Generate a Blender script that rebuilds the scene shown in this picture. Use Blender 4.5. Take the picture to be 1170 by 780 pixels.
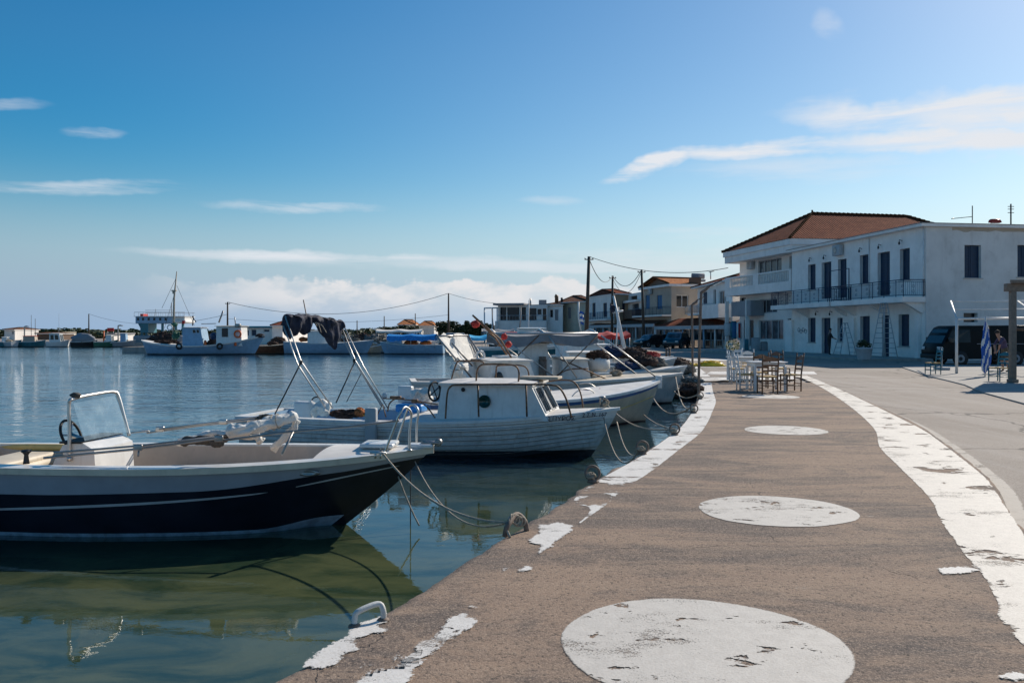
import bpy, math, random
from mathutils import Vector, Matrix
from mathutils import noise as mnoise
import bmesh
random.seed(7)
for o in list(bpy.data.objects): bpy.data.objects.remove(o)
SC = bpy.context.scene; COL = SC.collection
R = math.radians; PI = math.pi
F = 950.0; CXP = 585.0; HY = 380.0; CH = 2.3; GZ = 0.70; LZ = 0.64

# ------------------------------------------------------------------ camera
cam = bpy.data.cameras.new('camera'); co = bpy.data.objects.new('camera', cam); COL.objects.link(co)
co.location = (0, 0, CH); co.rotation_euler = (R(90), 0, 0)
cam.sensor_width = 36; cam.lens = F/1170*36; cam.shift_y = -10/1170; cam.clip_end = 6000; cam.clip_start = .05
SC.camera = co
# ------------------------------------------------------------------ sun and sky
SUN_EL, SUN_AZ = 31, 42          # azimuth to the right of the view direction
sd = Vector((math.sin(R(SUN_AZ))*math.cos(R(SUN_EL)), math.cos(R(SUN_AZ))*math.cos(R(SUN_EL)), math.sin(R(SUN_EL))))
sl = bpy.data.lights.new('sun', 'SUN'); sl.energy = 4.8; sl.angle = R(.53); sl.color = (1, .91, .79)
so = bpy.data.objects.new('sun', sl); COL.objects.link(so); so.location = (30, 30, 40)
so.rotation_euler = (-sd).to_track_quat('-Z', 'Y').to_euler()
SC.view_settings.view_transform = 'Standard'; SC.view_settings.look = 'None'
SC.view_settings.exposure = 0.12; SC.view_settings.gamma = 1
SC.view_settings.use_curve_mapping = False
SC.render.resolution_x = 1024; SC.render.resolution_y = 682
SC.cycles.max_bounces = 8; SC.cycles.transparent_max_bounces = 12

class NT:
    """small node tree helper"""
    def __init__(s, tree): s.t = tree; s.n = tree.nodes; s.l = tree.links
    def add(s, typ, **kw):
        n = s.n.new(typ)
        for k, v in kw.items(): setattr(n, k, v)
        return n
    def link(s, a, b): s.l.new(a, b)
    def val(s, sock, v):
        if isinstance(v, (int, float)): sock.default_value = v
        elif isinstance(v, (tuple, list)): sock.default_value = v
        else: s.l.new(v, sock)
    def math(s, op, a, b=0.0, c=None, clamp=False):
        n = s.n.new('ShaderNodeMath'); n.operation = op; n.use_clamp = clamp
        s.val(n.inputs[0], a); s.val(n.inputs[1], b)
        if c is not None: s.val(n.inputs[2], c)
        return n.outputs[0]
    def mixc(s, f, a, b, typ='MIX'):
        n = s.n.new('ShaderNodeMix'); n.data_type = 'RGBA'; n.blend_type = typ
        s.val(n.inputs[0], f); s.val(n.inputs[6], c4(a)); s.val(n.inputs[7], c4(b))
        return n.outputs[2]
    def ramp(s, f, a, b, lo=0., hi=1.):
        n = s.n.new('ShaderNodeMapRange'); n.interpolation_type = 'SMOOTHSTEP'
        s.val(n.inputs[0], f); n.inputs[1].default_value = a; n.inputs[2].default_value = b
        n.inputs[3].default_value = lo; n.inputs[4].default_value = hi
        return n.outputs[0]
    def noise(s, vec, scale, detail=4, rough=.55, dist=0.):
        n = s.n.new('ShaderNodeTexNoise'); n.inputs['Scale'].default_value = scale
        n.inputs['Detail'].default_value = detail; n.inputs['Roughness'].default_value = rough
        n.inputs['Distortion'].default_value = dist
        if vec is not None: s.l.new(vec, n.inputs['Vector'])
        return n.outputs[0]
    def mapping(s, vec, scale=(1, 1, 1), rot=(0, 0, 0), loc=(0, 0, 0)):
        n = s.n.new('ShaderNodeMapping'); s.l.new(vec, n.inputs[0])
        n.inputs['Scale'].default_value = scale; n.inputs['Rotation'].default_value = rot
        n.inputs['Location'].default_value = loc
        return n.outputs[0]
    def bump(s, h, strength, dist=.01):
        n = s.n.new('ShaderNodeBump'); n.inputs['Strength'].default_value = 1
        s.val(n.inputs['Strength'], strength); n.inputs['Distance'].default_value = dist
        s.l.new(h, n.inputs['Height']); return n.outputs[0]
def c4(c):
    if isinstance(c, (tuple, list)) and len(c) == 3: return (c[0], c[1], c[2], 1)
    return c

W = bpy.data.worlds.new('World'); SC.world = W; W.use_nodes = True
w = NT(W.node_tree)
for n in list(w.n): w.n.remove(n)
sky = w.add('ShaderNodeTexSky', sky_type='NISHITA'); sky.sun_disc = False
sky.sun_elevation = R(SUN_EL); sky.sun_rotation = R(SUN_AZ)
sky.air_density = 1.15; sky.dust_density = 0.35; sky.ozone_density = 2.6; sky.altitude = 0
tc = w.add('ShaderNodeTexCoord'); sep = w.add('ShaderNodeSeparateXYZ'); w.link(tc.outputs['Generated'], sep.inputs[0])
az = w.math('ARCTAN2', sep.outputs[0], sep.outputs[1]); el = w.math('ARCSINE', sep.outputs[2])
cmb = w.add('ShaderNodeCombineXYZ'); w.link(az, cmb.inputs[0]); w.link(el, cmb.inputs[1]); AE = cmb.outputs[0]
def ae(px, py):
    a = math.atan((px-CXP)/F); return a, math.atan((HY-py)/math.hypot(F, px-CXP))
total = None
def streak(p0, p1, wid, amount, nscale=6, stretch=5, lo=.42, hi=.75, taper=1.0, seed=0):
    """a soft cloud between two sky directions"""
    global total
    a0, e0 = ae(*p0); a1, e1 = ae(*p1)
    cx, cy = (a0+a1)/2, (e0+e1)/2; L = math.hypot(a1-a0, e1-e0)/2; ang = math.atan2(e1-e0, a1-a0)
    m = w.add('ShaderNodeMapping', vector_type='TEXTURE'); w.link(AE, m.inputs[0])
    m.inputs['Location'].default_value = (cx, cy, 0); m.inputs['Rotation'].default_value = (0, 0, ang)
    m.inputs['Scale'].default_value = (L, wid/F, 1)
    nz = w.noise(w.mapping(AE, (nscale, nscale*stretch, 1), (0, 0, -ang*.9), (seed, seed*1.7, 0)), 1.0, 6, .62, .3)
    s2 = w.add('ShaderNodeSeparateXYZ'); w.link(m.outputs[0], s2.inputs[0])
    warp = w.noise(w.mapping(AE, (9, 14, 1), (0, 0, 0), (seed+3, 0, 0)), 1.0, 4, .6)
    yy = w.math('ADD', s2.outputs[1], w.math('MULTIPLY', w.math('SUBTRACT', warp, .5), 3.2))
    r2 = w.math('ADD', w.math('MULTIPLY', s2.outputs[0], s2.outputs[0]), w.math('MULTIPLY', yy, yy))
    env = w.ramp(r2, 1.3, 0.0)
    k = w.math('MULTIPLY', env, w.ramp(nz, lo, hi))
    k = w.math('MULTIPLY', k, amount, clamp=True)
    total = k if total is None else w.math('MAXIMUM', total, k)
streak((688, 206), (800, 172), 10, 1.3, 8, 7, .25, .62, seed=1)
streak((740, 178), (1010, 158), 9, 1.15, 5, 9, .28, .66, seed=8)
streak((930, 160), (1330, 160), 15, 1.25, 4, 9, .28, .68, seed=4)
streak((890, 134), (1330, 108), 20, 1.2, 4, 8, .28, .66, seed=41)
streak((1010, 136), (1400, 128), 28, 1.15, 3, 7, .28, .74, seed=42)
streak((760, 196), (1100, 182), 14, .45, 4, 8, .3, .7, seed=43)
streak((140, 288), (620, 301), 8, .95, 3.2, 12, .26, .68, seed=2)
streak((420, 300), (900, 303), 8, .7, 3, 12, .26, .68, seed=21)
streak((150, 286), (420, 296), 6, .9, 4, 9, .2, .6, seed=31)
streak((560, 298), (1000, 292), 12, .5, 5, 8, .33, .7, seed=12)
streak((-60, 212), (215, 214), 8, .55, 6, 9, .34, .7, seed=3)
streak((230, 233), (440, 238), 7, .6, 8, 8, .3, .7, seed=5)
streak((-60, 118), (60, 120), 6, .35, 8, 8, .3, .7, seed=6)
streak((70, 153), (145, 153), 7, .45, 9, 6, .3, .7, seed=7)
streak((590, 230), (670, 230), 6, .35, 8, 6, .3, .7, seed=9)
streak((930, 15), (965, 45), 12, .35, 9, 3, .3, .7, seed=10)
streak((740, 270), (860, 262), 8, .35, 8, 6, .3, .7, seed=14)
# low cumulus bank above the horizon
cb = w.noise(w.mapping(AE, (16, 34, 1), (0, 0, 0), (2.2, 0.3, 0)), 1.0, 7, .58, .15)
top = w.math('ADD', w.math('MULTIPLY', w.noise(w.mapping(AE, (13, .5, 1), (0, 0, 0), (5, 0, 0)), 1.0, 5, .55), .056), .034)
vert = w.ramp(w.math('SUBTRACT', top, w.math('ADD', el, w.math('MULTIPLY', w.math('SUBTRACT', cb, .5), -.045))), -.001, .005)
lowcut = w.ramp(el, .012, .045)
azm = w.math('MULTIPLY', w.ramp(az, -.46, -.22), w.ramp(az, .30, .14))
bank = w.math('MULTIPLY', w.math('MULTIPLY', vert, azm), w.math('ADD', w.math('MULTIPLY', w.ramp(cb, .36, .60), .62), .30))
bank = w.math('MULTIPLY', bank, lowcut, clamp=True)
hs = w.add('ShaderNodeHueSaturation'); hs.inputs['Hue'].default_value = .498; w.link(w.math('ADD', w.math('MULTIPLY', w.math('MULTIPLY', w.ramp(az, .25, -.55), w.ramp(el, .03, .16)), w.ramp(el, .17, .34, .36, .17)), 1.33), hs.inputs['Saturation'])
hs.inputs['Value'].default_value = 1.0
w.link(sky.outputs[0], hs.inputs['Color'])
# humid air: the warm band near the horizon gives way to pale blue-grey
hz = w.math('MULTIPLY', w.ramp(el, .185, -.005), .99)
sunny = w.ramp(az, -.9, .75)
hzc = w.mixc(sunny, (2.60, 4.05, 6.1), (5.9, 7.2, 8.6))
hmix = w.mixc(hz, hs.outputs[0], hzc)
c1 = w.mixc(total, hmix, (7.9, 8.2, 8.7))
c2 = w.mixc(bank, c1, (8.1, 8.0, 8.1))
bg = w.add('ShaderNodeBackground'); bg.inputs[1].default_value = .091
w.link(c2, bg.inputs[0]); ow = w.add('ShaderNodeOutputWorld'); w.link(bg.outputs[0], ow.inputs[0])

# ------------------------------------------------------------------ materials
MATS = {}
def mat(name, col, rough=.6, metal=0., var=.12, vscale=3., bump=.0, bscale=40., col2=None, spec=.5, streaks=0., trans=0., coat=0., dirt=0.):
    m = bpy.data.materials.new(name); m.use_nodes = True; t = NT(m.node_tree)
    p = t.n['Principled BSDF']
    tcn = t.add('ShaderNodeTexCoord'); O = tcn.outputs['Object']
    nz = t.noise(O, vscale, 6, .6)
    a = c4(tuple(max(0, c*(1-var)) for c in col[:3])); b = c4(tuple(min(1, c*(1+var)) for c in (col2 or col)[:3]))
    cc = t.mixc(t.ramp(nz, .3, .7), a, b)
    if streaks > 0:
        ns = t.noise(t.mapping(O, (9, 9, .7) if 'stucco' not in name else (2.2, 2.2, .25)), 1.0, 6, .7)
        cc = t.mixc(t.math('MULTIPLY', t.ramp(ns, .52, .78), streaks), cc, (.20, .13, .08))
    if dirt > 0:
        nd = t.noise(O, vscale*.6+.7, 8, .7, .4)
        cc = t.mixc(t.math('MULTIPLY', t.ramp(nd, .5, .72), dirt), cc, (.16, .13, .10))
    t.link(cc, p.inputs['Base Color'])
    t.val(p.inputs['Roughness'], t.math('ADD', t.math('MULTIPLY', t.math('SUBTRACT', nz, .5), .3), rough, clamp=True))
    p.inputs['Metallic'].default_value = metal; p.inputs['Specular IOR Level'].default_value = spec
    p.inputs['Coat Weight'].default_value = coat
    if bump > 0:
        nb = t.noise(O, bscale, 6, .65)
        t.link(t.bump(nb, bump, .02), p.inputs['Normal'])
    MATS[name] = m; return m
mat('white_gelcoat', (.66, .66, .64), .35, var=.06, streaks=.22, coat=.2, dirt=.12)
mat('white_paint', (.68, .68, .66), .5, var=.07, vscale=4, streaks=.35, dirt=.2)
mat('old_white_paint', (.55, .55, .52), .6, var=.12, vscale=5, streaks=.5, dirt=.4, bump=.2)
mat('cream_paint', (.60, .52, .40), .55, var=.1, streaks=.25, dirt=.2)
mat('cockpit_tan', (.56, .45, .36), .6, var=.1, dirt=.25)
mat('deck_white', (.70, .66, .60), .55, var=.08, dirt=.25)
mat('black_gelcoat', (.011, .014, .024), .34, var=.3, vscale=1.5, coat=.12, spec=.35, dirt=.03)
mat('grey_gelcoat', (.30, .33, .38), .4, var=.06, dirt=.15)
mat('antifoul_black', (.018, .02, .022), .7, var=.3)
mat('antifoul_red', (.16, .04, .03), .7, var=.3)
mat('waterline_blue', (.28, .36, .44), .5, var=.3, vscale=8, dirt=.5)
mat('blue_paint', (.03, .12, .34), .45, var=.15, dirt=.15)
mat('pale_blue_paint', (.24, .38, .52), .5, var=.1, dirt=.15)
mat('teal_paint', (.03, .16, .20), .5, var=.2, dirt=.3)
mat('green_paint', (.05, .16, .10), .5, var=.2, dirt=.3)
mat('dark_blue_paint', (.012, .035, .10), .5, var=.2)
mat('shutter_blue', (.010, .036, .080), .55, var=.2, vscale=6)
mat('door_blue', (.02, .14, .30), .5, var=.15)
mat('orange_plastic', (.75, .13, .02), .5, var=.12)
mat('yellow_plastic', (.75, .52, .03), .5, var=.15)
mat('yellow_cream', (.72, .48, .16), .5, var=.15)
mat('red_cloth', (.42, .03, .025), .8, var=.25, vscale=6, bump=.4, bscale=12)
mat('navy_cloth', (.020, .024, .045), .8, var=.4, vscale=7, bump=.6, bscale=18)
mat('grey_cloth', (.22, .23, .25), .85, var=.12, vscale=5, bump=.4, bscale=14)
mat('white_cloth', (.70, .68, .63), .85, var=.08, vscale=6, bump=.6, bscale=22, dirt=.15)
mat('blue_tarp', (.015, .22, .58), .45, var=.25, vscale=5, bump=.5, bscale=10)
mat('light_blue_tarp', (.05, .42, .70), .5, var=.15, vscale=5, bump=.4, bscale=10)
mat('teal_cloth', (.02, .20, .26), .7, var=.2)
mat('stainless', (.58, .56, .53), .42, metal=1., var=.08, dirt=.15)
mat('dull_steel', (.30, .29, .28), .4, metal=.8, var=.2, dirt=.3)
mat('rusty_pipe', (.10, .065, .045), .6, metal=.3, var=.35, vscale=12, col2=(.20, .11, .06))
mat('black_rubber', (.018, .018, .018), .75, var=.3)
mat('black_metal', (.015, .016, .018), .5, var=.2)
mat('rail_blue', (.015, .03, .07), .45, metal=.3, var=.2)
mat('rope', (.42, .36, .28), .9, var=.25, vscale=30, bump=.8, bscale=160)
mat('rope_dark', (.08, .07, .06), .9, var=.3, vscale=30)
mat('wood_pole', (.075, .055, .040), .8, var=.3, vscale=6, bump=.3)
mat('rusted_pole', (.17, .12, .09), .7, var=.35, vscale=14)
mat('tan_wood', (.50, .33, .17), .65, var=.25, vscale=9)
mat('brown_wood', (.13, .07, .04), .55, var=.3, vscale=12, bump=.2)
mat('pergola_wood', (.20, .155, .12), .7, var=.2, vscale=8, bump=.2)
mat('rush_seat', (.50, .34, .15), .85, var=.25, vscale=40, bump=.5, bscale=120)
mat('white_wood', (.66, .66, .65), .55, var=.06, dirt=.15)
mat('weathered_wood', (.42, .36, .28), .8, var=.2, vscale=9, bump=.3)
mat('nets', (.06, .035, .028), .95, var=.7, vscale=14, bump=1., bscale=40)
mat('nets_orange', (.40, .13, .04), .95, var=.6, vscale=18, bump=1., bscale=40)
mat('nets_yellow', (.50, .36, .06), .95, var=.5, vscale=18, bump=1., bscale=40)
mat('nets_grey', (.16, .16, .15), .95, var=.7, vscale=14, bump=1., bscale=40)
mat('dark_window', (.012, .016, .02), .12, var=.3, spec=.35)
mat('curtain_glass', (.06, .075, .09), .1, var=.6, vscale=2.2)
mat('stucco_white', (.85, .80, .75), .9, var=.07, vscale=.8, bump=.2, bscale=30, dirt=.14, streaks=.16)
mat('stucco_old', (.66, .64, .61), .9, var=.09, vscale=.6, bump=.25, bscale=20, dirt=.22, streaks=.22)
mat('stucco_pale', (.76, .72, .67), .9, var=.06, vscale=.7, bump=.15, dirt=.2, streaks=.15)
mat('stucco_beige', (.42, .355, .285), .9, var=.08, vscale=.7, bump=.15, dirt=.2)
mat('stucco_peach', (.50, .36, .24), .9, var=.08, vscale=.7, bump=.15, dirt=.25)
mat('stucco_cream', (.52, .46, .36), .9, var=.1, vscale=.7, bump=.15, dirt=.25)
mat('stucco_brown', (.13, .085, .06), .9, var=.15, vscale=1., dirt=.3)
mat('stucco_grey', (.27, .27, .28), .9, var=.1, vscale=1., dirt=.2)
mat('pale_grey', (.40, .42, .43), .7, var=.08, dirt=.2)
mat('marble', (.50, .48, .45), .7, var=.1, dirt=.2)
mat('car_dark', (.012, .018, .020), .22, var=.2, coat=.6)
mat('car_teal', (.010, .05, .07), .22, var=.2, coat=.6)
mat('car_silver', (.40, .42, .43), .3, metal=.4, var=.1, coat=.5)
mat('van_green', (.005, .010, .012), .5, var=.2, coat=.0, spec=.12)
mat('lamp_glass', (.55, .56, .55), .1, var=.1)
mat('tail_red', (.30, .01, .01), .2, var=.1)
mat('skin', (.36, .20, .14), .6, var=.08, vscale=8)
mat('hair', (.02, .015, .012), .8, var=.3)
mat('shirt_dark', (.025, .022, .022), .9, var=.3, bump=.3)
mat('shirt_purple', (.07, .055, .11), .9, var=.3, bump=.3)
mat('trousers', (.05, .04, .03), .9, var=.3, bump=.3)
mat('shorts_olive', (.10, .085, .06), .9, var=.3, bump=.3)
mat('terracotta', (.30, .12, .07), .8, var=.2)
mat('pot_white', (.45, .48, .50), .7, var=.1, dirt=.2)
mat('petal', (.75, .66, .42), .7, var=.15)
mat('hull_brown', (.10, .045, .025), .7, var=.3, dirt=.3)
mat('flag_blue', (.015, .10, .42), .7, var=.1)
mat('flag_white', (.70, .70, .70), .7, var=.05)
mat('concrete', (.33, .31, .28), .9, var=.15, vscale=2, bump=.3, dirt=.4)
mat('navy_letters', (.03, .02, .05), .6, var=.05)
mat('soil', (.05, .035, .025), .95, var=.3)
mat('green_glass', (.01, .05, .04), .1, var=.2)

def leaf_mat(name, a, b):
    m = bpy.data.materials.new(name); m.use_nodes = True; t = NT(m.node_tree); p = t.n['Principled BSDF']
    g = t.add('ShaderNodeNewGeometry'); nz = t.noise(g.outputs['Position'], 1.3, 4, .7)
    cc = t.mixc(t.math('MULTIPLY', t.math('ADD', g.outputs['Random Per Island'], t.ramp(nz, .3, .7)), .5), a, b)
    t.link(cc, p.inputs['Base Color']); p.inputs['Roughness'].default_value = .65
    MATS[name] = m
leaf_mat('leaf_dark', (.018, .032, .014), (.055, .085, .030))
leaf_mat('leaf_olive', (.035, .050, .025), (.085, .105, .055))
leaf_mat('leaf_plant', (.02, .05, .015), (.07, .12, .035))

def tile_mat(name, a, b):
    """roof tiles: half-round columns (uv.x in metres) and overlapping rows (uv.y)"""
    m = bpy.data.materials.new(name); m.use_nodes = True; t = NT(m.node_tree); p = t.n['Principled BSDF']
    uv = t.add('ShaderNodeTexCoord').outputs['UV']; s = t.add('ShaderNodeSeparateXYZ'); t.link(uv, s.inputs[0])
    u = t.math('MULTIPLY', s.outputs[0], 1/.24); v = t.math('MULTIPLY', s.outputs[1], 1/.36)
    cu = t.math('ABSOLUTE', t.math('SINE', t.math('MULTIPLY', u, PI)))
    row = t.math('FRACT', v)
    h = t.math('ADD', t.math('MULTIPLY', cu, 1.), t.math('MULTIPLY', t.math('SUBTRACT', 1., row), .6))
    wn = t.add('ShaderNodeTexWhiteNoise', noise_dimensions='2D'); cm = t.add('ShaderNodeCombineXYZ')
    t.link(t.math('FLOOR', u), cm.inputs[0]); t.link(t.math('FLOOR', v), cm.inputs[1]); t.link(cm.outputs[0], wn.inputs['Vector'])
    big = t.noise(uv, .5, 5, .6)
    cc = t.mixc(t.math('ADD', t.math('MULTIPLY', wn.outputs[0], .55), t.math('MULTIPLY', big, .45)), a, b)
    gap = t.math('MULTIPLY', t.ramp(cu, .0, .35, .28, 1.), t.ramp(row, .0, .14, .5, 1.))
    cc2 = t.mixc(1., cc, cc, 'MULTIPLY'); mm = t.add('ShaderNodeVectorMath', operation='SCALE')
    t.link(cc, mm.inputs[0]); t.link(gap, mm.inputs['Scale']); t.link(mm.outputs[0], p.inputs['Base Color'])
    p.inputs['Roughness'].default_value = .95; p.inputs['Specular IOR Level'].default_value = .05; t.link(t.bump(h, 1., .05), p.inputs['Normal'])
    MATS[name] = m
def hull_mat(base, foul, zl):
    key = f'{base}_{foul}_{zl:.2f}'
    if key in MATS: return key
    m = MATS[base].copy(); m.name = key; t = NT(m.node_tree); p = t.n['Principled BSDF']; src = p.inputs['Base Color'].links[0].from_socket
    O = t.add('ShaderNodeTexCoord').outputs['Object']; s = t.add('ShaderNodeSeparateXYZ'); t.link(O, s.inputs[0])
    z = t.math('ADD', s.outputs[2], t.math('MULTIPLY', t.noise(O, 6, 5, .7), .03))
    fc = MATS[foul].node_tree.nodes['Principled BSDF']
    col = {'antifoul_black': (.018, .02, .022), 'antifoul_red': (.09, .035, .025)}[foul]
    cc = t.mixc(t.ramp(z, zl+.02, zl+.012), src, col)
    scum = t.math('MULTIPLY', t.ramp(z, zl+.16, zl+.02), .45); scum = t.math('MULTIPLY', scum, t.ramp(z, zl+.01, zl+.02))
    cc = t.mixc(scum, cc, (.16, .15, .09)); t.link(cc, p.inputs['Base Color']); MATS[key] = m; return key
tile_mat('tiles_red', (.13, .032, .018), (.27, .085, .045))
tile_mat('tiles_orange', (.36, .12, .05), (.62, .28, .12))
tile_mat('tiles_brown', (.12, .055, .035), (.28, .14, .09))

# quay concrete: brown worn surface, brushed across, with aggregate specks
def deck_mat():
    m = bpy.data.materials.new('quay_concrete'); m.use_nodes = True; t = NT(m.node_tree); p = t.n['Principled BSDF']
    O = t.add('ShaderNodeTexCoord').outputs['Object']
    big = t.noise(t.mapping(O, (.45, 1.0, 1), (0, 0, .05)), 1.0, 8, .7, .9)
    st = t.noise(t.mapping(O, (.55, 3.2, 1), (0, 0, .04)), 1.0, 8, .72, .8)
    mid = t.noise(O, 5., 6, .7)
    fine = t.noise(O, 95., 3, .75); fine2 = t.noise(O, 38., 4, .8)
    cc = t.mixc(t.ramp(big, .41, .60), (.112, .091, .080), (.295, .205, .145))
    cc = t.mixc(t.math('MULTIPLY', t.ramp(st, .46, .62), .6), cc, (.33, .235, .165))
    cc = t.mixc(t.math('MULTIPLY', t.ramp(st, .50, .30), .4), cc, (.12, .10, .088))
    cc = t.mixc(t.math('MULTIPLY', t.ramp(mid, .55, .75), .45), cc, (.10, .085, .075))
    sp = t.ramp(fine, .50, .60)
    cc = t.mixc(t.math('MULTIPLY', sp, .70), cc, (.42, .315, .235))
    dk = t.ramp(fine2, .47, .35)
    cc = t.mixc(t.math('MULTIPLY', dk, .85), cc, (.05, .042, .038))
    # pale scuffs and old paint specks
    sc = t.ramp(t.noise(t.mapping(O, (1.2, 5, 1), (0, 0, .1), (3, 1, 0)), 1.0, 9, .75), .655, .69)
    cc = t.mixc(t.math('MULTIPLY', sc, .55), cc, (.48, .43, .37))
    vo = t.add('ShaderNodeTexVoronoi', feature='DISTANCE_TO_EDGE'); vo.inputs['Scale'].default_value = .28
    wr = t.add('ShaderNodeVectorMath', operation='ADD'); t.link(O, wr.inputs[0])
    nn = t.add('ShaderNodeTexNoise'); nn.inputs['Scale'].default_value = 1.3; nn.inputs['Detail'].default_value = 7; t.link(O, nn.inputs['Vector'])
    t.link(nn.outputs['Color'], wr.inputs[1]); t.link(wr.outputs[0], vo.inputs['Vector'])
    cr = t.math('MULTIPLY', t.ramp(vo.outputs['Distance'], .0025, .001), t.ramp(mid, .48, .6))
    cc = t.mixc(t.math('MULTIPLY', cr, .6), cc, (.06, .05, .045))
    t.link(cc, p.inputs['Base Color']); p.inputs['Roughness'].default_value = .93; p.inputs['Specular IOR Level'].default_value = .3
    hh = t.math('ADD', t.math('MULTIPLY', fine, .6), t.math('ADD', t.math('MULTIPLY', fine2, 1.1), t.math('MULTIPLY', st, .5)))
    hh = t.math('SUBTRACT', hh, t.math('MULTIPLY', cr, 1.))
    t.link(t.bump(hh, .8, .008), p.inputs['Normal']); MATS['quay_concrete'] = m
deck_mat()
def road_mat():
    m = bpy.data.materials.new('road_asphalt'); m.use_nodes = True; t = NT(m.node_tree); p = t.n['Principled BSDF']
    O = t.add('ShaderNodeTexCoord').outputs['Object']
    # worn lanes run along the road
    rot = t.mapping(O, (2.2, .12, 1), (0, 0, R(28)))
    st = t.noise(rot, 1.0, 6, .6); big = t.noise(O, .25, 7, .65, .5); fine = t.noise(O, 60, 4, .8)
    cc = t.mixc(t.ramp(big, .3, .7), (.26, .215, .175), (.36, .305, .255))
    cc = t.mixc(t.math('MULTIPLY', t.ramp(st, .45, .62), .4), cc, (.42, .37, .325))
    cc = t.mixc(t.math('MULTIPLY', t.ramp(fine, .52, .36), .6), cc, (.11, .098, .088))
    cc = t.mixc(t.math('MULTIPLY', t.ramp(fine, .55, .68), .5), cc, (.50, .45, .39))
    vo = t.add('ShaderNodeTexVoronoi', feature='DISTANCE_TO_EDGE'); vo.inputs['Scale'].default_value = .22
    wr = t.add('ShaderNodeVectorMath', operation='ADD'); t.link(O, wr.inputs[0])
    nn = t.add('ShaderNodeTexNoise'); nn.inputs['Scale'].default_value = .9; nn.inputs['Detail'].default_value = 8; t.link(O, nn.inputs['Vector'])
    t.link(nn.outputs['Color'], wr.inputs[1]); t.link(wr.outputs[0], vo.inputs['Vector'])
    cr = t.ramp(vo.outputs['Distance'], .010, .003)
    cc = t.mixc(t.math('MULTIPLY', cr, .7), cc, (.03, .027, .025))
    t.link(cc, p.inputs['Base Color']); p.inputs['Roughness'].default_value = .9; p.inputs['Specular IOR Level'].default_value = .3
    t.link(t.bump(fine, .6, .006), p.inputs['Normal']); MATS['road_asphalt'] = m
road_mat()
def paint_mat(name, lo, hi, col=(.72, .69, .64), edge=True, esc=9., eamt=.10, gscale=1.6):
    """thin worn paint; uv.x = distance to the outline in metres"""
    m = bpy.data.materials.new(name); m.use_nodes = True; t = NT(m.node_tree); p = t.n['Principled BSDF']
    T = t.add('ShaderNodeTexCoord'); O = T.outputs['Object']
    s = t.add('ShaderNodeSeparateXYZ'); t.link(T.outputs['UV'], s.inputs[0])
    n1 = t.noise(t.mapping(O, (gscale, gscale*1.35, 1), (0, 0, .2)), 1.0, 9, .66, .3); n2 = t.noise(O, 11, 6, .7); n3 = t.noise(O, 70, 3, .7)
    cc = t.mixc(t.ramp(n2, .3, .7), tuple(c*.88 for c in col), col)
    cc = t.mixc(t.math('MULTIPLY', t.ramp(n3, .55, .35), .35), cc, (.42, .36, .30))
    t.link(cc, p.inputs['Base Color']); p.inputs['Roughness'].default_value = .75
    t.link(t.bump(t.math('ADD', n3, n2), .5, .004), p.inputs['Normal'])
    keep = t.ramp(n1, hi, lo)      # n1 above hi = peeled away
    wear = t.math('ADD', t.math('MULTIPLY', t.noise(t.mapping(O, (1.6, 3.2, 1), (0, 0, .1), (7, 2, 0)), 1.0, 7, .7), .62), t.math('MULTIPLY', t.noise(O, 85, 3, .75), .38))
    keep = t.math('MULTIPLY', keep, t.ramp(wear, .61, .555, .35, 1.))
    if edge:
        ee = t.ramp(t.math('ADD', s.outputs[0], t.math('MULTIPLY', t.math('SUBTRACT', t.math('ADD', t.math('MULTIPLY', t.noise(O, esc, 8, .75), .75), t.math('MULTIPLY', t.noise(O, 75, 2, .7), .25)), .5), eamt)), -.004, .012)
        keep = t.math('MULTIPLY', keep, ee)
    tr = t.add('ShaderNodeBsdfTransparent'); mx = t.add('ShaderNodeMixShader')
    t.link(keep, mx.inputs[0]); t.link(tr.outputs[0], mx.inputs[1]); t.link(p.outputs[0], mx.inputs[2])
    t.link(mx.outputs[0], t.n['Material Output'].inputs[0]); MATS[name] = m
paint_mat('quay_paint', .590, .602, eamt=.2)
paint_mat('edge_paint_worn', .535, .55, esc=9, eamt=.30)
paint_mat('circle_paint', .603, .611, (.60, .56, .50), esc=9, eamt=.05, gscale=4.2)
paint_mat('kerb_paint', .578, .59, (.74, .68, .59), eamt=.22)
paint_mat('far_paint', .66, .68)
paint_mat('gutter_concrete', .62, .64, (.31, .275, .235), eamt=.14)
paint_mat('patch_paint', .575, .59, esc=11, eamt=.22, gscale=3.5)

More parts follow.
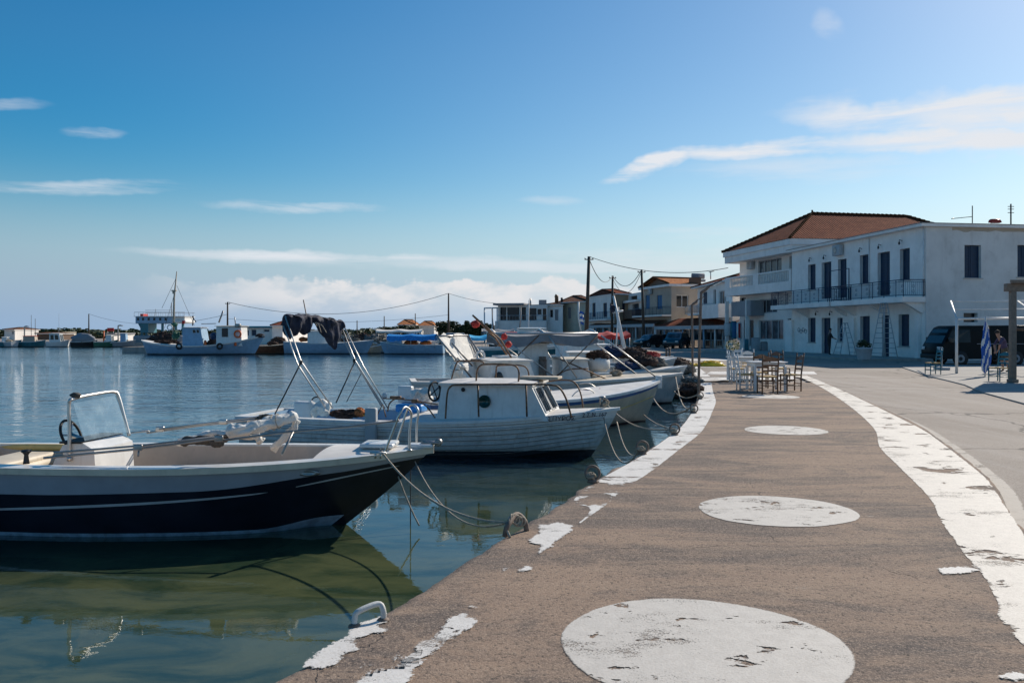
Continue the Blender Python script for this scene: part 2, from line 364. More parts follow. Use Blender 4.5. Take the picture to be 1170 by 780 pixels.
def water_mat():
    m = bpy.data.materials.new('sea_water'); m.use_nodes = True; t = NT(m.node_tree)
    for n in list(t.n): t.n.remove(n)
    G = t.add('ShaderNodeNewGeometry'); P = G.outputs['Position']; s = t.add('ShaderNodeSeparateXYZ'); t.link(P, s.inputs[0])
    # sheltered calm water next to the quay, wind ripples in the open basin
    off = t.math('SUBTRACT', t.math('MULTIPLY', s.outputs[1], 1.0), t.math('MULTIPLY', s.outputs[0], .55))
    calm = t.ramp(t.math('ADD', off, t.math('MULTIPLY', t.noise(P, .22, 3, .5), 5.)), 12, 34)
    patch = t.ramp(t.noise(t.mapping(P, (.02, .05, 1)), 1.0, 4, .6), .35, .65, .55, 1.)
    a = t.noise(t.mapping(P, (1.2, 1.7, 1), (0, 0, .3)), 1.0, 3, .55, .4)
    b = t.noise(t.mapping(P, (3.2, 4.6, 1), (0, 0, -.2)), 1.0, 4, .6, .6)
    c = t.noise(t.mapping(P, (.35, .55, 1)), 1.0, 2, .5)
    h = t.math('ADD', t.math('MULTIPLY', a, .55), t.math('ADD', t.math('MULTIPLY', b, .22), t.math('MULTIPLY', c, .9)))
    st = t.math('MULTIPLY', t.math('ADD', t.math('MULTIPLY', calm, .93), .085), patch)
    bmp = t.add('ShaderNodeBump'); bmp.inputs['Distance'].default_value = .085; t.link(st, bmp.inputs['Strength']); t.link(h, bmp.inputs['Height'])
    gl = t.add('ShaderNodeBsdfGlossy'); gl.inputs['Roughness'].default_value = .015; t.link(bmp.outputs[0], gl.inputs['Normal'])
    gl.inputs['Color'].default_value = (.90, .95, 1, 1)
    fr = t.add('ShaderNodeFresnel'); fr.inputs[0].default_value = 1.36; t.link(bmp.outputs[0], fr.inputs[1])
    tr = t.add('ShaderNodeBsdfTransparent'); tr.inputs[0].default_value = (.66, .80, .70, 1)
    df = t.add('ShaderNodeBsdfDiffuse')
    near = t.ramp(off, 16, 8); mot = t.ramp(t.noise(t.mapping(P, (.8, 1.6, 1)), 1.0, 7, .68, .8), .35, .65)
    gcol = t.mixc(mot, (.040, .075, .040), (.150, .172, .078)); t.link(t.mixc(near, (.010, .032, .042), gcol), df.inputs[0])
    deep = t.ramp(off, 10, 22, .60, .94)
    mb = t.add('ShaderNodeMixShader'); t.link(deep, mb.inputs[0]); t.link(tr.outputs[0], mb.inputs[1]); t.link(df.outputs[0], mb.inputs[2])
    mx = t.add('ShaderNodeMixShader'); t.link(t.math('MULTIPLY', fr.outputs[0], 1.1, clamp=True), mx.inputs[0]); t.link(mb.outputs[0], mx.inputs[1]); t.link(gl.outputs[0], mx.inputs[2])
    o = t.add('ShaderNodeOutputMaterial'); t.link(mx.outputs[0], o.inputs[0]); MATS['sea_water'] = m
water_mat()
def bed_mat():
    m = bpy.data.materials.new('seabed'); m.use_nodes = True; t = NT(m.node_tree); p = t.n['Principled BSDF']
    O = t.add('ShaderNodeTexCoord').outputs['Object']
    n1 = t.noise(O, .8, 7, .65, .6); n2 = t.noise(O, 5, 7, .75)
    cc = t.mixc(t.ramp(n1, .3, .7), (.13, .15, .06), (.30, .28, .13))
    cc = t.mixc(t.math('MULTIPLY', t.ramp(n2, .48, .68), .7), cc, (.05, .07, .03))
    t.link(cc, p.inputs['Base Color']); p.inputs['Roughness'].default_value = 1.; MATS['seabed'] = m
bed_mat()
def glass_mat(name, col, alpha):
    m = bpy.data.materials.new(name); m.use_nodes = True; t = NT(m.node_tree)
    for n in list(t.n): t.n.remove(n)
    gl = t.add('ShaderNodeBsdfGlossy'); gl.inputs['Roughness'].default_value = .03
    tr = t.add('ShaderNodeBsdfTransparent'); tr.inputs[0].default_value = c4(col)
    df = t.add('ShaderNodeBsdfDiffuse'); df.inputs[0].default_value = (.42, .55, .62, 1)
    O = t.add('ShaderNodeTexCoord').outputs['Object']
    sc = t.math('ADD', t.math('MULTIPLY', t.ramp(t.noise(O, 5, 6, .7), .35, .85), alpha*.35), alpha*.22)
    m1 = t.add('ShaderNodeMixShader'); t.link(sc, m1.inputs[0]); t.link(tr.outputs[0], m1.inputs[1]); t.link(df.outputs[0], m1.inputs[2])
    fr = t.add('ShaderNodeFresnel'); fr.inputs[0].default_value = 1.45
    mx = t.add('ShaderNodeMixShader'); t.link(fr.outputs[0], mx.inputs[0]); t.link(m1.outputs[0], mx.inputs[1]); t.link(gl.outputs[0], mx.inputs[2])
    o = t.add('ShaderNodeOutputMaterial'); t.link(mx.outputs[0], o.inputs[0]); MATS[name] = m
glass_mat('windscreen_glass', (.50, .74, .84), .9)
glass_mat('clear_vinyl', (.80, .84, .88), 1.5)

# ------------------------------------------------------------------ mesh helpers
class MB:
    def __init__(s): s.v = []; s.f = []; s.m = []; s.sm = []; s.uv = {}
    def vert(s, p): s.v.append(tuple(p)); return len(s.v)-1
    def face(s, idx, m=0, smooth=False, uv=None):
        s.f.append(tuple(idx)); s.m.append(m); s.sm.append(smooth)
        if uv: s.uv[len(s.f)-1] = uv
    def poly(s, pts, m=0, uv=None, smooth=False): s.face([s.vert(p) for p in pts], m, smooth, uv); return s
    def box(s, c, d, m=0, rz=0, M=None, bev=0.0):
        hx, hy, hz = d[0]/2, d[1]/2, d[2]/2
        q = Matrix.Translation(c) @ (M if M else Matrix.Rotation(rz, 4, 'Z'))
        b = min(bev, hx*.9, hy*.9, hz*.9)
        if b <= 0:
            ps = [q @ Vector((x*hx, y*hy, z*hz)) for z in (-1, 1) for x, y in ((-1, -1), (1, -1), (1, 1), (-1, 1))]
            i = [s.vert(p) for p in ps]
            for fc in ((3, 2, 1, 0), (4, 5, 6, 7), (0, 1, 5, 4), (1, 2, 6, 5), (2, 3, 7, 6), (3, 0, 4, 7)): s.face([i[k] for k in fc], m)
        else:
            bm = bmesh.new(); bmesh.ops.create_cube(bm, size=1)
            for v in bm.verts: v.co = Vector((v.co.x*d[0], v.co.y*d[1], v.co.z*d[2]))
            bmesh.ops.bevel(bm, geom=bm.edges[:], offset=b, segments=2, affect='EDGES', profile=.5)
            bm.verts.index_update(); base = len(s.v)
            for v in bm.verts: s.vert(q @ v.co)
            for f_ in bm.faces: s.face([base+v.index for v in f_.verts], m, True)
            bm.free()
        return s
    def bx(s, x0, x1, y0, y1, z0, z1, m=0, bev=0.): return s.box(((x0+x1)/2, (y0+y1)/2, (z0+z1)/2), (abs(x1-x0), abs(y1-y0), abs(z1-z0)), m, bev=bev)
    def tube(s, pts, r, seg=8, m=0, caps=True, rs=None):
        pts = [Vector(p) for p in pts]; n = len(pts); prev = None; rings = []
        for i, p in enumerate(pts):
            d = (pts[min(i+1, n-1)]-pts[max(i-1, 0)])
            if d.length < 1e-9: d = Vector((0, 0, 1))
            d.normalize()
            if prev is None: a = d.orthogonal().normalized()
            else:
                a = prev - d*prev.dot(d); a = a.normalized() if a.length > 1e-6 else d.orthogonal().normalized()
            prev = a; b = d.cross(a); rr = rs[i] if rs else r
            rings.append([s.vert(p+(a*math.cos(2*PI*k/seg)+b*math.sin(2*PI*k/seg))*rr) for k in range(seg)])
        for i in range(n-1):
            for k in range(seg): s.face((rings[i][k], rings[i][(k+1) % seg], rings[i+1][(k+1) % seg], rings[i+1][k]), m, True)
        if caps: s.face(rings[0][::-1], m); s.face(rings[-1], m)
        return s
    def lathe(s, prof, c=(0, 0, 0), seg=20, m=0, M=None):
        rings = []
        for r, z in prof:
            ring = []
            for k in range(seg):
                p = Vector((r*math.cos(2*PI*k/seg), r*math.sin(2*PI*k/seg), z))
                if M: p = M @ p
                ring.append(s.vert(p+Vector(c)))
            rings.append(ring)
        for i in range(len(prof)-1):
            for k in range(seg): s.face((rings[i][k], rings[i][(k+1) % seg], rings[i+1][(k+1) % seg], rings[i+1][k]), m, True)
        s.face(rings[0][::-1], m); s.face(rings[-1], m); return s
    def torus(s, c, R_, r, M=None, seg=24, sg=8, m=0):
        M = M or Matrix.Identity(3); rings = []
        for i in range(seg):
            a = 2*PI*i/seg
            rings.append([s.vert(Vector(c)+M @ Vector(((R_+r*math.cos(b))*math.cos(a), (R_+r*math.cos(b))*math.sin(a), r*math.sin(b)))) for b in [2*PI*k/sg for k in range(sg)]])
        for i in range(seg):
            for k in range(sg): s.face((rings[i][k], rings[i][(k+1) % sg], rings[(i+1) % seg][(k+1) % sg], rings[(i+1) % seg][k]), m, True)
        return s
    def grid(s, fn, nu, nv, m=0, smooth=True, closeu=False, mf=None):
        I = [[s.vert(fn(i/nu, j/nv)) for j in range(nv+1)] for i in range(nu+1)]
        for i in range(nu):
            for j in range(nv): s.face((I[i][j], I[i+1][j], I[i+1][j+1], I[i][j+1]), mf(i/nu, j/nv) if mf else m, smooth)
        return I
    def prism(s, pts, z0, z1, m=0, mt=None):
        """ccw outline extruded"""
        a = [s.vert((p[0], p[1], z0)) for p in pts]; b = [s.vert((p[0], p[1], z1)) for p in pts]; n = len(pts)
        for i in range(n): s.face((a[i], a[(i+1) % n], b[(i+1) % n], b[i]), m)
        s.face(a[::-1], m); s.face(b, m if mt is None else mt); return s
    def blob(s, c, rad, m=0, nu=14, nv=9, amp=.25, freq=2.2, flat=None):
        if amp >= .5:
            # heap of net or rope: a soft mound with loose turns lying over it
            k_ = min(rad); thick = max(.007, min(.03, k_*.055))
            for _ in range(6):
                a = random.random()*6.28; rr = random.uniform(.25, .62); f_ = random.uniform(.38, .62)
                s.blob((c[0]+rad[0]*rr*math.cos(a), c[1]+rad[1]*rr*math.sin(a), c[2]-rad[2]*random.uniform(-.15, .45)), (rad[0]*f_, rad[1]*f_, rad[2]*f_), m, 14, 9, .42, 2.6, flat)
            amp = .3; freq = 3.2; nu, nv = 30, 18; full = rad; rad = (rad[0]*.7, rad[1]*.7, rad[2]*.75)
            for _ in range(30):
                rad = full
                th, ph = random.random()*6.28, random.uniform(.25, 1.75); pts = []
                r1 = random.uniform(.25, .7); a0 = random.random()*6.28; nt_ = random.randint(7, 12)
                for i in range(nt_):
                    a = a0+i*.55*random.uniform(.8, 1.2); t2, p2 = th+r1*math.cos(a), ph+r1*.8*math.sin(a); kk = .72+.24*random.random()
                    p = Vector((c[0]+math.sin(p2)*math.cos(t2)*rad[0]*kk, c[1]+math.sin(p2)*math.sin(t2)*rad[1]*kk, c[2]+math.cos(p2)*rad[2]*kk))
                    if flat is not None: p.z = max(p.z, flat+thick)
                    pts.append(p)
                s.tube(pts, thick, 4, m)
            rad = tuple(r_*.7 for r_ in full)
        from mathutils import noise
        sd_ = random.random()*90
        def fn(u, v):
            th = 2*PI*u; ph = PI*v
            d = Vector((math.sin(ph)*math.cos(th), math.sin(ph)*math.sin(th), math.cos(ph)))
            k = 1+amp*(noise.fractal(d*freq+Vector((sd_, 0, 0)), 1., 2., 4)*1.6)
            p = Vector((c[0]+d.x*rad[0]*k, c[1]+d.y*rad[1]*k, c[2]+d.z*rad[2]*k))
            if flat is not None: p.z = max(p.z, flat)
            return p
        s.grid(fn, nu, nv, m); return s
    def clusters(s):
        n = len(s.v); par = list(range(n))
        def fd(i):
            while par[i] != i: par[i] = par[par[i]]; i = par[i]
            return i
        for f in s.f:
            a = fd(f[0])
            for k in f[1:]:
                b = fd(k)
                if a != b: par[b] = a
        comp = {}
        for i, f in enumerate(s.f): comp.setdefault(fd(f[0]), []).append(i)
        if len(comp) < 2 or len(comp) > 260: return None
        cs = []
        for fs in comp.values():
            vs = {k for i in fs for k in s.f[i]}; P = [s.v[k] for k in vs]
            cs.append([fs, [min(p[a] for p in P)-.03 for a in range(3)], [max(p[a] for p in P)+.03 for a in range(3)]])
        ch = True
        while ch:
            ch = False
            for i in range(len(cs)):
                for j in range(i+1, len(cs)):
                    A_, B_ = cs[i], cs[j]
                    if all(A_[1][a] <= B_[2][a] and B_[1][a] <= A_[2][a] for a in range(3)):
                        cs[i] = [A_[0]+B_[0], [min(A_[1][a], B_[1][a]) for a in range(3)], [max(A_[2][a], B_[2][a]) for a in range(3)]]
                        del cs[j]; ch = True; break
                if ch: break
        return [c[0] for c in cs]
    def build(s, name, mats, parent=None, world=False, kind=None, label=None, split=True):
        if isinstance(mats, str): mats = [mats]
        if split and kind is None and parent is not None and len(s.f) < 9000:
            cl = s.clusters()
            if cl and 2 <= len(cl) <= 8:
                first = None
                for fs in sorted(cl, key=len, reverse=True):
                    t = MB(); mp = {}
                    for i in fs:
                        f = []
                        for k in s.f[i]:
                            if k not in mp: mp[k] = t.vert(s.v[k])
                            f.append(mp[k])
                        t.face(f, s.m[i], s.sm[i], s.uv.get(i))
                    o = t.build(name, mats, parent, world, kind, label, split=False); first = first or o
                return first
        me = bpy.data.meshes.new(name)
        vs = s.v
        if world and parent is not None:
            root = parent
            while root.parent: root = root.parent
            Mi = root.matrix_basis.inverted(); vs = [tuple(Mi @ Vector(p)) for p in s.v]
        me.from_pydata(vs, [], s.f)
        for k in mats: me.materials.append(MATS[k])
        me.polygons.foreach_set('material_index', s.m); me.polygons.foreach_set('use_smooth', s.sm)
        if s.uv:
            ul = me.uv_layers.new(name='UVMap')
            for fi, uvs in s.uv.items():
                for li, q in zip(me.polygons[fi].loop_indices, uvs): ul.data[li].uv = q
        me.update()
        o = bpy.data.objects.new(name, me); COL.objects.link(o)
        if parent: o.parent = parent
        if kind: o['kind'] = kind
        if label: o['label'] = label
        return o
def tag(o, label=None, cat=None, group=None, kind=None):
    if label: o['label'] = label
    if cat: o['category'] = cat
    if group: o['group'] = group
    if kind: o['kind'] = kind
    return o
def thing(name, label, cat, loc=(0, 0, 0), rz=0., group=None, scale=1.):
    o = bpy.data.objects.new(name, None); COL.objects.link(o); o.empty_display_size = .3
    o.location = loc; o.rotation_euler = (0, 0, rz); o.scale = (scale,)*3
    o.matrix_basis = Matrix.LocRotScale(Vector(loc), Matrix.Rotation(rz, 3, 'Z').to_euler(), Vector((scale,)*3))
    tag(o, label, cat, group); return o
def copy_tree(o, loc, rz, label, parent=None):
    c = o.copy(); COL.objects.link(c)
    if parent is None:
        c.location = loc; c.rotation_euler = (0, 0, rz); c['label'] = label
        c.matrix_basis = Matrix.LocRotScale(Vector(loc), Matrix.Rotation(rz, 3, 'Z').to_euler(), Vector(o.scale))
    else: c.parent = parent
    for ch in list(o.children): copy_tree(ch, None, None, None, c)
    return c
def gp(px, py, z=GZ):
    d = F*(CH-z)/(py-HY); return ((px-CXP)/F*d, d)
def at(px, py, d): return Vector(((px-CXP)/F*d, d, CH-(py-HY)/F*d))
def lerp(a, b, t): return a+(b-a)*t
def smooth(t): t = max(0., min(1., t)); return t*t*(3-2*t)
def interp(tab, t):
    for (a, x), (b, y) in zip(tab, tab[1:]):
        if t <= b: return x+(y-x)*smooth((t-a)/(b-a))
    return tab[-1][1]
def sag(a, b, drop, n=14):
    a = Vector(a); b = Vector(b)
    return [a.lerp(b, i/n)-Vector((0, 0, drop*4*(i/n)*(1-i/n))) for i in range(n+1)]
def catmull(pts, n=6):
    pts = [Vector(p) for p in pts]; out = []
    for i in range(len(pts)-1):
        p0, p1, p2, p3 = pts[max(i-1, 0)], pts[i], pts[i+1], pts[min(i+2, len(pts)-1)]
        for k in range(n):
            t = k/n; out.append(.5*((2*p1)+(-p0+p2)*t+(2*p0-5*p1+4*p2-p3)*t*t+(-p0+3*p1-3*p2+p3)*t**3))
    out.append(pts[-1]); return out
# ================================================================== THE SETTING
from mathutils import noise as mnoise
edge_px = [(310, 780), (375.6, 736), (438, 699.5), (489, 667.5), (527, 644), (567, 618), (600, 597.5), (640, 574.5), (677, 549), (728, 521), (769, 493), (787, 475), (797, 453), (798.5, 437)]
edge_far = [(793, 426), (788, 420.5), (780, 415), (771, 412)]
E = [gp(*p) for p in edge_px]
E = [(-6.5, -10.2)] + E
def densify(pts, step, jit=0.):
    out = []
    for a, b in zip(pts, pts[1:]):
        L = math.hypot(b[0]-a[0], b[1]-a[1]); n = max(1, int(L/step))
        for i in range(n):
            t = i/n; x, y = a[0]+(b[0]-a[0])*t, a[1]+(b[1]-a[1])*t
            j = jit*mnoise.fractal(Vector((x*3.1, y*3.1, 0)), 1., 2., 5)
            out.append((x+j, y-j*.4))
    out.append(pts[-1]); return out
Es = [tuple(p)[:2] for p in catmull([(x, y, 0) for x, y in E], 4)]
Ed = densify(Es, .07, .035)
DECK_END = 30.2
kerb_px = [(925, 429), (929, 430.3), (993, 458.5), (1044, 481.5), (1080, 504.6), (1126, 540.5), (1141.5, 558.5), (1170, 602)]
K = [gp(*p) for p in kerb_px]; K = K + [(3.55, 4.2), (3.6, 1.0), (2.6, -10.2)]
Ks = [tuple(p)[:2] for p in catmull([(x, y, 0) for x, y in K], 5)]
Kd = densify(Ks, .09, .02)
# quay: rows across, from the water edge to the kerb
def xat(poly, y):
    for (x0, y0), (x1, y1) in zip(poly, poly[1:]):
        if min(y0, y1) <= y <= max(y0, y1) and y0 != y1: return x0+(x1-x0)*(y-y0)/(y1-y0)
    return poly[-1][0] if abs(poly[-1][1]-y) < abs(poly[0][1]-y) else poly[0][0]
q = MB(); ys = []; y = -9.5
YE = min(Ed[-1][1], 30.2)
while y < YE: ys.append(y); y += .05 if y < 12 else .12
ys.append(YE); rows = []
Kr = Kd[::-1] if Kd[0][1] > Kd[-1][1] else Kd
for y in ys:
    xl = xat(Ed, y)+.03*mnoise.fractal(Vector((3, y*2.2, 0)), 1., 2., 5); xr = xat(Kd, y)
    ch_ = .02+.03*max(0, mnoise.fractal(Vector((9, y*3., 0)), 1., 2., 4))
    rows.append([q.vert((xl+.03, y, -3.)), q.vert((xl-.01, y, GZ-.05-ch_)), q.vert((xl+ch_, y, GZ-.006)), q.vert((xl+ch_+.06, y, GZ))]+[q.vert((lerp(xl+ch_+.06, xr-.03, k/4), y, GZ)) for k in range(1, 5)]+[q.vert((xr, y, GZ-.02)), q.vert((xr, y, .3))])
for r0, r1 in zip(rows, rows[1:]):
    for k in range(len(r0)-1): q.face((r0[k], r0[k+1], r1[k+1], r1[k])[::-1], 1 if k == 0 or k == 8 else 0, k in (1, 2))
q.face(rows[-1][::1])
q.build('quay', ['quay_concrete', 'concrete'], kind='structure')
# land behind the quay and around the basin
EF = [gp(*p) for p in edge_far]
land = [(3000, -60), (3000, 3000), (-3000, 3000), (-1500, 500), (-420, 146), (-47, 141.5), (-45, 96), (-20, 94.5), (-6, 93), (1.5, 86), (5.4, 70), (8.0, 56)] + EF[::-1] + [(Es[-1][0]+.05, Es[-1][1]), (Es[-1][0]+.6, Es[-1][1]-2.), (5.6, 18.), (3.2, 8.), (2.6, 2.), (2., -60)]
l = MB(); l.prism([(x, y) for x, y in land], -3., LZ, 1, 0); l.build('ground', ['road_asphalt', 'concrete'], kind='structure')
wt = MB(); wt.poly([(-3000, -200, 0), (60, -200, 0), (60, 400, 0), (-3000, 3000, 0)]); wt.build('water', 'sea_water', kind='structure')
sb = MB()
def bedz(x, y):
    d = -(x-.3*y)                      # rough distance from the quay wall
    return -.50-1.9*smooth((d-3.5)/12)-.12*mnoise.fractal(Vector((x*.6, y*.6, 0)), 1., 2., 4)
sb.grid(lambda u, v: (-60+90*u, -15+75*v, bedz(-60+90*u, -15+75*v)), 90, 75); sb.build('seabed', 'seabed', kind='structure')
sb = MB(); sb.poly([(-3000, -200, -3.4), (300, -200, -3.4), (300, 3000, -3.4), (-3000, 3000, -3.4)]); sb.build('seabed', 'seabed', kind='structure')

# ---- paint on the quay
def seg_dist(p, a, b):
    ax, ay = a; bx, by = b; px, py = p; L2 = (bx-ax)**2+(by-ay)**2 or 1e-9
    t = max(0, min(1, ((px-ax)*(bx-ax)+(py-ay)*(by-ay))/L2)); return math.hypot(px-ax-t*(bx-ax), py-ay-t*(by-ay))
def ribbon(mb, left, right, z, nx, edgeL, edgeR, step=.12, fade=False):
    """sheet between two polylines of equal length"""
    Ls = [left[0]]; Rs = [right[0]]
    for i in range(len(left)-1):
        d = max(math.dist(left[i], left[i+1]), math.dist(right[i], right[i+1])); n_ = max(1, int(d/step))
        for k in range(1, n_+1):
            t = k/n_; Ls.append((lerp(left[i][0], left[i+1][0], t), lerp(left[i][1], left[i+1][1], t))); Rs.append((lerp(right[i][0], right[i+1][0], t), lerp(right[i][1], right[i+1][1], t)))
    for i in range(len(Ls)-1):
        for k in range(nx):
            pts = []; uvs = []
            for (ii, kk) in ((i, k), (i, k+1), (i+1, k+1), (i+1, k)):
                t = kk/nx; a, b = Ls[ii], Rs[ii]; w_ = math.dist(a, b)
                pts.append((lerp(a[0], b[0], t), lerp(a[1], b[1], t), z))
                e = min(t*w_ if edgeL else 9, (1-t)*w_ if edgeR else 9); e = min(e, max(0, ii)*.1+.0) if (fade and ii < 4) else e
                uvs.append((e, ii*.1))
            mb.poly(pts, 0, uvs)
def poly_paint(mb, px, z=GZ, jit=.0):
    P_ = [gp(x, y, z) for x, y in px]; n_ = len(P_)
    def sdist(x, y):
        d = min(seg_dist((x, y), P_[i], P_[(i+1) % n_]) for i in range(n_)); ins = False
        for i in range(n_):
            (x0, y0), (x1, y1) = P_[i], P_[(i+1) % n_]
            if (y0 > y) != (y1 > y) and x < (x1-x0)*(y-y0)/(y1-y0)+x0: ins = not ins
        return d if ins else -d
    x0, x1 = min(p[0] for p in P_)-.1, max(p[0] for p in P_)+.1; y0, y1 = min(p[1] for p in P_)-.1, max(p[1] for p in P_)+.1
    st_ = max(.03, (x1-x0)/90, (y1-y0)/90); nx, ny = int((x1-x0)/st_)+1, int((y1-y0)/st_)+1
    G_ = [[sdist(x0+i*st_, y0+j*st_) for j in range(ny+1)] for i in range(nx+1)]
    for i in range(nx):
        for j in range(ny):
            q_ = [(i, j), (i+1, j), (i+1, j+1), (i, j+1)]; ds = [G_[a][b] for a, b in q_]
            if max(ds) < -.09: continue
            mb.poly([(x0+a*st_, y0+b*st_, z+.007) for a, b in q_], 0, [(d, 0) for d in ds])
inner_px = [(655, 604), (674, 590), (695, 575), (715, 557), (743.6, 539), (777, 513), (800, 495), (810, 480), (815, 468), (818, 458), (815, 448), (813, 437)]
outer_px = [(650, 602), (666, 589), (668, 580), (651, 572), (677, 550.5), (728, 522), (763, 498), (779, 484.5), (794, 463), (798, 453), (799, 446), (799.5, 437)]
inn = [gp(*p) for p in inner_px]; ou = [gp(*p) for p in outer_px]; ou = [(x+.035, y) for x, y in ou]
m_ = MB(); ribbon(m_, [tuple(p)[:2] for p in catmull([(x, y, 0) for x, y in ou], 4)][:18], [tuple(p)[:2] for p in catmull([(x, y, 0) for x, y in inn], 4)][:18], GZ+.004, 8, True, True, fade=True)
ia = [tuple(p)[:2] for p in catmull([(x, y, 0) for x, y in ou], 4)][17:]; ib = [tuple(p)[:2] for p in catmull([(x, y, 0) for x, y in inn], 4)][17:]
m_.build('painted_edge_line', 'edge_paint_worn', kind='structure')
m_ = MB(); ribbon(m_, ia, ib, GZ+.004, 6, False, True)
m_.build('painted_edge_line', 'quay_paint', kind='structure')
pp = MB()
poly_paint(pp, [(604, 617), (617, 609), (613, 599), (626, 600), (638, 596.5), (655, 601), (656, 606), (645, 612), (634, 621), (626, 627), (615, 634), (619, 623), (606, 620)])
poly_paint(pp, [(344, 764), (361, 746), (396, 727), (401, 719), (416, 712), (436, 704), (443, 710), (430, 716), (443, 722), (422, 726), (405, 731), (408, 743), (392, 750), (384, 760.6), (367, 762.6)], jit=.05)
poly_paint(pp, [(360, 812), (407.5, 778), (425, 768), (454, 760.6), (466, 750), (474, 741.7), (484, 733), (497.7, 728.6), (505, 717), (512, 709), (529.6, 700), (536, 706), (547, 709.7), (529.6, 723), (515, 731), (503.5, 740), (480, 760.6), (463, 780), (430, 812)], jit=.05)
poly_paint(pp, [(448, 752), (455, 747), (459, 751), (452, 756)], jit=.03); poly_paint(pp, [(412, 759), (418, 757), (421, 761), (415, 764)], jit=.03)
poly_paint(pp, [(1068, 650), (1112, 646), (1124, 651), (1100, 656), (1078, 656)], jit=.05)
poly_paint(pp, [(1128, 766), (1160, 769), (1180, 775), (1165, 780), (1136, 774)], jit=.05)
poly_paint(pp, [(536, 694), (549, 691), (546, 695)], jit=.02); poly_paint(pp, [(573, 651), (580, 648), (577, 653)], jit=.02); poly_paint(pp, [(590, 652), (598, 650), (604, 646), (606, 650), (596, 655)], jit=.02)
pp.build('painted_edge_line', 'patch_paint', kind='structure')
# kerb line on the right: ribbon with a wavy inner edge
rin_px = [(903, 429), (914, 431), (939, 443), (970, 463.6), (998, 489), (1004.6, 510), (1023.6, 530), (1059.5, 566), (1072, 589), (1078, 600), (1103, 634.6), (1121.5, 655), (1140, 687.7), (1170, 738)]
rout_px = [(923, 429), (929, 431.5), (957, 443), (993, 459.6), (1035, 480), (1060, 493), (1085, 511), (1126, 543), (1141.5, 562), (1152, 578), (1172, 607), (1190, 640), (1214, 688), (1244, 745)]
ri = [gp(*p) for p in rin_px]+[(2.25, 1.5), (2.2, -6)]; ro = [gp(*p) for p in rout_px]+[(3.3, 1.5), (2.9, -6)]
ro = [(x-.03, y) for x, y in ro]
m_ = MB(); ribbon(m_, [tuple(p)[:2] for p in catmull([(x, y, 0) for x, y in ri], 4)], [tuple(p)[:2] for p in catmull([(x, y, 0) for x, y in ro], 4)], GZ+.004, 8, True, True)
m_.build('painted_kerb_line', 'kerb_paint', kind='structure')
gut = [tuple(p)[:2] for p in catmull([(x, y, 0) for x, y in K], 4)]
m_ = MB(); ribbon(m_, [(x+.02, y) for x, y in gut], [(x+.06+.11*smooth((24-y)/14), y-.03) for x, y in gut], LZ+.004, 3, False, True)
m_.build('gutter', 'gutter_concrete', kind='structure')
# circles
for i, (cx, cy, rx, ry) in enumerate([(.98, 4.27, .735, .72), (2.38, 7.5, .69, .66), (4.49, 13.65, .66, .66), (6.47, 20.8, .70, .66)]):
    m_ = MB(); nr, ns = 8, 72; rows = []
    for k in range(nr+1):
        ring = []
        for s_ in range(ns):
            a = 2*PI*s_/ns; wob = 1+.035*mnoise.noise(Vector((math.cos(a)*1.6, math.sin(a)*1.6, i*7.)))+.02*math.cos(3*a+i)
            r_ = k/nr; ring.append((cx+rx*r_*wob*math.cos(a), cy+ry*r_*wob*math.sin(a), GZ+.004))
        rows.append(ring)
    for k in range(nr):
        for s_ in range(ns):
            s2 = (s_+1) % ns; d0, d1 = (1-k/nr)*rx, (1-(k+1)/nr)*rx
            if k == 0: m_.poly([(cx, cy, GZ+.004), rows[1][s_], rows[1][s2]], 0, [(d0, 0), (d1, 0), (d1, 0)])
            else: m_.poly([rows[k][s_], rows[k+1][s_], rows[k+1][s2], rows[k][s2]], 0, [(d0, 0), (d1, 0), (d1, 0), (d0, 0)])
    m_.build('painted_circle', 'circle_paint', kind='structure')
# white cross lines where the quay meets the square, and the edge line going on
m_ = MB()
poly_paint(m_, [(801, 435), (801, 431.4), (906, 429.8), (908, 433.4)], GZ)
m_.build('painted_edge_line', 'quay_paint', kind='structure')
m_ = MB()
poly_paint(m_, [(797, 430.3), (788, 420.8), (776, 413.2), (790, 413.2), (800, 421), (812, 430.3)], LZ)
poly_paint(m_, [(806, 427.6), (812, 424.4), (930, 424.4), (934, 427.6)], LZ)
poly_paint(m_, [(800, 419.5), (796, 417.4), (896, 417.4), (900, 419.5)], LZ)
poly_paint(m_, [(772, 411.9), (776, 410.3), (866, 410.3), (866, 411.9)], LZ)
m_.build('painted_bay_line', 'far_paint', kind='structure')
# pavement on the right, under the awnings
pv = [gp(x, y, LZ+.035) for x, y in [(1047, 424.5), (1060, 429.0), (1080, 433.5), (1102, 439), (1122, 447.5), (1150, 455), (1180, 463)]]
pv = pv + [(22., 17.), (60, 16), (60, 47), (24.8, 47.)] + [gp(1030, 419, LZ+.035)]
m_ = MB(); m_.prism([(x, y) for x, y in pv], LZ-.3, LZ+.035, 0, 0)
m_.build('pavement', ['concrete'], kind='structure')
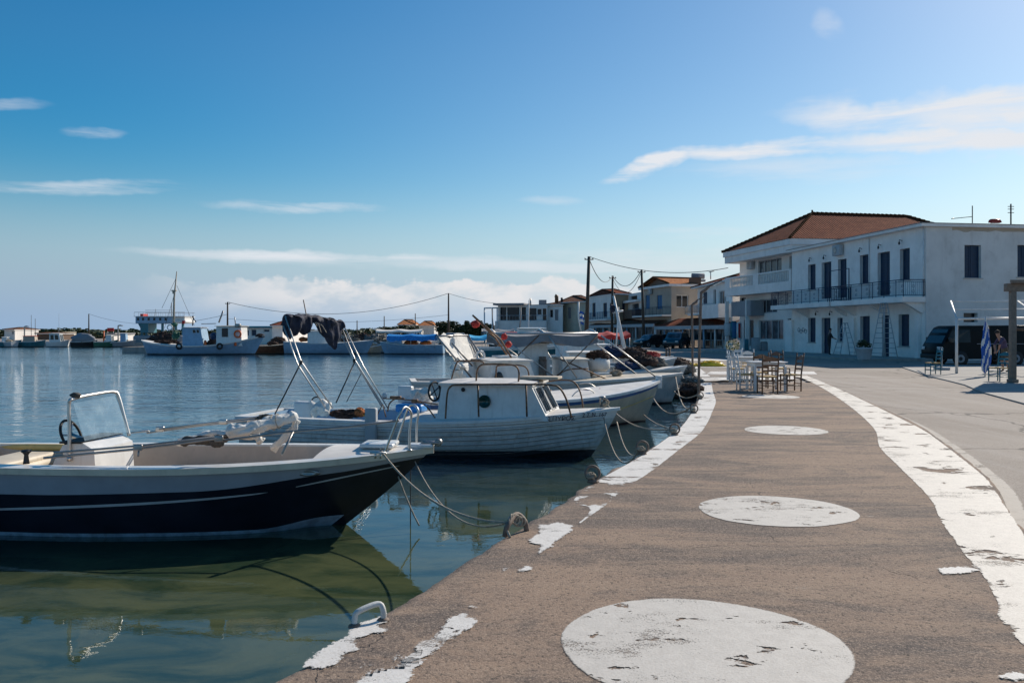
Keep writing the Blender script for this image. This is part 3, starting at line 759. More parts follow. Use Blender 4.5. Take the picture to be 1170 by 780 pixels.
# ================================================================== BOATS
class Hull:
    """x runs from the stern (-L) to the stem (0), y to port, z up from the waterline"""
    def __init__(s, L, B, zst, zmid, zbow, draft=.35, rake=.6, tr=.8, full=2.2, pmid=.30, pbow=.85, tmid=.4, canoe=False, flare=0.):
        s.L, s.B, s.zst, s.zmid, s.zbow, s.draft, s.rake, s.tr, s.full, s.pm, s.pb, s.tm, s.canoe, s.flare = L, B, zst, zmid, zbow, draft, rake, tr, full, pmid, pbow, tmid, canoe, flare
    def b(s, t):
        if t < .42: k = lerp(s.tr, 1, smooth(t/.42)) if not s.canoe else math.sqrt(max(0, 1-(1-t/.42)**s.full))
        else: k = max(0, 1-((t-.42)/.58)**s.full)**.92
        return s.B/2*k
    def zs(s, t):
        if t < s.tm: u = 1-t/s.tm; return s.zmid+(s.zst-s.zmid)*u*u
        u = (t-s.tm)/(1-s.tm); return s.zmid+(s.zbow-s.zmid)*u**2
    def kz(s, t): return -s.draft*(1-.55*smooth((t-.7)/.3))
    def half(s, t, z):
        """half breadth at a height"""
        x = -s.L+s.L*t; best = (9, 0)
        for k in range(41):
            tt = min(1, t+.3*k/40); v = max(.02, min(1, (z-s.kz(tt))/(s.zs(tt)-s.kz(tt)))); q = s.p(tt, v)
            if abs(q[0]-x) < best[0]: best = (abs(q[0]-x), q[1])
        return best[1]
    def p(s, t, v, side=1, off=0.):
        x = -s.L+s.L*t-s.rake*(1-v)**1.15*smooth((t-.45)/.55)**2
        if s.canoe: x += s.rake*.8*(1-v)**1.15*smooth((.5-t)/.5)**2
        z = lerp(s.kz(t), s.zs(t), v); pp = lerp(s.pm, s.pb, smooth((t-.3)/.7))
        y = s.b(t)*(v**pp)*(1+s.flare*(v-1)*0)+off
        return (x, y*side, z)
    def x_t(s, x): return (x+s.L)/s.L
def make_hull(root, h, bands, matnames, nt=30, nv=16, planks=0, name='hull', vmap=None):
    vmap = vmap or (lambda t, v: v)
    """bands(t, v, z) -> material index"""
    mb = MB()
    vs = [k/nv for k in range(nv+1)] if nv == 60 else [(k/nv)**1.3 for k in range(nv+1)]
    if planks:
        vs = [0, .04, .12, .25]; base = .34
        for k in range(planks+1):
            v = lerp(.34, 1, k/planks); vs += [v, v+.0015] if 0 < k < planks else [v]
    def offv(j):
        if not planks or j < 4: return 0.
        k = (j-4+1)//2; return 0.
    for side in (1, -1):
        I = []
        for i in range(nt+1):
            t = i/nt; row = []
            for j, v in enumerate(vs):
                o = 0.
                if planks and j >= 4:
                    fr = (j-4); o = .032 if fr % 2 == 0 and t < .99 else .0
                    if j in (len(vs)-1,): o = 0.
                row.append(mb.vert(h.p(t, vmap(t, min(v, 1)), side, o*(1 if h.b(t) > .05 else 0))))
            I.append(row)
        for i in range(nt):
            for j in range(len(vs)-1):
                f = (I[i][j], I[i+1][j], I[i+1][j+1], I[i][j+1])
                t, v = (i+.5)/nt, (vs[j]+vs[j+1])/2; z = h.p(t, v)[2]
                mb.face(f if side == -1 else f[::-1], bands(t, v, z), not planks)
    # transom
    if not h.canoe:
        n = len(vs)
        for j in range(n-1):
            a, b_ = h.p(0, vs[j]), h.p(0, vs[j+1]); z = (a[2]+b_[2])/2
            mb.poly([(a[0], a[1], a[2]), (b_[0], b_[1], b_[2]), (b_[0], -b_[1], b_[2]), (a[0], -a[1], a[2])], bands(0, (vs[j]+vs[j+1])/2, z))
    return mb.build(name, matnames, root)
def make_gunwale(root, h, w, mats, lip=.03, th=.05, up=.015, nt=40, rail_mat=None, t1=1.0):
    mb = MB()
    for side in (1, -1):
        rows = []
        for i in range(nt+1):
            t = t1*i/nt; b = h.b(t); z = h.zs(t); x = -h.L+h.L*t; lp = lip
            bi = max(b-w, 0.0)
            if i == nt and t1 == 1.: x += lip
            rows.append([mb.vert((x, side*(b+lp), z-th)), mb.vert((x, side*(b+lp), z+up)), mb.vert((x, side*bi, z+up+.008)), mb.vert((x, side*bi, z-th))])
        for i in range(nt):
            for k in range(4):
                f = (rows[i][k], rows[i+1][k], rows[i+1][(k+1) % 4], rows[i][(k+1) % 4])
                mb.face(f if side == -1 else f[::-1], 1 if (k == 0 and rail_mat) else 0)
    if not h.canoe:
        b = h.b(0); z = h.zs(0); mb.bx(-h.L-.02, -h.L+w, -b, b, z-th, z+up+.004)
    return mb.build('gunwale', [mats] + ([rail_mat] if rail_mat else []), root)
def make_foredeck(root, h, td, mat_, w=.05, camber=.05, floor=.2, name='foredeck', nt=14, t1=.995, bulk=True):
    mb = MB()
    def fn(u, v):
        t = lerp(td, t1, u); b = max(h.b(t)-w, 0.001); y = lerp(-b, b, v)
        return (-h.L+h.L*t, y, h.zs(t)+.018+camber*(1-(2*v-1)**2)*min(1, b/.5))
    mb.grid(fn, nt, 8)
    if bulk:
        b = max(h.b(td)-w, .01); x = -h.L+h.L*td; z = h.zs(td)+.018
        pts = [(x, lerp(-b, b, k/8), z+camber*(1-(2*k/8-1)**2)*min(1, b/.5)) for k in range(9)]
        bf = min(b, h.half(td, floor)-.03); mb.poly([(x, -bf, floor)] + pts + [(x, bf, floor)])
    return mb.build(name, mat_, root)
def make_liner(root, h, w, t0, t1, floor, mat_, nt=20, inset=.06, name='cockpit_liner'):
    mb = MB()
    for side in (1, -1):
        rows = []
        for i in range(nt+1):
            t = lerp(t0, t1, i/nt); b = max(h.b(t)-w, .02); z = h.zs(t)
            rows.append([mb.vert((-h.L+h.L*t, side*b, z)), mb.vert((-h.L+h.L*t, side*max(min(b-inset, h.half(t, floor)-.03), .01), floor)), mb.vert((-h.L+h.L*t, 0, floor))])
        for i in range(nt):
            for k in range(2):
                f = (rows[i][k], rows[i][k+1], rows[i+1][k+1], rows[i+1][k]); mb.face(f if side == 1 else f[::-1])
    b = h.b(t0)-w; x = -h.L+h.L*t0+.01; mb.poly([(x, -b, floor), (x, b, floor), (x, b, h.zs(t0)), (x, -b, h.zs(t0))])
    return mb.build(name, mat_, root)
def make_cabin(root, x0, x1, hw, z0, z1, slope_f=.2, slope_b=0., wall='white_paint', roof='deck_white', over=.06, side_win=(), front=True, back_open=False, taper=.88, win='dark_window', name='cabin', rth=.04, frame='white_paint'):
    """cabin > roof, window"""
    mb = MB(); xt0, xt1 = x0+slope_b, x1-slope_f; ht = hw*taper
    b = [(x0, -hw, z0), (x1, -hw*.92, z0), (x1, hw*.92, z0), (x0, hw, z0)]; tp = [(xt0, -ht, z1), (xt1, -ht*.95, z1), (xt1, ht*.95, z1), (xt0, ht, z1)]
    i = [mb.vert(p) for p in b]; j = [mb.vert(p) for p in tp]
    for k in range(4): mb.face((i[k], i[(k+1) % 4], j[(k+1) % 4], j[k]))
    mb.face(j)
    c = mb.build(name, wall, root)
    r_ = MB()
    def fn(u, v): return (lerp(xt0-over, xt1+over, u), lerp(-ht-over, ht+over, v)*(1 if u < .8 else .97), z1+.012+.05*(1-(2*v-1)**2)*(1-(2*u-1)**6*.6))
    I = r_.grid(fn, 6, 8)
    r_.bx(xt0-over, xt1+over, -ht-over, ht+over, z1-rth+.008, z1+.008)
    r_.build('roof', roof, c)
    def P(face, u, v, off=.012):
        if face == 'f':
            a = Vector(b[1]).lerp(Vector(b[2]), u); q = Vector(tp[1]).lerp(Vector(tp[2]), u); nrm = Vector((z1-z0, 0, slope_f)).normalized()
        elif face == 's':
            a = Vector(b[0]).lerp(Vector(b[1]), u); q = Vector(tp[0]).lerp(Vector(tp[1]), u); nrm = Vector((0, -1, .1))
        elif face == 'p':
            a = Vector(b[3]).lerp(Vector(b[2]), u); q = Vector(tp[3]).lerp(Vector(tp[2]), u); nrm = Vector((0, 1, .1))
        else:
            a = Vector(b[0]).lerp(Vector(b[3]), u); q = Vector(tp[0]).lerp(Vector(tp[3]), u); nrm = Vector((-1, 0, 0))
        return a.lerp(q, v)+nrm*off
    wins = []
    if front: wins += [('f', .07, .47, .22, .88), ('f', .53, .93, .22, .88)]
    for (u0, u1, v0, v1) in side_win: wins += [('s', u0, u1, v0, v1), ('p', u0, u1, v0, v1)]
    if back_open: wins += [('b', .3, .7, .05, .9)]
    for (fc, u0, u1, v0, v1) in wins:
        m = MB(); m.poly([P(fc, u0, v0), P(fc, u1, v0), P(fc, u1, v1), P(fc, u0, v1)])
        wo = m.build('window', win, c)
        fr = MB(); ring = [P(fc, u0, v0, .014), P(fc, u1, v0, .014), P(fc, u1, v1, .014), P(fc, u0, v1, .014), P(fc, u0, v0, .014)]
        for a_, b_ in zip(ring, ring[1:]): fr.tube([a_, b_], .014, 4)
        # frame belongs to the window but lives two levels down: keep it in the window mesh
        me = wo.data
        base = MB(); base.v = m.v+fr.v; base.f = list(m.f)+[tuple(k+len(m.v) for k in f) for f in fr.f]; base.m = [0]+[1]*len(fr.f); base.sm = [False]*len(base.f)
        bpy.data.objects.remove(wo); base.build('window', [win, frame], c)
    return c, P
class BP:
    """world pixel ray -> boat-local point at a given side offset"""
    def __init__(s, loc, rz): s.x, s.y, s.c, s.s = loc[0], loc[1], math.cos(rz), math.sin(rz)
    def __call__(s, px, py, ly=0.):
        k = (px-CXP)/F; lx = (k*(s.y+ly*s.c)-s.x+ly*s.s)/(s.c-k*s.s); Y = s.y+lx*s.s+ly*s.c
        return Vector((lx, ly, CH-(py-HY)/F*Y))
def fold_bundle(mb, path, r0, seg=26, amp=.35, m=0, freq=5.):
    path = catmull(path, 16); n = len(path); s0 = random.random()*50
    def rr(i, k):
        e = min(1, i/4, (n-1-i)/3)+.15
        return e
    prev = None; rings = []
    for i, p in enumerate(path):
        d = (path[min(i+1, n-1)]-path[max(i-1, 0)]).normalized(); a = Vector((0, 0, 1))-d*d.z; a.normalize(); b = d.cross(a)
        ring = []
        for k in range(seg):
            th = 2*PI*k/seg
            q = 1+amp*mnoise.noise(Vector((i*.11+s0, math.cos(th)*1.5, math.sin(th)*1.5)))*2+.10*math.sin(th*5+i*.25)+.30*abs(mnoise.noise(Vector((i*.10+s0, math.cos(th+i*.05)*4.5, math.sin(th+i*.05)*4.5))))-.12*math.exp(-((i % 22)-11)**2/3.)
            rad = r0*min(1., .35+i/9)*min(1., .35+(n-1-i)/8)*q
            ring.append(mb.vert(p+(a*math.cos(th)+b*math.sin(th))*rad))
        rings.append(ring)
    for i in range(n-1):
        for k in range(seg): mb.face((rings[i][k], rings[i][(k+1) % seg], rings[i+1][(k+1) % seg], rings[i+1][k]), m, True)
    mb.face(rings[0][::-1], m); mb.face(rings[-1], m)
def u_rail(mb, a, b, h, r=.014, lean=(0, 0, 0), m=0, rad=.12):
    a = Vector(a); b = Vector(b); up = Vector((0, 0, h))+Vector(lean); d = (b-a).normalized()
    pts = [a, a+up*.55, a+up*.85+d*rad*.15, a+up+d*rad*.8, b+up-d*rad*.8, b+up*.85-d*rad*.15, b+up*.55, b]
    mb.tube(catmull(pts, 5), r, 8, m)

# ---------------------------------------------------------- 1. black open motor boat
BL, BR = (-.97, 9.95, 0), R(-3.2)
root = thing('motor_boat', 'open motor boat with glossy black hull and small windscreen, nearest the camera', 'boat', BL, BR)
bp = BP(BL, BR)
H = Hull(6.3, 2.15, .80, .80, .92, draft=.38, rake=1.25, tr=.86, full=2.5, pmid=.26, pbow=.62, tmid=.45)
def vb(t): return interp([(0, .73), (.3, .75), (.6, .78), (.85, .86), (1, .90)], t)
def bands(t, v, z):
    if v > .8: return 1
    return 0
mb = make_hull(root, H, bands, ['black_gelcoat', 'grey_gelcoat', 'antifoul_black'], nt=60, nv=60, vmap=lambda t, v: v/.8*vb(t) if v <= .8 else vb(t)+(v-.8)/.2*(1-vb(t)))
# long light stripe on the black topside
st = MB()
def stripe(t0, t1, va, vb, wa, n=40):
    for side in (1, -1):
        rows = []
        for i in range(n+1):
            u = i/n; t = lerp(t0, t1, u); v = lerp(va, vb, u); wd = wa*math.sin(PI*min(1, max(.02, u)))**.35
            a = H.p(t, v-wd, side, .008); b_ = H.p(t, v+wd, side, .008); rows.append((st.vert(a), st.vert(b_)))
        for i in range(n):
            f = (rows[i][0], rows[i+1][0], rows[i+1][1], rows[i][1]); st.face(f if side == -1 else f[::-1], 0, True)
stripe(.12, .74, .56, .735, .013); stripe(.79, .97, .76, .84, .010); st.build('hull_stripe', 'pale_grey', root)
wl = MB()
for side in (1, -1):
    rows = []
    for i in range(61):
        t = i/60*.97
        # find v for two heights
        def vz(z): return max(0.02, min(1, (z-H.kz(t))/(H.zs(t)-H.kz(t))))
        up_ = .045+.085*smooth((t-.72)/.2)
        rows.append((wl.vert(H.p(t, vz(-.03), side, .008)), wl.vert(H.p(t, vz(up_), side, .008))))
    for i in range(60):
        f = (rows[i][0], rows[i+1][0], rows[i+1][1], rows[i][1]); wl.face(f if side == -1 else f[::-1], 0, True)
wl.build('boot_stripe', 'waterline_blue', root)
make_gunwale(root, H, .17, 'white_gelcoat', lip=.035, th=.055, nt=60, rail_mat='cream_paint')
make_liner(root, H, .17, .05, .80, .28, 'cockpit_tan', inset=.05)
make_foredeck(root, H, .80, 'deck_white', w=.10, camber=.05, floor=.28, nt=12)
# foredeck step / anchor locker lid and bow cap
m = MB(); m.box((-.62, 0, H.zs(.9)+.085), (.40, .42, .05), bev=.02); m.box((-.12, 0, H.zs(.99)+.035), (.30, .22, .05), bev=.02); m.build('locker_lid', 'white_gelcoat', root)
m = MB(); m.tube([(-.10, -.03, .99), (.10, -.03, .985)], .02); m.tube([(-.10, .03, .99), (.10, .03, .985)], .02); m.lathe([(.03, -.035), (.045, -.03), (.025, 0), (.045, .03), (.03, .035)], (.09, 0, .99), 14, M=Matrix.Rotation(R(90), 3, 'X')); m.box((-.02, 0, .985), (.2, .07, .02), bev=.005); m.build('bow_roller', 'dull_steel', root)
# side recess fitting and cleats
m = MB(); c = bp(372, 521, -.0); tt = H.x_t(c.x); yy = -H.p(tt, .90)[1]
m.lathe([(.001, -.01), (.085, -.01), (.095, .004), (.055, .012), (.04, .004), (.001, .004)], (c.x, yy-.002, lerp(H.kz(tt), H.zs(tt), .9)), 20, M=Matrix.Rotation(R(90), 3, 'X') @ Matrix.Diagonal(Vector((1.5, .42, 1))))
m.build('hull_fitting', 'dull_steel', root)
for (px, py, ly) in [(432, 513, -.62), (440, 505, .45)]:
    c = bp(px, py, ly); m = MB(); m.tube([(c.x-.09, ly, H.zs(H.x_t(c.x))+.06), (c.x+.09, ly, H.zs(H.x_t(c.x))+.06)], .014); m.tube([(c.x-.03, ly, H.zs(H.x_t(c.x))), (c.x-.03, ly, H.zs(H.x_t(c.x))+.06)], .012); m.tube([(c.x+.03, ly, H.zs(H.x_t(c.x))), (c.x+.03, ly, H.zs(H.x_t(c.x))+.06)], .012); m.build('cleat', 'stainless', root)
# two pulpit hoops
for ly, pa, pb_, top in ((-.42, (439, 508), (468, 507), (462, 466)), (.42, (452, 500), (476, 503), (470, 463))):
    a = bp(pa[0], pa[1], ly); b_ = bp(pb_[0], pb_[1], ly*.55); ta, tb = bp(top[0]-4, top[1]+2, ly), bp(top[0]+6, top[1]+2, ly*.55)
    a.z = H.zs(H.x_t(a.x))+.02; b_.z = H.zs(H.x_t(b_.x))+.02
    m = MB(); m.tube(catmull([a, a.lerp(ta, .6), ta-Vector((.015, 0, .05)), ta.lerp(tb, .3)+Vector((0, 0, .02)), ta.lerp(tb, .75)+Vector((0, 0, .02)), tb-Vector((-.02, 0, .05)), tb.lerp(b_, .5), b_], 6), .0145, 10)
    for q_ in (a, b_): m.lathe([(.03, 0), (.03, .012), (.018, .02)], (q_.x, q_.y, q_.z-.005), 10)
    m.build('bow_rail', 'stainless', root)
# steering console with windscreen
cx0, cx1 = -4.38, -3.90; zc = 1.02
nl = bp(83, 515, -.42); n_top = bp(82, 455, -.42); f_top = bp(138, 448, .48); f_bot = bp(147, 495, .48)
xa = nl.x
con = MB()
prof = [(xa-.30, .28), (xa+.30, .28), (xa+.26, .92), (xa+.10, 1.02), (xa-.12, .98), (xa-.22, .80), (xa-.30, .60)]
for s_, sg in ((-.42, 1), (.46, -1)):
    con.poly([(x, s_, z) for x, z in (prof if sg == 1 else prof[::-1])])
for (x0, z0), (x1, z1) in zip(prof, prof[1:]+prof[:1]): con.poly([(x0, -.42, z0), (x0, .46, z0), (x1, .46, z1), (x1, -.42, z1)])
cons = con.build('console', 'white_gelcoat', root)
m = MB(); m.bx(xa-.15, xa+.12, -.44, .48, 1.0, 1.022); m.build('dash_panel', 'black_rubber', cons)
g = MB()
g.poly([(xa+.14, -.41, 1.03), (xa+.20, .47, 1.03), (xa+.04, .47, 1.50), (xa-.0, -.41, 1.47)])
# small side return of the screen
g.build('windscreen', 'windscreen_glass', root)
fr = MB()
fr.tube(catmull([(xa-.02, -.45, .85), (xa-.02, -.45, 1.2), (xa-.025, -.45, 1.46), (xa+.0, -.40, 1.525), (xa+.02, .1, 1.55), (xa+.03, .43, 1.545), (xa+.06, .49, 1.48), (xa+.14, .49, 1.2), (xa+.20, .49, .98)], 6), .021, 10)
fr.tube([(xa-.02, -.45, .85), (xa-.02, -.45, .80)], .03)
fr.build('windscreen_frame', 'stainless', root)
m = MB(); m.blob((xa-.0, -.36, 1.56), (.06, .05, .035), amp=.2); m.build('rope_knot', 'rope_dark', root)
wc = Vector((xa-.26, -.02, 1.05)); Mr = Matrix.Rotation(R(68), 3, 'Y')
m = MB(); m.torus(wc, .19, .017, Mr, 30, 8); sw = m.build('steering_wheel', 'black_rubber', root)
m = MB()
for k in range(3):
    a = 2*PI*k/3+.4; m.tube([wc, wc+Mr @ Vector((.19*math.cos(a), .19*math.sin(a), 0))], .012)
m.tube([wc, wc+Vector((.16, 0, -.06))], .03); m.build('spoke', 'stainless', sw)
# throttle
m = MB(); q_ = bp(36, 516, -.62); zz = H.zs(.3)
q2 = bp(30, 516, -.80); m.lathe([(.035, 0), (.03, .03), (.022, .10), (.035, .12), (.055, .135), (.05, .155), (.01, .16)], (q2.x, q2.y, zz+.02), 12); m.build('fairlead_post', 'black_metal', root)
# seats
m = MB(); m.box((xa-1.15, 0, .62), (.55, 1.5, .12), bev=.05); m.box((xa-1.15, 0, .42), (.5, 1.4, .28), bev=.02); s_ = m.build('helm_bench', 'cream_paint', root)
m = MB(); m.box((xa-1.15, 0, .70), (.50, 1.40, .08), bev=.03); m.build('bench_cushion', 'cream_paint', root)
m = MB(); m.box((-1.75, 0, .48), (.60, .70, .22), bev=.04); m.box((-2.9, .50, .42), (1.4, .30, .26), bev=.04); m.box((-2.9, -.50, .42), (1.4, .30, .26), bev=.04); m.build('bow_seat', 'cockpit_tan', root)
# yellow-lined far coaming cushion near the stern
m = MB(); m.box((-5.35, .80, .78), (1.4, .07, .09), bev=.03); m.build('coaming_pad', 'yellow_cream', root)
# folded bimini frame: dark poles laid forward along both sides, with the rolled canvas
fr = MB()
pl = [bp(50, 523, -.86), bp(150, 513.5, -.80), bp(255, 500, -.66)]
fr.tube(pl, .014); fr.tube([bp(62, 517, -.86), bp(160, 509, -.80), bp(250, 498.5, -.66)], .012)
fr.tube([bp(255, 503, -.66), bp(330, 493, -.62), bp(400, 487, -.5), bp(456, 480, -.42)], .013)
for (px, py) in ((68, 519), (158, 511), (250, 501)):
    c = bp(px, py, -.82 if px < 200 else -.66); fr.box(c, (.10, .035, .07), bev=.01)
fr.tube([bp(335, 493, -.62), bp(322, 519, -.80)], .014)
fr.tube([bp(159, 512, -.8), bp(158, 521, -.86)], .012)
fr.build('folded_bimini_frame', 'dull_steel', root)
fr = MB()
fr.tube([bp(168, 494, .88), bp(235, 485, .86), bp(300, 478, .80)], .015); fr.tube([bp(182, 490, .84), bp(255, 481, .84), bp(312, 474, .80)], .013)
fr.tube([bp(170, 492, .88), bp(150, 494, .9)], .012)
fr.box(bp(183, 490, .86), (.11, .05, .07), bev=.01); fr.box(bp(255, 482, .84), (.11, .05, .07), bev=.01)
fr.build('folded_bimini_frame', 'stainless', root)
m = MB(); fold_bundle(m, [bp(258, 493, -.3), bp(278, 491, -.25), bp(300, 485, -.1), bp(322, 480, .05), bp(340, 474.5, .15)], .068, amp=.3)
fold_bundle(m, [bp(200, 506, .1), bp(225, 500, .1), bp(255, 497, .05), bp(290, 497, .1), bp(300, 505, .1)], .05, amp=.5)
fold_bundle(m, [bp(338, 478, .2), bp(335, 488, .2), bp(320, 505, .2), bp(310, 513, .25)], .04, amp=.5)
m.build('rolled_canopy', 'white_cloth', root)
m = MB(); fold_bundle(m, [bp(205, 506, -.2), bp(222, 503, -.2), bp(245, 503, -.2), bp(262, 499, -.2)], .035, amp=.6); m.blob(bp(248, 504, -.5), (.09, .05, .07)); m.blob(bp(304, 478, .75), (.14, .08, .06), amp=.5); m.build('canopy_strap', 'rope_dark', root)
m = MB()
for px, py in ((285, 489), (318, 481), (312, 483)):
    c = bp(px, py, 0.); m.torus(c, .09, .006, Matrix.Rotation(R(80), 3, 'Y'), 16, 5)
m.build('canopy_tie', 'rope', root)

# ---------------------------------------------------------- 2. white cabin boat with lettering
BL2, BR2 = (1.98, 15.45, 0), R(-13.0)
root = thing('cabin_boat', 'white cabin boat with green porthole and navy folded bimini, behind the black boat', 'boat', BL2, BR2)
bp2 = BP(BL2, BR2)
H2 = Hull(7.35, 2.35, .66, .66, .90, draft=.4, rake=.62, tr=.78, full=2.4, pmid=.26, pbow=.72, tmid=.42)
make_hull(root, H2, lambda t, v, z: (2 if v > .865 else 0), [hull_mat('old_white_paint', 'antifoul_black', .12), 'antifoul_black', 'white_paint'], nt=40, planks=8)
make_gunwale(root, H2, .12, 'white_paint', lip=.03, th=.035, nt=50)
m = MB()
for k in range(1, 8):
    for side in (1, -1): m.tube([Vector(H2.p(t/40, lerp(.34, 1, k/8)-.006, side, .012)) for t in range(40)], .005, 4)
m.build('plank_seams', 'stucco_grey', root, split=False)
m = MB()
for side in (1, -1):
    m.tube([Vector(H2.p(t/40, .865, side, .012)) for t in range(40)], .016, 6)
m.build('rubbing_strake', 'pale_grey', root)
make_liner(root, H2, .12, .03, .47, .25, 'pale_blue_paint')
make_foredeck(root, H2, .46, 'deck_white', w=.08, camber=.03, floor=.25, nt=20)
cx = [bp2(499, 474, -.78).x, bp2(627, 473, -.7).x]
cab, P_ = make_cabin(root, cx[0], cx[1], .80, .70, 1.36, slope_f=.34, slope_b=.09, wall='white_paint', front=True, taper=.93, name='cabin')
m = MB(); c = bp2(553.5, 458.5, -.80); m.lathe([(.001, .004), (.10, .004), (.10, .016), (.115, .016), (.12, 0)], (c.x, -.80, c.z), 22, M=Matrix.Rotation(R(88), 3, 'X')); m.build('porthole', 'green_glass', cab)
m = MB(); c = bp2(529, 445, -.78); m.lathe([(.001, .006), (.035, .006), (.04, 0)], (c.x, -.775, c.z), 12, M=Matrix.Rotation(R(88), 3, 'X')); m.build('vent', 'black_rubber', cab)
# pipe rails
def ptube(mb, bpf, pts, r=.015, sm=True, m=0):
    q_ = [bpf(*p) for p in pts]; mb.tube(catmull(q_, 5) if sm and len(q_) > 2 else q_, r, 8, m)
m = MB()
ptube(m, bp2, [(509, 478, -.95), (511, 450, -.95), (515, 441.5, -.95), (523, 439.5, -.95), (560, 439, -.95), (600, 439, -.95), (628, 439.5, -.95), (639, 443, -.92), (647, 456, -.88), (653, 477, -.80)], .017)
for px in (546, 601): ptube(m, bp2, [(px, 440, -.95), (px+1, 476, -.98)], .017, False)
m.build('side_rail', 'rusty_pipe', root)
m = MB()
ptube(m, bp2, [(629, 473, .75), (629, 445, .85)], .016, False)
ptube(m, bp2, [(520, 436, .95), (560, 437, .95), (620, 436, .95), (640, 434, .9), (655, 436, .85), (663, 448, .75), (667, 470, .6)], .016)
m.build('side_rail', 'rusty_pipe', root)
m = MB()
ptube(m, bp2, [(544, 438, -.5), (545, 424, -.5), (549, 417.5, -.5), (558, 416, -.5), (582, 416.5, -.5), (590, 419, -.5), (593, 426, -.5), (592, 438, -.5)], .017)
ptube(m, bp2, [(567, 436, .4), (567, 422, .4), (570, 417.5, .4), (590, 417, .4), (600, 419, .4), (604, 426, .4), (604, 436, .4)], .016)
ptube(m, bp2, [(515, 436, .1), (519, 422, .1), (523, 413, .1), (530, 412, .1), (549, 412.5, .1), (553, 415, .1)], .015)
m.build('roof_rail', 'rusty_pipe', root)
m = MB(); a, b_ = bp2(596, 429, .1), bp2(640, 430, .1); m.box(((a.x+b_.x)/2, .1, (a.z+b_.z)/2-.03), (b_.x-a.x, .5, .05), bev=.01); m.build('roof_board', 'weathered_wood', root)
# steering wheel hung on the aft face and control box
c = bp2(496.5, 447, -.55); Mr = Matrix.Rotation(R(90), 3, 'Y') @ Matrix.Rotation(R(20), 3, 'X')
m = MB(); m.torus(c, .175, .02, Mr, 26, 8); sw = m.build('steering_wheel', 'black_rubber', root)
m = MB()
for k in range(4): m.tube([c, c+Mr @ Vector((.175*math.cos(k*PI/2+.5), .175*math.sin(k*PI/2+.5), 0))], .011)
m.build('spoke', 'black_metal', sw)
m = MB(); c = bp2(507, 447, -.6); m.box(c, (.10, .12, .18), bev=.02); m.build('control_box', 'black_metal', root)
# windscreen wiper, bow post, fender
m = MB(); m.tube([P_('f', .25, .2, .03), P_('f', .32, .75, .03)], .008, 5); m.tube([P_('f', .7, .2, .03), P_('f', .62, .75, .03)], .008, 5); m.build('wiper', 'black_metal', cab)
m = MB(); m.lathe([(.05, 0), (.045, .14), (.06, .15), (.06, .18), (.01, .19)], (-.30, 0, .93), 12); m.tube([(-.30, -.13, 1.04), (-.30, .13, 1.04)], .02); m.build('mooring_bitt', 'dull_steel', root)
m = MB(); m.blob((-.28, .05, 1.0), (.11, .10, .07), amp=.5); m.build('rope_coil', 'rope', root)
# lettering on the bow strake
def add_text(txt, root, loc, rot, size, mt, name='lettering'):
    cu = bpy.data.curves.new('txt', 'FONT'); cu.body = txt; cu.size = size; cu.extrude = .0015; cu.align_x = 'CENTER'; cu.align_y = 'CENTER'
    o = bpy.data.objects.new('txt', cu); COL.objects.link(o); dg = bpy.context.evaluated_depsgraph_get(); dg.update()
    me = bpy.data.meshes.new_from_object(o.evaluated_get(dg)); bpy.data.objects.remove(o)
    me.materials.clear(); me.materials.append(MATS[mt]); me.transform(Matrix.LocRotScale(Vector(loc), Matrix(rot).to_euler() if not hasattr(rot, 'order') else rot, Vector((1, 1, 1))))
    t_ = bpy.data.objects.new(name, me); COL.objects.link(t_); t_.parent = root; return t_
from mathutils import Euler
for txt, x0 in (('ΣΠΥΡΟΣ', -.95), ('2 Σ.Ν. 167', -.38)):
    tt = H2.x_t(x0); a = Vector(H2.p(tt-.03, .935, -1)); b_ = Vector(H2.p(tt+.03, .935, -1)); mid = Vector(H2.p(tt, .935, -1))
    yaw = math.atan2(b_.y-a.y, b_.x-a.x)
    add_text(txt, root, (mid.x, mid.y-.07, mid.z+.005), Euler((R(90+14), 0, yaw)), .125 if txt[0] != '2' else .11, 'navy_letters')
# folded navy bimini at the stern: far and near arms leaning aft
m = MB()
nb = [(380, 466, -.9), (344, 413, -.9), (326, 361, -.9)]; nb2 = [(372, 466, -.9), (340, 416, -.9), (324, 372, -.9)]
fb = [(440, 467, .6), (406, 412, .6), (389, 371, .6)]; fb2 = [(436, 464, .6), (404, 411, .6), (386, 374, .6)]; fb3 = [(443, 466, .7), (415, 418, .7), (391, 368, .7)]
for s_ in (nb, nb2, fb, fb2, fb3): ptube(m, bp2, s_, .014, False)
bm_ = m.build('bimini_frame', 'stainless', root)
m = MB()
ptube(m, bp2, [(314, 473, -.9), (344, 414, -.9)], .014, False); ptube(m, bp2, [(384, 460, .2), (405, 414, .6)], .014, False); ptube(m, bp2, [(396, 459, .7), (413, 426, .7)], .008, False)
for px, py, ly in ((344, 414, -.9), (405, 412, .6)): m.box(bp2(px, py, ly), (.06, .05, .08), bev=.012)
m.build('bimini_strut', 'black_metal', bm_)
ta, tb = bp2(327, 364, -.85), bp2(390, 371, .6)
hang = [(0, .33), (.06, .42), (.14, .34), (.22, .22), (.30, .34), (.38, .22), (.46, .08), (.54, .10), (.62, .26), (.70, .34), (.78, .50), (.86, .54), (.93, .36), (1, .12)]
m = MB(); N1 = 60; N2 = 22; rings = []
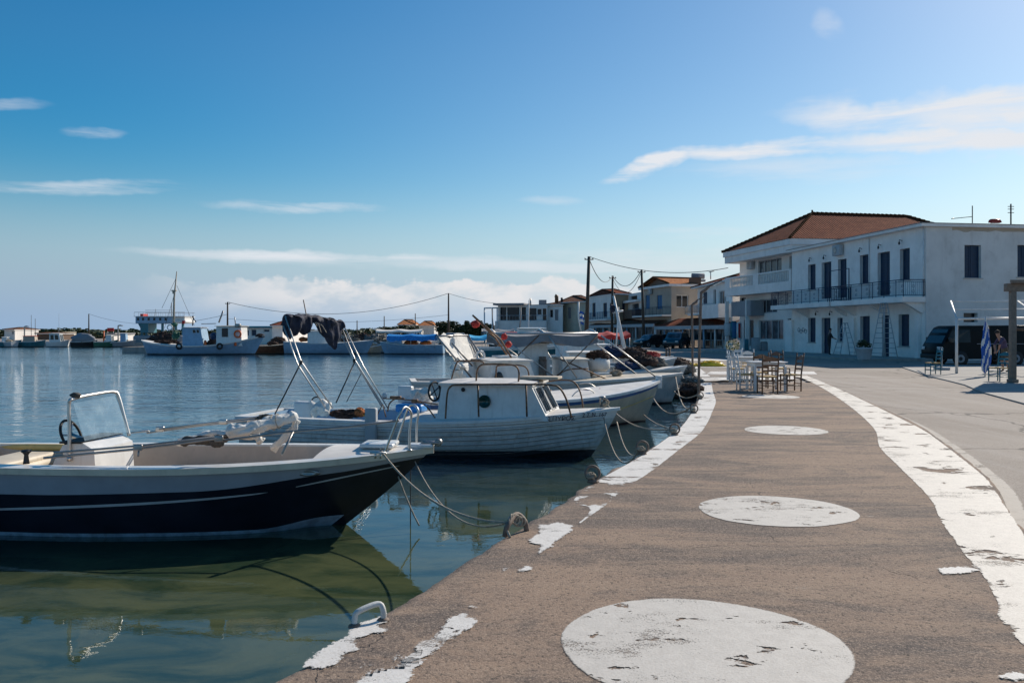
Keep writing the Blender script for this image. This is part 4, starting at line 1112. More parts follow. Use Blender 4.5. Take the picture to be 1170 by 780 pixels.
for i in range(N1+1):
    u = i/N1; p = ta.lerp(tb, u)+Vector((0, 0, .05*math.sin(PI*u)+.04*mnoise.noise(Vector((u*7, 0, 3))))); hg = interp(hang, u); ring = []
    d = (tb-ta); nrm = Vector((-d.y, d.x, 0)).normalized()
    for k in range(N2):
        a = 2*PI*k/N2; c_, s_ = math.cos(a), math.sin(a)
        wdt = .10+.05*max(0, -s_); zz = .085*s_ if s_ > 0 else hg*s_
        q_ = p+nrm*wdt*c_+Vector((0, 0, zz))
        nz = mnoise.fractal(Vector((u*9, c_*1.2, zz*5)), 1., 2., 4)
        q_ += nrm*nz*.09+Vector((0, 0, .04*nz))+d.normalized()*nz*.05
        ring.append(m.vert(q_))
    rings.append(ring)
for i in range(N1):
    for k in range(N2): m.face((rings[i][k], rings[i][(k+1) % N2], rings[i+1][(k+1) % N2], rings[i+1][k]), 0, True)
m.face(rings[0][::-1]); m.face(rings[-1]); m.build('folded_canopy', 'navy_cloth', root)
m = MB()
for dx in (-14, -8, -3, 4, 9, 15): m.tube(catmull([bp2(358, 368, -.15), bp2(358+dx*.6, 368+abs(dx)*.2, -.3), bp2(358+dx, 372+8*(abs(dx) > 8)-6*(dx < -10), -.2)], 3), .008, 5)
m.build('canopy_tie', 'rope', root)
# things in the open stern
m = MB(); c = bp2(348, 467, -.3); m.box(c+Vector((0, 0, -.06)), (.38, .22, .42), bev=.04); m.build('engine_cowl', 'white_gelcoat', root)
m = MB(); m.torus(bp2(361, 459, -.2), .10, .015, Matrix.Rotation(R(75), 3, 'X'), 20, 6); m.torus(bp2(371, 461, -.1), .09, .014, Matrix.Rotation(R(60), 3, 'X'), 20, 6); m.build('hose_coil', 'black_rubber', root)
m = MB(); fold_bundle(m, [bp2(356, 470, -.4), bp2(366, 467, -.4), bp2(376, 470, -.4)], .11, amp=.6); m.build('canvas_heap', 'white_cloth', root)
m = MB(); m.blob(bp2(391, 473, -.2), (.30, .2, .10), amp=.7); m.blob(bp2(402, 472, -.1), (.15, .15, .09), amp=.6); m.build('net_heap', 'nets', root)
m = MB(); m.blob(bp2(411, 471, -.25), (.12, .12, .11), amp=.7, nu=20, nv=14); m.build('net_heap', 'nets_orange', root)
m = MB(); m.blob(bp2(420, 473, -.2), (.10, .1, .07), amp=.7); m.build('net_heap', 'nets_yellow', root)
m = MB(); c = bp2(425, 479, -1.15); m.bx(c.x-.11, c.x+.11, -1.25, -1.12, .10, .92, bev=.03); m.build('rudder_trunk', 'pale_grey', root)
m = MB()
ptube(m, bp2, [(443, 470, -.6), (445, 461, -.6), (452, 455.5, -.6), (462, 455, -.6)], .014)
ptube(m, bp2, [(438, 455, 0), (470, 457, 0), (500, 462, 0)], .012)
ptube(m, bp2, [(430, 476, -.8), (437, 462, -.6), (441, 476, -.8)], .013, False); ptube(m, bp2, [(497, 477, -.8), (487, 464, -.6), (476, 458, -.6)], .013)
m.box(bp2(452, 454, -.5), (.22, .07, .06), bev=.01); m.box(bp2(474, 458, -.5), (.12, .08, .07), bev=.01)
m.build('stern_rail', 'rusty_pipe', root)
m = MB(); m.lathe([(.05, 0), (.07, .04), (.05, .1), (.01, .12)], bp2(439, 455, .9), 14); m.build('stern_light', 'lamp_glass', root)
m = MB(); c = bp2(468, 447, .6); m.box(c+Vector((-.08, 0, -.06)), (.30, .18, .34), bev=.03); c = bp2(480, 456, .6); m.box(c, (.5, .3, .14), bev=.04); m.build('outboard_cowl', 'white_gelcoat', root)
m = MB(); fold_bundle(m, [bp2(470, 455, .2), bp2(480, 448, .3), bp2(490, 453, .3)], .09, amp=.6); m.build('canvas_heap', 'white_cloth', root)
m = MB(); m.box(bp2(470, 464, .3)+Vector((0, 0, -.03)), (.55, .4, .16), bev=.04); m.build('crate', 'blue_tarp', root)

# ---------------------------------------------------------- 3. blue trimmed boat
BL3, BR3 = (3.88, 21.9, 0), R(29)
root = thing('cabin_boat', 'cream boat with a blue gunwale line, small cabin and white canvas dodger', 'boat', BL3, BR3)
bp3 = BP(BL3, BR3)
H3 = Hull(6.9, 2.3, .80, .74, 1.05, draft=.4, rake=.55, tr=.75, full=2.3, pmid=.3, pbow=.85, tmid=.4)
make_hull(root, H3, lambda t, v, z: (2 if v > .90 else 0), [hull_mat('cream_paint', 'antifoul_red', .03), 'antifoul_red', 'blue_paint'], nt=34, nv=22)
make_gunwale(root, H3, .14, 'white_paint', lip=.035, th=.05, nt=44)
m = MB()
for side in (1, -1): m.tube([Vector(H3.p(.3+.68*k/30, lerp(.60, .68, k/30), side, .008)) for k in range(31)], .014, 6)
m.build('hull_stripe', 'yellow_cream', root)
make_liner(root, H3, .14, .03, .42, .25, 'pale_blue_paint'); make_foredeck(root, H3, .42, 'deck_white', w=.1, camber=.04, floor=.25)
m = MB(); m.box((-.02, 0, 1.0), (.16, .10, .34), bev=.02); m.build('stem_post', 'white_paint', root)
ca, cb_ = bp3(561, 440, -.8).x, bp3(607, 440, -.6).x
cab, P3 = make_cabin(root, ca, cb_+.25, .78, .72, 1.66, slope_f=.35, slope_b=.05, wall='white_paint', taper=.9, side_win=(), name='cabin')
m = MB(); m.box(bp3(583, 409, .0)+Vector((0, 0, .02)), (.10, .14, .14), bev=.02); m.box(((ca+cb_)/2+.15, -.1, 1.74), (.5, .4, .05), bev=.02); m.build('roof_hatch', 'white_paint', cab)
m = MB(); m.blob(bp3(570, 433, -.84)+Vector((0, 0, 0)), (.12, .03, .17), amp=.1); m.build('cabin_port', 'dark_window', cab)
# sloping canvas dodger: two pipe hoops with sheet
m = MB()
c0, c1_, c2_, c3_ = bp3(500, 384, -.6), bp3(534, 383, .6), bp3(548, 412, .6), bp3(519, 412, -.6)
def sheet(mb, a, b_, c, d, n=16, sagz=.08, th=.012, amp=.03):
    def fn(u, v, s=0):
        p = a.lerp(b_, u).lerp(d.lerp(c, u), v); k = (1-(2*u-1)**2)*(1-(2*v-1)**2)
        return p-Vector((0, 0, sagz*k-s+amp*mnoise.noise(Vector((u*5, v*5, a.x)))))
    mb.grid(lambda u, v: fn(u, v, 0), n, n); mb.grid(lambda u, v: fn(u, v, -th), n, n)
sheet(m, c0, c1_, c2_, c3_, sagz=.10, amp=.12); m.build('dodger_canvas', 'white_cloth', root)
m = MB(); sheet(m, bp3(527, 415, -.5), bp3(548, 413, .5), bp3(562, 440, .5), bp3(545, 441, -.5), sagz=-.12, amp=.10); fold_bundle(m, [bp3(524, 414, -.6), bp3(522, 424, -.6), bp3(528, 436, -.6)], .11, amp=.6); m.build('dodger_side', 'white_cloth', root)
m = MB()
for s_ in ([(499, 384, -.62), (547, 441, -.62)], [(534, 383, .6), (575, 441, .6)], [(516, 392, -.62), (540, 418, -.62)], [(538, 392, .5), (562, 440, .5)], [(500, 384, -.62), (534, 383, .6)], [(518, 412.5, -.6), (550, 412, .6)]): ptube(m, bp3, s_, .022, False)
m.build('dodger_frame', 'dull_steel', root)
m = MB()
for s_ in ([(540, 344+16, .2), (566, 386, .2), (583, 411, .2)], [(541, 361, -.3), (572, 388, -.3), (590, 418, -.3)]): ptube(m, bp3, s_, .022, False)
m.build('aerial_frame', 'rusty_pipe', root)
m = MB(); m.blob(bp3(543.5, 370, .1), (.10, .10, .09), amp=.2); m.blob(bp3(576, 384.5, .1), (.08, .08, .08), amp=.2); m.blob(bp3(581, 393.5, .1), (.08, .08, .08), amp=.2); m.build('float_ball', 'red_cloth', root)
m = MB(); u_rail(m, bp3(545, 411, 0), bp3(553, 411, 0), .20, .03); m.build('seat_rail', 'white_paint', root)
# rails on the foredeck, blue box
m = MB(); ptube(m, bp3, [(648, 462, -.7), (658, 448, -.7), (672, 444, -.6), (682, 452, -.5), (687, 462, -.5)], .014); ptube(m, bp3, [(662, 438, .6), (674, 438, .5), (684, 447, .4), (690, 460, .3)], .014); m.build('bow_rail', 'stainless', root)
m = MB(); c = bp3(674, 452, .2); m.box(c, (.45, .45, .34), bev=.03); m.build('deck_box', 'dark_blue_paint', root)
m = MB(); c = bp3(687, 450, 0.); m.tube([c+Vector((0, 0, -.35)), c+Vector((-.02, 0, .12))], .045, rs=[.06, .045]); m.blob(c+Vector((0, 0, .05)), (.09, .08, .08), amp=.4); m.build('mooring_bitt', 'red_cloth', root)


# ---------------------------------------------------------- 4. boat under the long grey awning
BL4, BR4 = (5.55, 27.2, 0), R(9)
root = thing('awning_boat', 'long white boat under a flat grey awning, with a brown stove pipe', 'boat', BL4, BR4)
bp4 = BP(BL4, BR4)
H4 = Hull(8.8, 2.7, .82, .80, .98, draft=.5, rake=.45, tr=.7, full=2.6, pmid=.3, pbow=.85)
make_hull(root, H4, lambda t, v, z: 0, [hull_mat('white_paint', 'antifoul_black', .05)], nt=30, nv=16)
make_gunwale(root, H4, .16, 'deck_white', lip=.04, th=.06, nt=40)
make_liner(root, H4, .16, .03, .55, .3, 'pale_grey'); make_foredeck(root, H4, .55, 'cream_paint', w=.12, camber=.05, floor=.3)
x0, x1 = bp4(600, 410, -.7).x, bp4(632, 410, -.7).x
make_cabin(root, x0, x1, .65, .7, CH-(392-HY)/F*27.2, slope_f=.18, slope_b=0, wall='white_paint', taper=.95, front=False, name='wheelhouse')
x0, x1 = bp4(642, 425, -.7).x, bp4(676, 425, -.7).x
make_cabin(root, x0, x1, .8, .7, CH-(409-HY)/F*27.2, slope_f=.15, slope_b=0, wall='white_paint', taper=.95, front=True, name='cabin')
m = MB(); c = bp4(620, 428, -.75); m.tube([(c.x, -.75, c.z-.3), (c.x, -.75, CH-(410-HY)/F*26.3)], .125, 14); m.lathe([(.14, 0), (.11, .05), (.12, .12)], (c.x, -.75, CH-(411-HY)/F*26.3), 14); m.build('stove_pipe', 'rusted_pole', root)
# awning: frame and shallow curved canvas
m = MB(); A0, A1, A2 = bp4(566, 377.5, -1.), bp4(623, 378.5, -1.), bp4(683, 381, -1.)
xs = [A0.x, A1.x, A2.x]; zt = CH-(383-HY)/F*26.3
def aw(u, v, s=0):
    x = lerp(xs[0], xs[2], u); sagk = abs(math.sin(PI*u*2))
    return (x, lerp(-1.0, 1.1, v), zt+.16-.09*sagk-.10*(2*v-1)**2+s+.02*mnoise.noise(Vector((u*8, v*4, 0))))
m.grid(lambda u, v: aw(u, v), 26, 10); m.grid(lambda u, v: aw(u, v, -.015), 26, 10)
for sd_ in (-1.0, 1.1):
    m.grid(lambda u, v: (lerp(xs[0], xs[2], u), sd_+.02*math.sin(u*40)*v, aw(u, 0 if sd_ < 0 else 1)[2]-(.28+.05*math.sin(u*9))*v), 40, 4)
m.build('awning', 'grey_cloth', root)
m = MB()
for sd_ in (-1.0, 1.1):
    m.tube([(xs[0], sd_, zt+.06), (xs[2], sd_, zt+.06)], .03)
    for (xa_, xb_) in ((xs[0], xs[0]+1.9), (xs[1], xs[1]+1.0), (xs[2], xs[2]+1.9)): m.tube([(xa_+.1, sd_, zt), (xb_, sd_, .9)], .022)
for (xa_, xb_) in ((xs[1]-.2, xs[1]-1.6), (xs[2], xs[1]+.3)): m.tube([(xa_, -1., zt), (xb_, -1., .9)], .018, m=1)
for x in xs: m.tube([(x, -1., zt+.06), (x, 0, zt+.19), (x, 1.1, zt+.06)], .028)
m.build('awning_frame', ['stainless', 'rusty_pipe'], root)
m = MB(); c = bp4(682, 402, 0); m.blob((c.x, 0, c.z-.12), (.42, .30, .20), amp=.7); m.build('net_heap', 'nets', root)
m = MB(); c = bp4(683, 417, 0); m.lathe([(.3, 0), (.42, .1), (.42, .35), (.3, .45)], (c.x, .1, c.z-.2), 16); m.build('net_drum', 'white_paint', root)
m = MB(); ptube(m, bp4, [(640, 410, -.9), (700, 436, -.9)], .02, False); ptube(m, bp4, [(636, 429, -1), (650, 422, -1), (672, 421, -1)], .02); m.build('deck_pipe', 'rusty_pipe', root)
m = MB(); c = bp4(705, 432, -.3); m.blob((c.x, -.2, 1.02), (.22, .2, .10), amp=.7); m.blob((c.x-.8, .2, .98), (.2, .2, .10), amp=.7); m.build('rope_heap', 'rope', root)

# ---------------------------------------------------------- generic smaller boats
def boat(name, label, loc, rz, L, B, zst, zmid, zbow, hull='white_paint', top=None, foul='antifoul_black', deck='deck_white', gun='white_paint', liner='pale_grey', td=.6, cabin=None, mast=None, canopy=None, heap=None, outboard=False, group=None, canoe=False, tr=.75, nt=20, rail=False, foul_z=.08, drop=.18):
    """cabin=(x0,x1,hw,z1,slope,wall,roof,front,side) mast=(x,height,r,mat,lean) canopy=(x0,x1,hw,z,mat) heap=[(x,y,z,r,mat)]"""
    rt = thing(name, label, 'boat', (loc[0], loc[1], 0), rz, group)
    h = Hull(L, B, zst, zmid, zbow, draft=.4, rake=.09*L if not canoe else .06*L, tr=tr, full=2.3, pmid=.32, pbow=.85, canoe=canoe)
    mm = [hull_mat(hull, foul, foul_z-.03), foul, top or hull]
    make_hull(rt, h, lambda t, v, z: (2 if v > .88 else 0), mm, nt=nt, nv=12)
    make_gunwale(rt, h, .12, gun, lip=.03, th=.05, nt=26)
    make_liner(rt, h, .12, .03, td, min(.3, zmid-.3), liner, nt=10); make_foredeck(rt, h, td, deck, w=.1, camber=.05, floor=.2, nt=8)
    if canoe: pass
    if cabin:
        for c_ in (cabin if isinstance(cabin, list) else [cabin]):
            x0, x1, hw, z1, sl_, wall, roof, frt, side = c_
            make_cabin(rt, x0, x1, hw, zmid-.2, z1, slope_f=sl_, wall=wall, roof=roof, front=frt, side_win=side, over=.1)
    if mast:
        for (x, hh, r_, mt, lean) in (mast if isinstance(mast, list) else [mast]):
            m = MB(); m.tube([(x, 0, .3), (x+lean, 0, hh)], r_, 8, rs=[r_, r_*.6]); m.build('mast', mt, rt)
    if canopy:
        x0, x1, hw, z, mt = canopy
        m = MB()
        def fn(u, v, s=0): return (lerp(x0, x1, u), lerp(-hw, hw, v), z+.18*(1-(2*v-1)**2)-.10*abs(math.sin(2*PI*u))+s+.05*mnoise.noise(Vector((u*6, v*4, x0+z))))
        m.grid(fn, 16, 10); m.grid(lambda u, v: fn(u, v, -.02), 16, 10)
        for sy in (0, 1): m.grid(lambda u, v: (fn(u, sy)[0], fn(u, sy)[1]*(1+.1*v*(drop > .3)), fn(u, sy)[2]-drop*v*(1 if drop < .3 else .7+.6*abs(mnoise.noise(Vector((u*5, sy*3., 1)))))), 20, 4)
        cp = m.build('canopy', mt, rt); m = MB()
        for x in (x0+.05, (x0+x1)/2, x1-.05):
            for y in (-hw+.03, hw-.03): m.tube([(x, y, .5), (x, y, z)], .022, 6)
        m.build('canopy_frame', 'stainless', rt)
    if heap:
        for (x, y, z, r_, mt) in heap:
            m = MB(); m.blob((x, y, z), (r_*1.3, r_, r_*.6), amp=.7, nu=18, nv=12); m.build('gear_heap', mt, rt)
    if outboard:
        m = MB(); m.box((-L-.18, 0, zst+.25), (.32, .26, .42), bev=.07); m.box((-L-.16, 0, zst-.25), (.14, .10, .7), bev=.03); m.build('outboard_motor', outboard if isinstance(outboard, str) else 'black_metal', rt)
    if rail:
        m = MB(); pts = [Vector((-L+L*t, h.b(t)-.1, h.zs(t)+.42)) for t in (.62, .72, .82, .92, .99)]; pr = [Vector((p.x, -p.y, p.z)) for p in pts]
        m.tube(pts+pr[::-1], .016, 6)
        for p in pts[::2]+pr[::2]: m.tube([p, p-Vector((0, 0, .44))], .014, 6)
        m.build('bow_rail', 'stainless', rt)
    return rt
# row of bows along the quay, further off
boat('fishing_boat', 'white open boat with grey and maroon nets, bow beside the rusty lamp posts', (6.75, 32.2), R(2), 6.2, 2.2, .8, .78, 1.02, cabin=(-4.6, -3.0, .7, 1.55, .25, 'white_paint', 'deck_white', True, ()), heap=[(-1.7, 0, 1.22, .45, 'nets'), (-1.2, .2, 1.15, .38, 'nets_grey'), (-2.4, -.2, 1.0, .4, 'dark_blue_paint')], rail=False)

boat('rowing_boat', 'small black dinghy tucked against the quay wall by the lamp posts', (7.45, 30.3), R(20), 2.9, 1.2, .38, .34, .46, hull='black_gelcoat', gun='weathered_wood', deck='weathered_wood', heap=[(-1.2, 0, .42, .25, 'nets_grey')], td=.75)
boat('fishing_boat', 'grey and white boat heaped with maroon nets and a blue cover', (7.6, 38.5), R(5), 6.5, 2.2, .8, .8, 1.15, hull='pale_grey', heap=[(-2.0, 0, 1.35, .55, 'nets'), (-2.9, .1, 1.45, .5, 'dark_blue_paint'), (-1.2, -.2, 1.25, .35, 'red_cloth'), (-4.3, 0, 1.0, .5, 'nets_grey')], outboard=False)
boat('fishing_boat', 'white boat with a red canopy over the stern and a leaning white mast', (6.9, 46.0), R(6), 7.6, 2.5, .9, .9, 1.25, canopy=(-2.7, -.6, 1.0, 2.2, 'red_cloth'), cabin=(-4.0, -2.2, .8, 1.75, .2, 'white_paint', 'white_paint', False, ()), heap=[(-.9, 0, 1.45, .35, 'nets')], mast=None)
boat('motor_boat', 'long white and teal cruiser with windscreen, beyond the grey awning', (6.4, 58.0), R(4), 9.4, 2.9, 1.25, 1.3, 1.9, hull='teal_paint', top='white_paint', cabin=(-6.0, -3.0, .95, 2.6, 1.2, 'white_gelcoat', 'white_gelcoat', True, ((.15, .8, .3, .8),)), td=.62, rail=True)
boat('motor_boat', 'dark teal cabin boat with white roof behind the red canopy', (7.0, 52.0), R(8), 6.4, 2.4, .9, .9, 1.2, hull='teal_paint', cabin=(-4.2, -2.0, .85, 1.9, .4, 'white_paint', 'white_paint', True, ((.2, .8, .35, .8),)))
boat('fishing_boat', 'low grey boat with crates and brown nets, next to the cruiser with dark band', (6.2, 66.0), R(4), 7.0, 2.4, .9, .9, 1.3, hull='pale_grey', cabin=(-5.6, -3.6, .85, 2.2, .3, 'white_paint', 'pale_blue_paint', True, ()), heap=[(-2.2, 0, 1.2, .5, 'nets'), (-3.0, .4, 1.3, .3, 'nets_orange')])
boat('fishing_boat', 'boat with a bright light-blue awning on thin white posts', (3.3, 60.), R(6), 6.6, 2.5, 1., 1., 1.3, hull='dark_blue_paint', canopy=(-6.4, -3.9, 1.15, 2.0, 'light_blue_tarp'), heap=[(-3.8, 0, .9, .5, 'nets')])
boat('fishing_boat', 'white boat with flat pale roof behind the blue tarpaulin', (-8.6, 95.), R(3), 8.2, 2.6, 1., 1., 1.35, canopy=(-6.8, -1.6, 1.2, 2.55, 'white_cloth'), cabin=(-5.6, -3.9, .8, 2.1, .2, 'pale_blue_paint', 'white_paint', True, ()))
boat('rowing_boat', 'short white dinghy between the awning boat and the red canopy boat', (5.9, 35.4), R(5), 4.0, 1.6, .6, .55, .75, heap=[(-2.2, 0, .7, .3, 'nets_grey'), (-1.4, .1, .7, .25, 'rope')])

boat('fishing_boat', 'pale boat with a short white mast between the maroon nets and the red canopy', (8.2, 42.4), R(4), 6.0, 2.1, .8, .8, 1.1, hull='cream_paint', cabin=(-4.6, -3.2, .7, 1.7, .2, 'white_paint', 'white_paint', True, ()), mast=[(-3.0, 3.6, .05, 'white_paint', .2)], heap=[(-1.6, 0, 1.1, .35, 'nets_grey'), (-2.4, 0, 1.1, .3, 'white_cloth')])
boat('rowing_boat', 'small blue boat wedged in before the dark teal cabin boat', (8.0, 49.3), R(2), 4.6, 1.7, .6, .6, .9, hull='blue_paint', heap=[(-1.8, 0, .8, .35, 'nets'), (-2.8, 0, .9, .3, 'nets_orange')])
boat('fishing_boat', 'white boat with two thin masts and an orange locker, below the peach house', (5.0, 74.), R(3), 7.5, 2.5, .9, .9, 1.3, cabin=(-5.6, -4.0, .85, 2.3, .3, 'white_paint', 'orange_plastic', True, ()), mast=[(-3.6, 5.2, .06, 'white_paint', .1), (-6.4, 4.4, .05, 'brown_wood', -.4)], heap=[(-2.2, 0, 1.2, .5, 'nets')])
boat('fishing_boat', 'pale blue boat with a grey canopy and one thin mast, below the stone house', (2.2, 82.), R(2), 7.5, 2.5, .9, .9, 1.3, hull='pale_blue_paint', canopy=(-5.2, -2.0, 1.0, 2.5, 'grey_cloth'), mast=[(-1.6, 4.8, .06, 'brown_wood', .3)], heap=[(-3.2, 0, 1.2, .5, 'nets_orange')])
# leaning mast with a black pennant
t_ = thing('flag_mast', 'tall leaning white mast with a dark pennant above the red canopy', 'mast', tuple(at(718, 418, 40.)))
m = MB(); m.tube([at(718, 418, 40.), at(709, 378, 40.), at(701, 338, 40.)], .09, 10, rs=[.11, .085, .055]); m.build('pole', 'white_paint', t_, world=True)
m = MB(); m.tube([at(700, 357, 40), at(712, 355, 40)], .05); m.build('crosstree', 'white_paint', t_, world=True)
m = MB(); fold_bundle(m, [at(702, 349, 40), at(700, 353, 40), at(701, 357, 40)], .10, amp=.6); m.build('pennant', 'navy_cloth', t_, world=True)

# ---------------------------------------------------------- large moored fishing boat across the basin
D = 88.
LBx = (302-CXP)/F*D
rt = thing('trawler', 'large pale blue fishing boat with tall mast and orange life ring across the basin', 'boat', (LBx, D, 0), R(-2))
h = Hull(13.2, 3.9, 1.55, .92, 2.05, draft=.9, rake=1.3, full=2.2, pmid=.34, pbow=.85, canoe=True, tmid=.45)
make_hull(rt, h, lambda t, v, z: (2 if v > .9 else 0), [hull_mat('pale_blue_paint', 'antifoul_black', .08), 'antifoul_black', 'white_paint'], nt=36, nv=18)
make_gunwale(rt, h, .2, 'white_paint', lip=.06, th=.08, nt=40); make_foredeck(rt, h, .02, 'deck_white', w=.2, camber=.02, floor=.3, nt=24, t1=.98, bulk=False)
bpT = BP((LBx, D), R(-2))
def zpx(py, d=D): return CH-(py-HY)/F*d
x0, x1 = bpT(208, 395, -1).x, bpT(232, 395, -1).x
cab, _ = make_cabin(rt, x0, x1, .95, .9, zpx(374), slope_f=.35, wall='pale_blue_paint', roof='white_paint', front=False, side_win=((.55, .72, .70, .88), (.76, .90, .70, .88)), over=.12, name='wheelhouse', taper=.95)
x0, x1 = bpT(247, 393, -1).x, bpT(276, 393, -1).x
make_cabin(rt, x0, x1, 1.0, .9, zpx(372.5), slope_f=.1, wall='white_paint', roof='cream_paint', front=False, side_win=((.22, .48, .45, .9),), over=.15, name='deckhouse', taper=.97)
m = MB(); a, b_ = bpT(198, 388), bpT(202, 310); m.tube([a, bpT(199, 340), b_], .11, 10, rs=[.13, .10, .05]); m.box(bpT(199, 332), (.5, .3, .12)); m.box(bpT(198.5, 334), (.25, .2, .3), bev=.05); m.build('mast', 'weathered_wood', rt)
m = MB()
for p, q_ in (((201, 318), (185, 352)), ((202, 326), (222, 372)), ((200, 333), (188, 375))): m.tube([bpT(*p), bpT(*q_)], .018, 4)
m.tube([bpT(220, 372), bpT(221, 361)], .06); m.tube([bpT(219.5, 361), bpT(224, 368)], .05); m.build('rigging', 'black_metal', rt)
m = MB(); m.torus(bpT(271.5, 381.5, -1.12), .34, .09, Matrix.Rotation(R(90), 3, 'X'), 24, 8); m.build('life_ring', 'orange_plastic', rt)
for px in (204.5, 251):
    m = MB(); m.torus(bpT(px, 395.5, -1.98)+Vector((0, 0, .0)), .26, .10, Matrix.Rotation(R(90), 3, 'X'), 20, 8); m.build('tyre_fender', 'black_rubber', rt)
m = MB(); m.lathe([(.12, 0), (.14, .1), (.14, .5), (.05, .6)], bpT(234.5, 395, -.8), 12); m.lathe([(.12, 0), (.14, .1), (.12, .4), (.05, .45)], bpT(269, 395, -1.1), 12); m.build('gas_bottle', 'orange_plastic', rt)
m = MB(); m.blob(bpT(244, 384, -.3), (.38, .35, .38), amp=.1); m.build('barrel', 'dark_blue_paint', rt)
m = MB(); m.blob(bpT(199, 371), (.35, .35, .2), amp=.4); m.blob(bpT(201, 382), (.35, .5, .5), amp=.6); m.build('green_net', 'green_paint', rt)
m = MB(); m.blob(bpT(240, 392, -.3), (.35, .4, .35), amp=.6); m.blob(bpT(186, 391), (1.2, .8, .25), amp=.5); m.build('net_heap', 'nets', rt)
m = MB(); m.torus(bpT(194, 374, -.8), .26, .07, Matrix.Rotation(R(90), 3, 'X'), 18, 8); m.build('life_ring', 'white_paint', rt)
m = MB(); m.tube([bpT(230, 370), bpT(247, 369.5)], .04); m.tube([bpT(250, 368.5), bpT(255, 355)], .09); m.tube([bpT(269, 370), bpT(268, 362)], .05); m.box(bpT(272, 372, -.8), (.6, .5, .4), bev=.1); m.build('deck_gear', ['dull_steel'], rt)
m = MB(); m.blob(bpT(297, 384), (.5, .5, .3), amp=.6); m.build('rope_heap', 'nets', rt)

# small ferry behind it
D2 = 150.
def A2_(px, py, dd=0): return at(px, py, D2+dd)
rt = thing('ferry', 'pale blue ferry with a row of dark windows, behind the trawler', 'ferry', ((190-CXP)/F*D2, D2, 0))
fx = lambda px: (px-CXP)/F*D2
fz = lambda py: CH-(py-HY)/F*D2
m = MB(); m.bx(fx(161), fx(203), D2-2.2, D2+2.2, fz(369.5), fz(362), bev=.05); w_ = m.build('upper_cabin', 'pale_blue_paint', rt, world=True)
for k, px in enumerate((164, 169.7, 176, 182.3, 189, 195)):
    m = MB(); m.bx(fx(px-1.1), fx(px+1.1), D2-2.26, D2-2.20, fz(366.2), fz(363.2)); m.build('window', 'dark_window', w_, world=True)
m = MB(); m.bx(fx(160), fx(217), D2-2.5, D2+2.5, fz(362), fz(361.4)); m.bx(fx(203), fx(217.5), D2-2.3, D2+2.3, fz(369.5), fz(365.5), bev=.2); m.bx(fx(203), fx(216), D2-2, D2+2, fz(365.5), fz(362.)); m.build('wheelhouse', 'white_paint', rt, world=True)
m = MB(); m.bx(fx(163), fx(166.5), D2-1, D2+1, fz(361.2), fz(358.6)); m.bx(fx(214), fx(217), D2-2.4, D2-2.32, fz(370), fz(366.5)); m.build('red_locker', 'red_cloth', rt, world=True)
m = MB()
for yy in (-2.3, 2.3):
    m.tube([(fx(160), D2+yy, fz(357)), (fx(217), D2+yy, fz(357))], .04, 5)
    for k in range(12): m.tube([(fx(160+k*5), D2+yy, fz(361.5)), (fx(160+k*5), D2+yy, fz(357))], .03, 5)
m.tube([(fx(196), D2, fz(361)), (fx(196), D2, fz(346))], .1); m.tube([(fx(177), D2, fz(361)), (fx(178), D2, fz(353))], .06)
m.tube([(fx(166), D2, fz(354.5)), (fx(200), D2, fz(354.3))], .04); m.build('deck_rail', 'pale_grey', rt, world=True)
m = MB()
for px in (167, 172, 190, 205, 213): m.bx(fx(px-1.), fx(px+1.), D2-1.8, D2-1.4, fz(385), fz(369.5))
m.bx(fx(166), fx(175), D2-2, D2+1.5, fz(380), fz(369.5)); m.tube([(fx(159), D2, fz(368)), (fx(164), D2, fz(378))], .3); m.build('support', 'teal_paint', rt, world=True)
m = MB(); m.bx(fx(160), fx(216), D2-3, D2+3, -.3, fz(383), bev=.3); m.build('hull', 'stucco_grey', rt, world=True)

# boats right of the trawler
d = 92.
boat('workboat', 'low dark brown workboat with a big grey tyre, right of the trawler', ((338-CXP)/F*d, d), R(0), 6.2, 2.4, .9, .85, 1.2, hull='hull_brown', gun='weathered_wood', deck='weathered_wood', heap=[(-2.6, 0, 1.1, .5, 'nets'), (-4.8, 0, 1.2, .35, 'cream_paint')])
boat('fishing_boat', 'broad pale blue boat with a white deck tent, behind the folded navy bimini', ((427-CXP)/F*(d-1), d-1), R(0), 9.6, 2.9, 1.35, 1.15, 1.5, hull='pale_blue_paint', cabin=(-7.0, -4.6, 1.0, 2.5, .9, 'white_paint', 'white_paint', False, ()), heap=[(-3.2, 0, 1.5, .4, 'nets'), (-7.7, 0, 1.6, .45, 'nets_orange'), (-2., 0, 1.5, .45, 'nets_grey')], mast=[(-6.6, 5.9, .09, 'brown_wood', -1.1)])
boat('tarpaulin_boat', 'pale blue boat covered with a bright blue tarpaulin over orange nets', ((434-CXP)/F*(d-2), d-2), R(180-4), 7.0, 2.5, 1.0, 1.0, 1.35, hull='pale_blue_paint', canopy=(-6.2, -1.0, 1.15, 2.0, 'blue_tarp'), drop=.62, heap=[(-3.4, -.3, 1.25, .62, 'nets_orange'), (-5.0, 0, 1.2, .5, 'nets_orange')])
boat('workboat', 'low boat with a pile of tan gear between two pale blue hulls', ((437-CXP)/F*(d+.5), d+.5), R(10), 2.8, 1.5, .8, .75, 1., hull='weathered_wood', heap=[(-1.3, 0, .95, .5, 'rope'), (-.9, .2, 1.1, .3, 'white_cloth')])
boat('motor_boat', 'dark hulled boat moored bow-on right of the blue tarpaulin', ((558-CXP)/F*(d-6), d-6), R(185), 4.6, 1.9, .9, .9, 1.2, hull='antifoul_black', heap=[(-2, 0, 1.2, .5, 'nets_grey')])

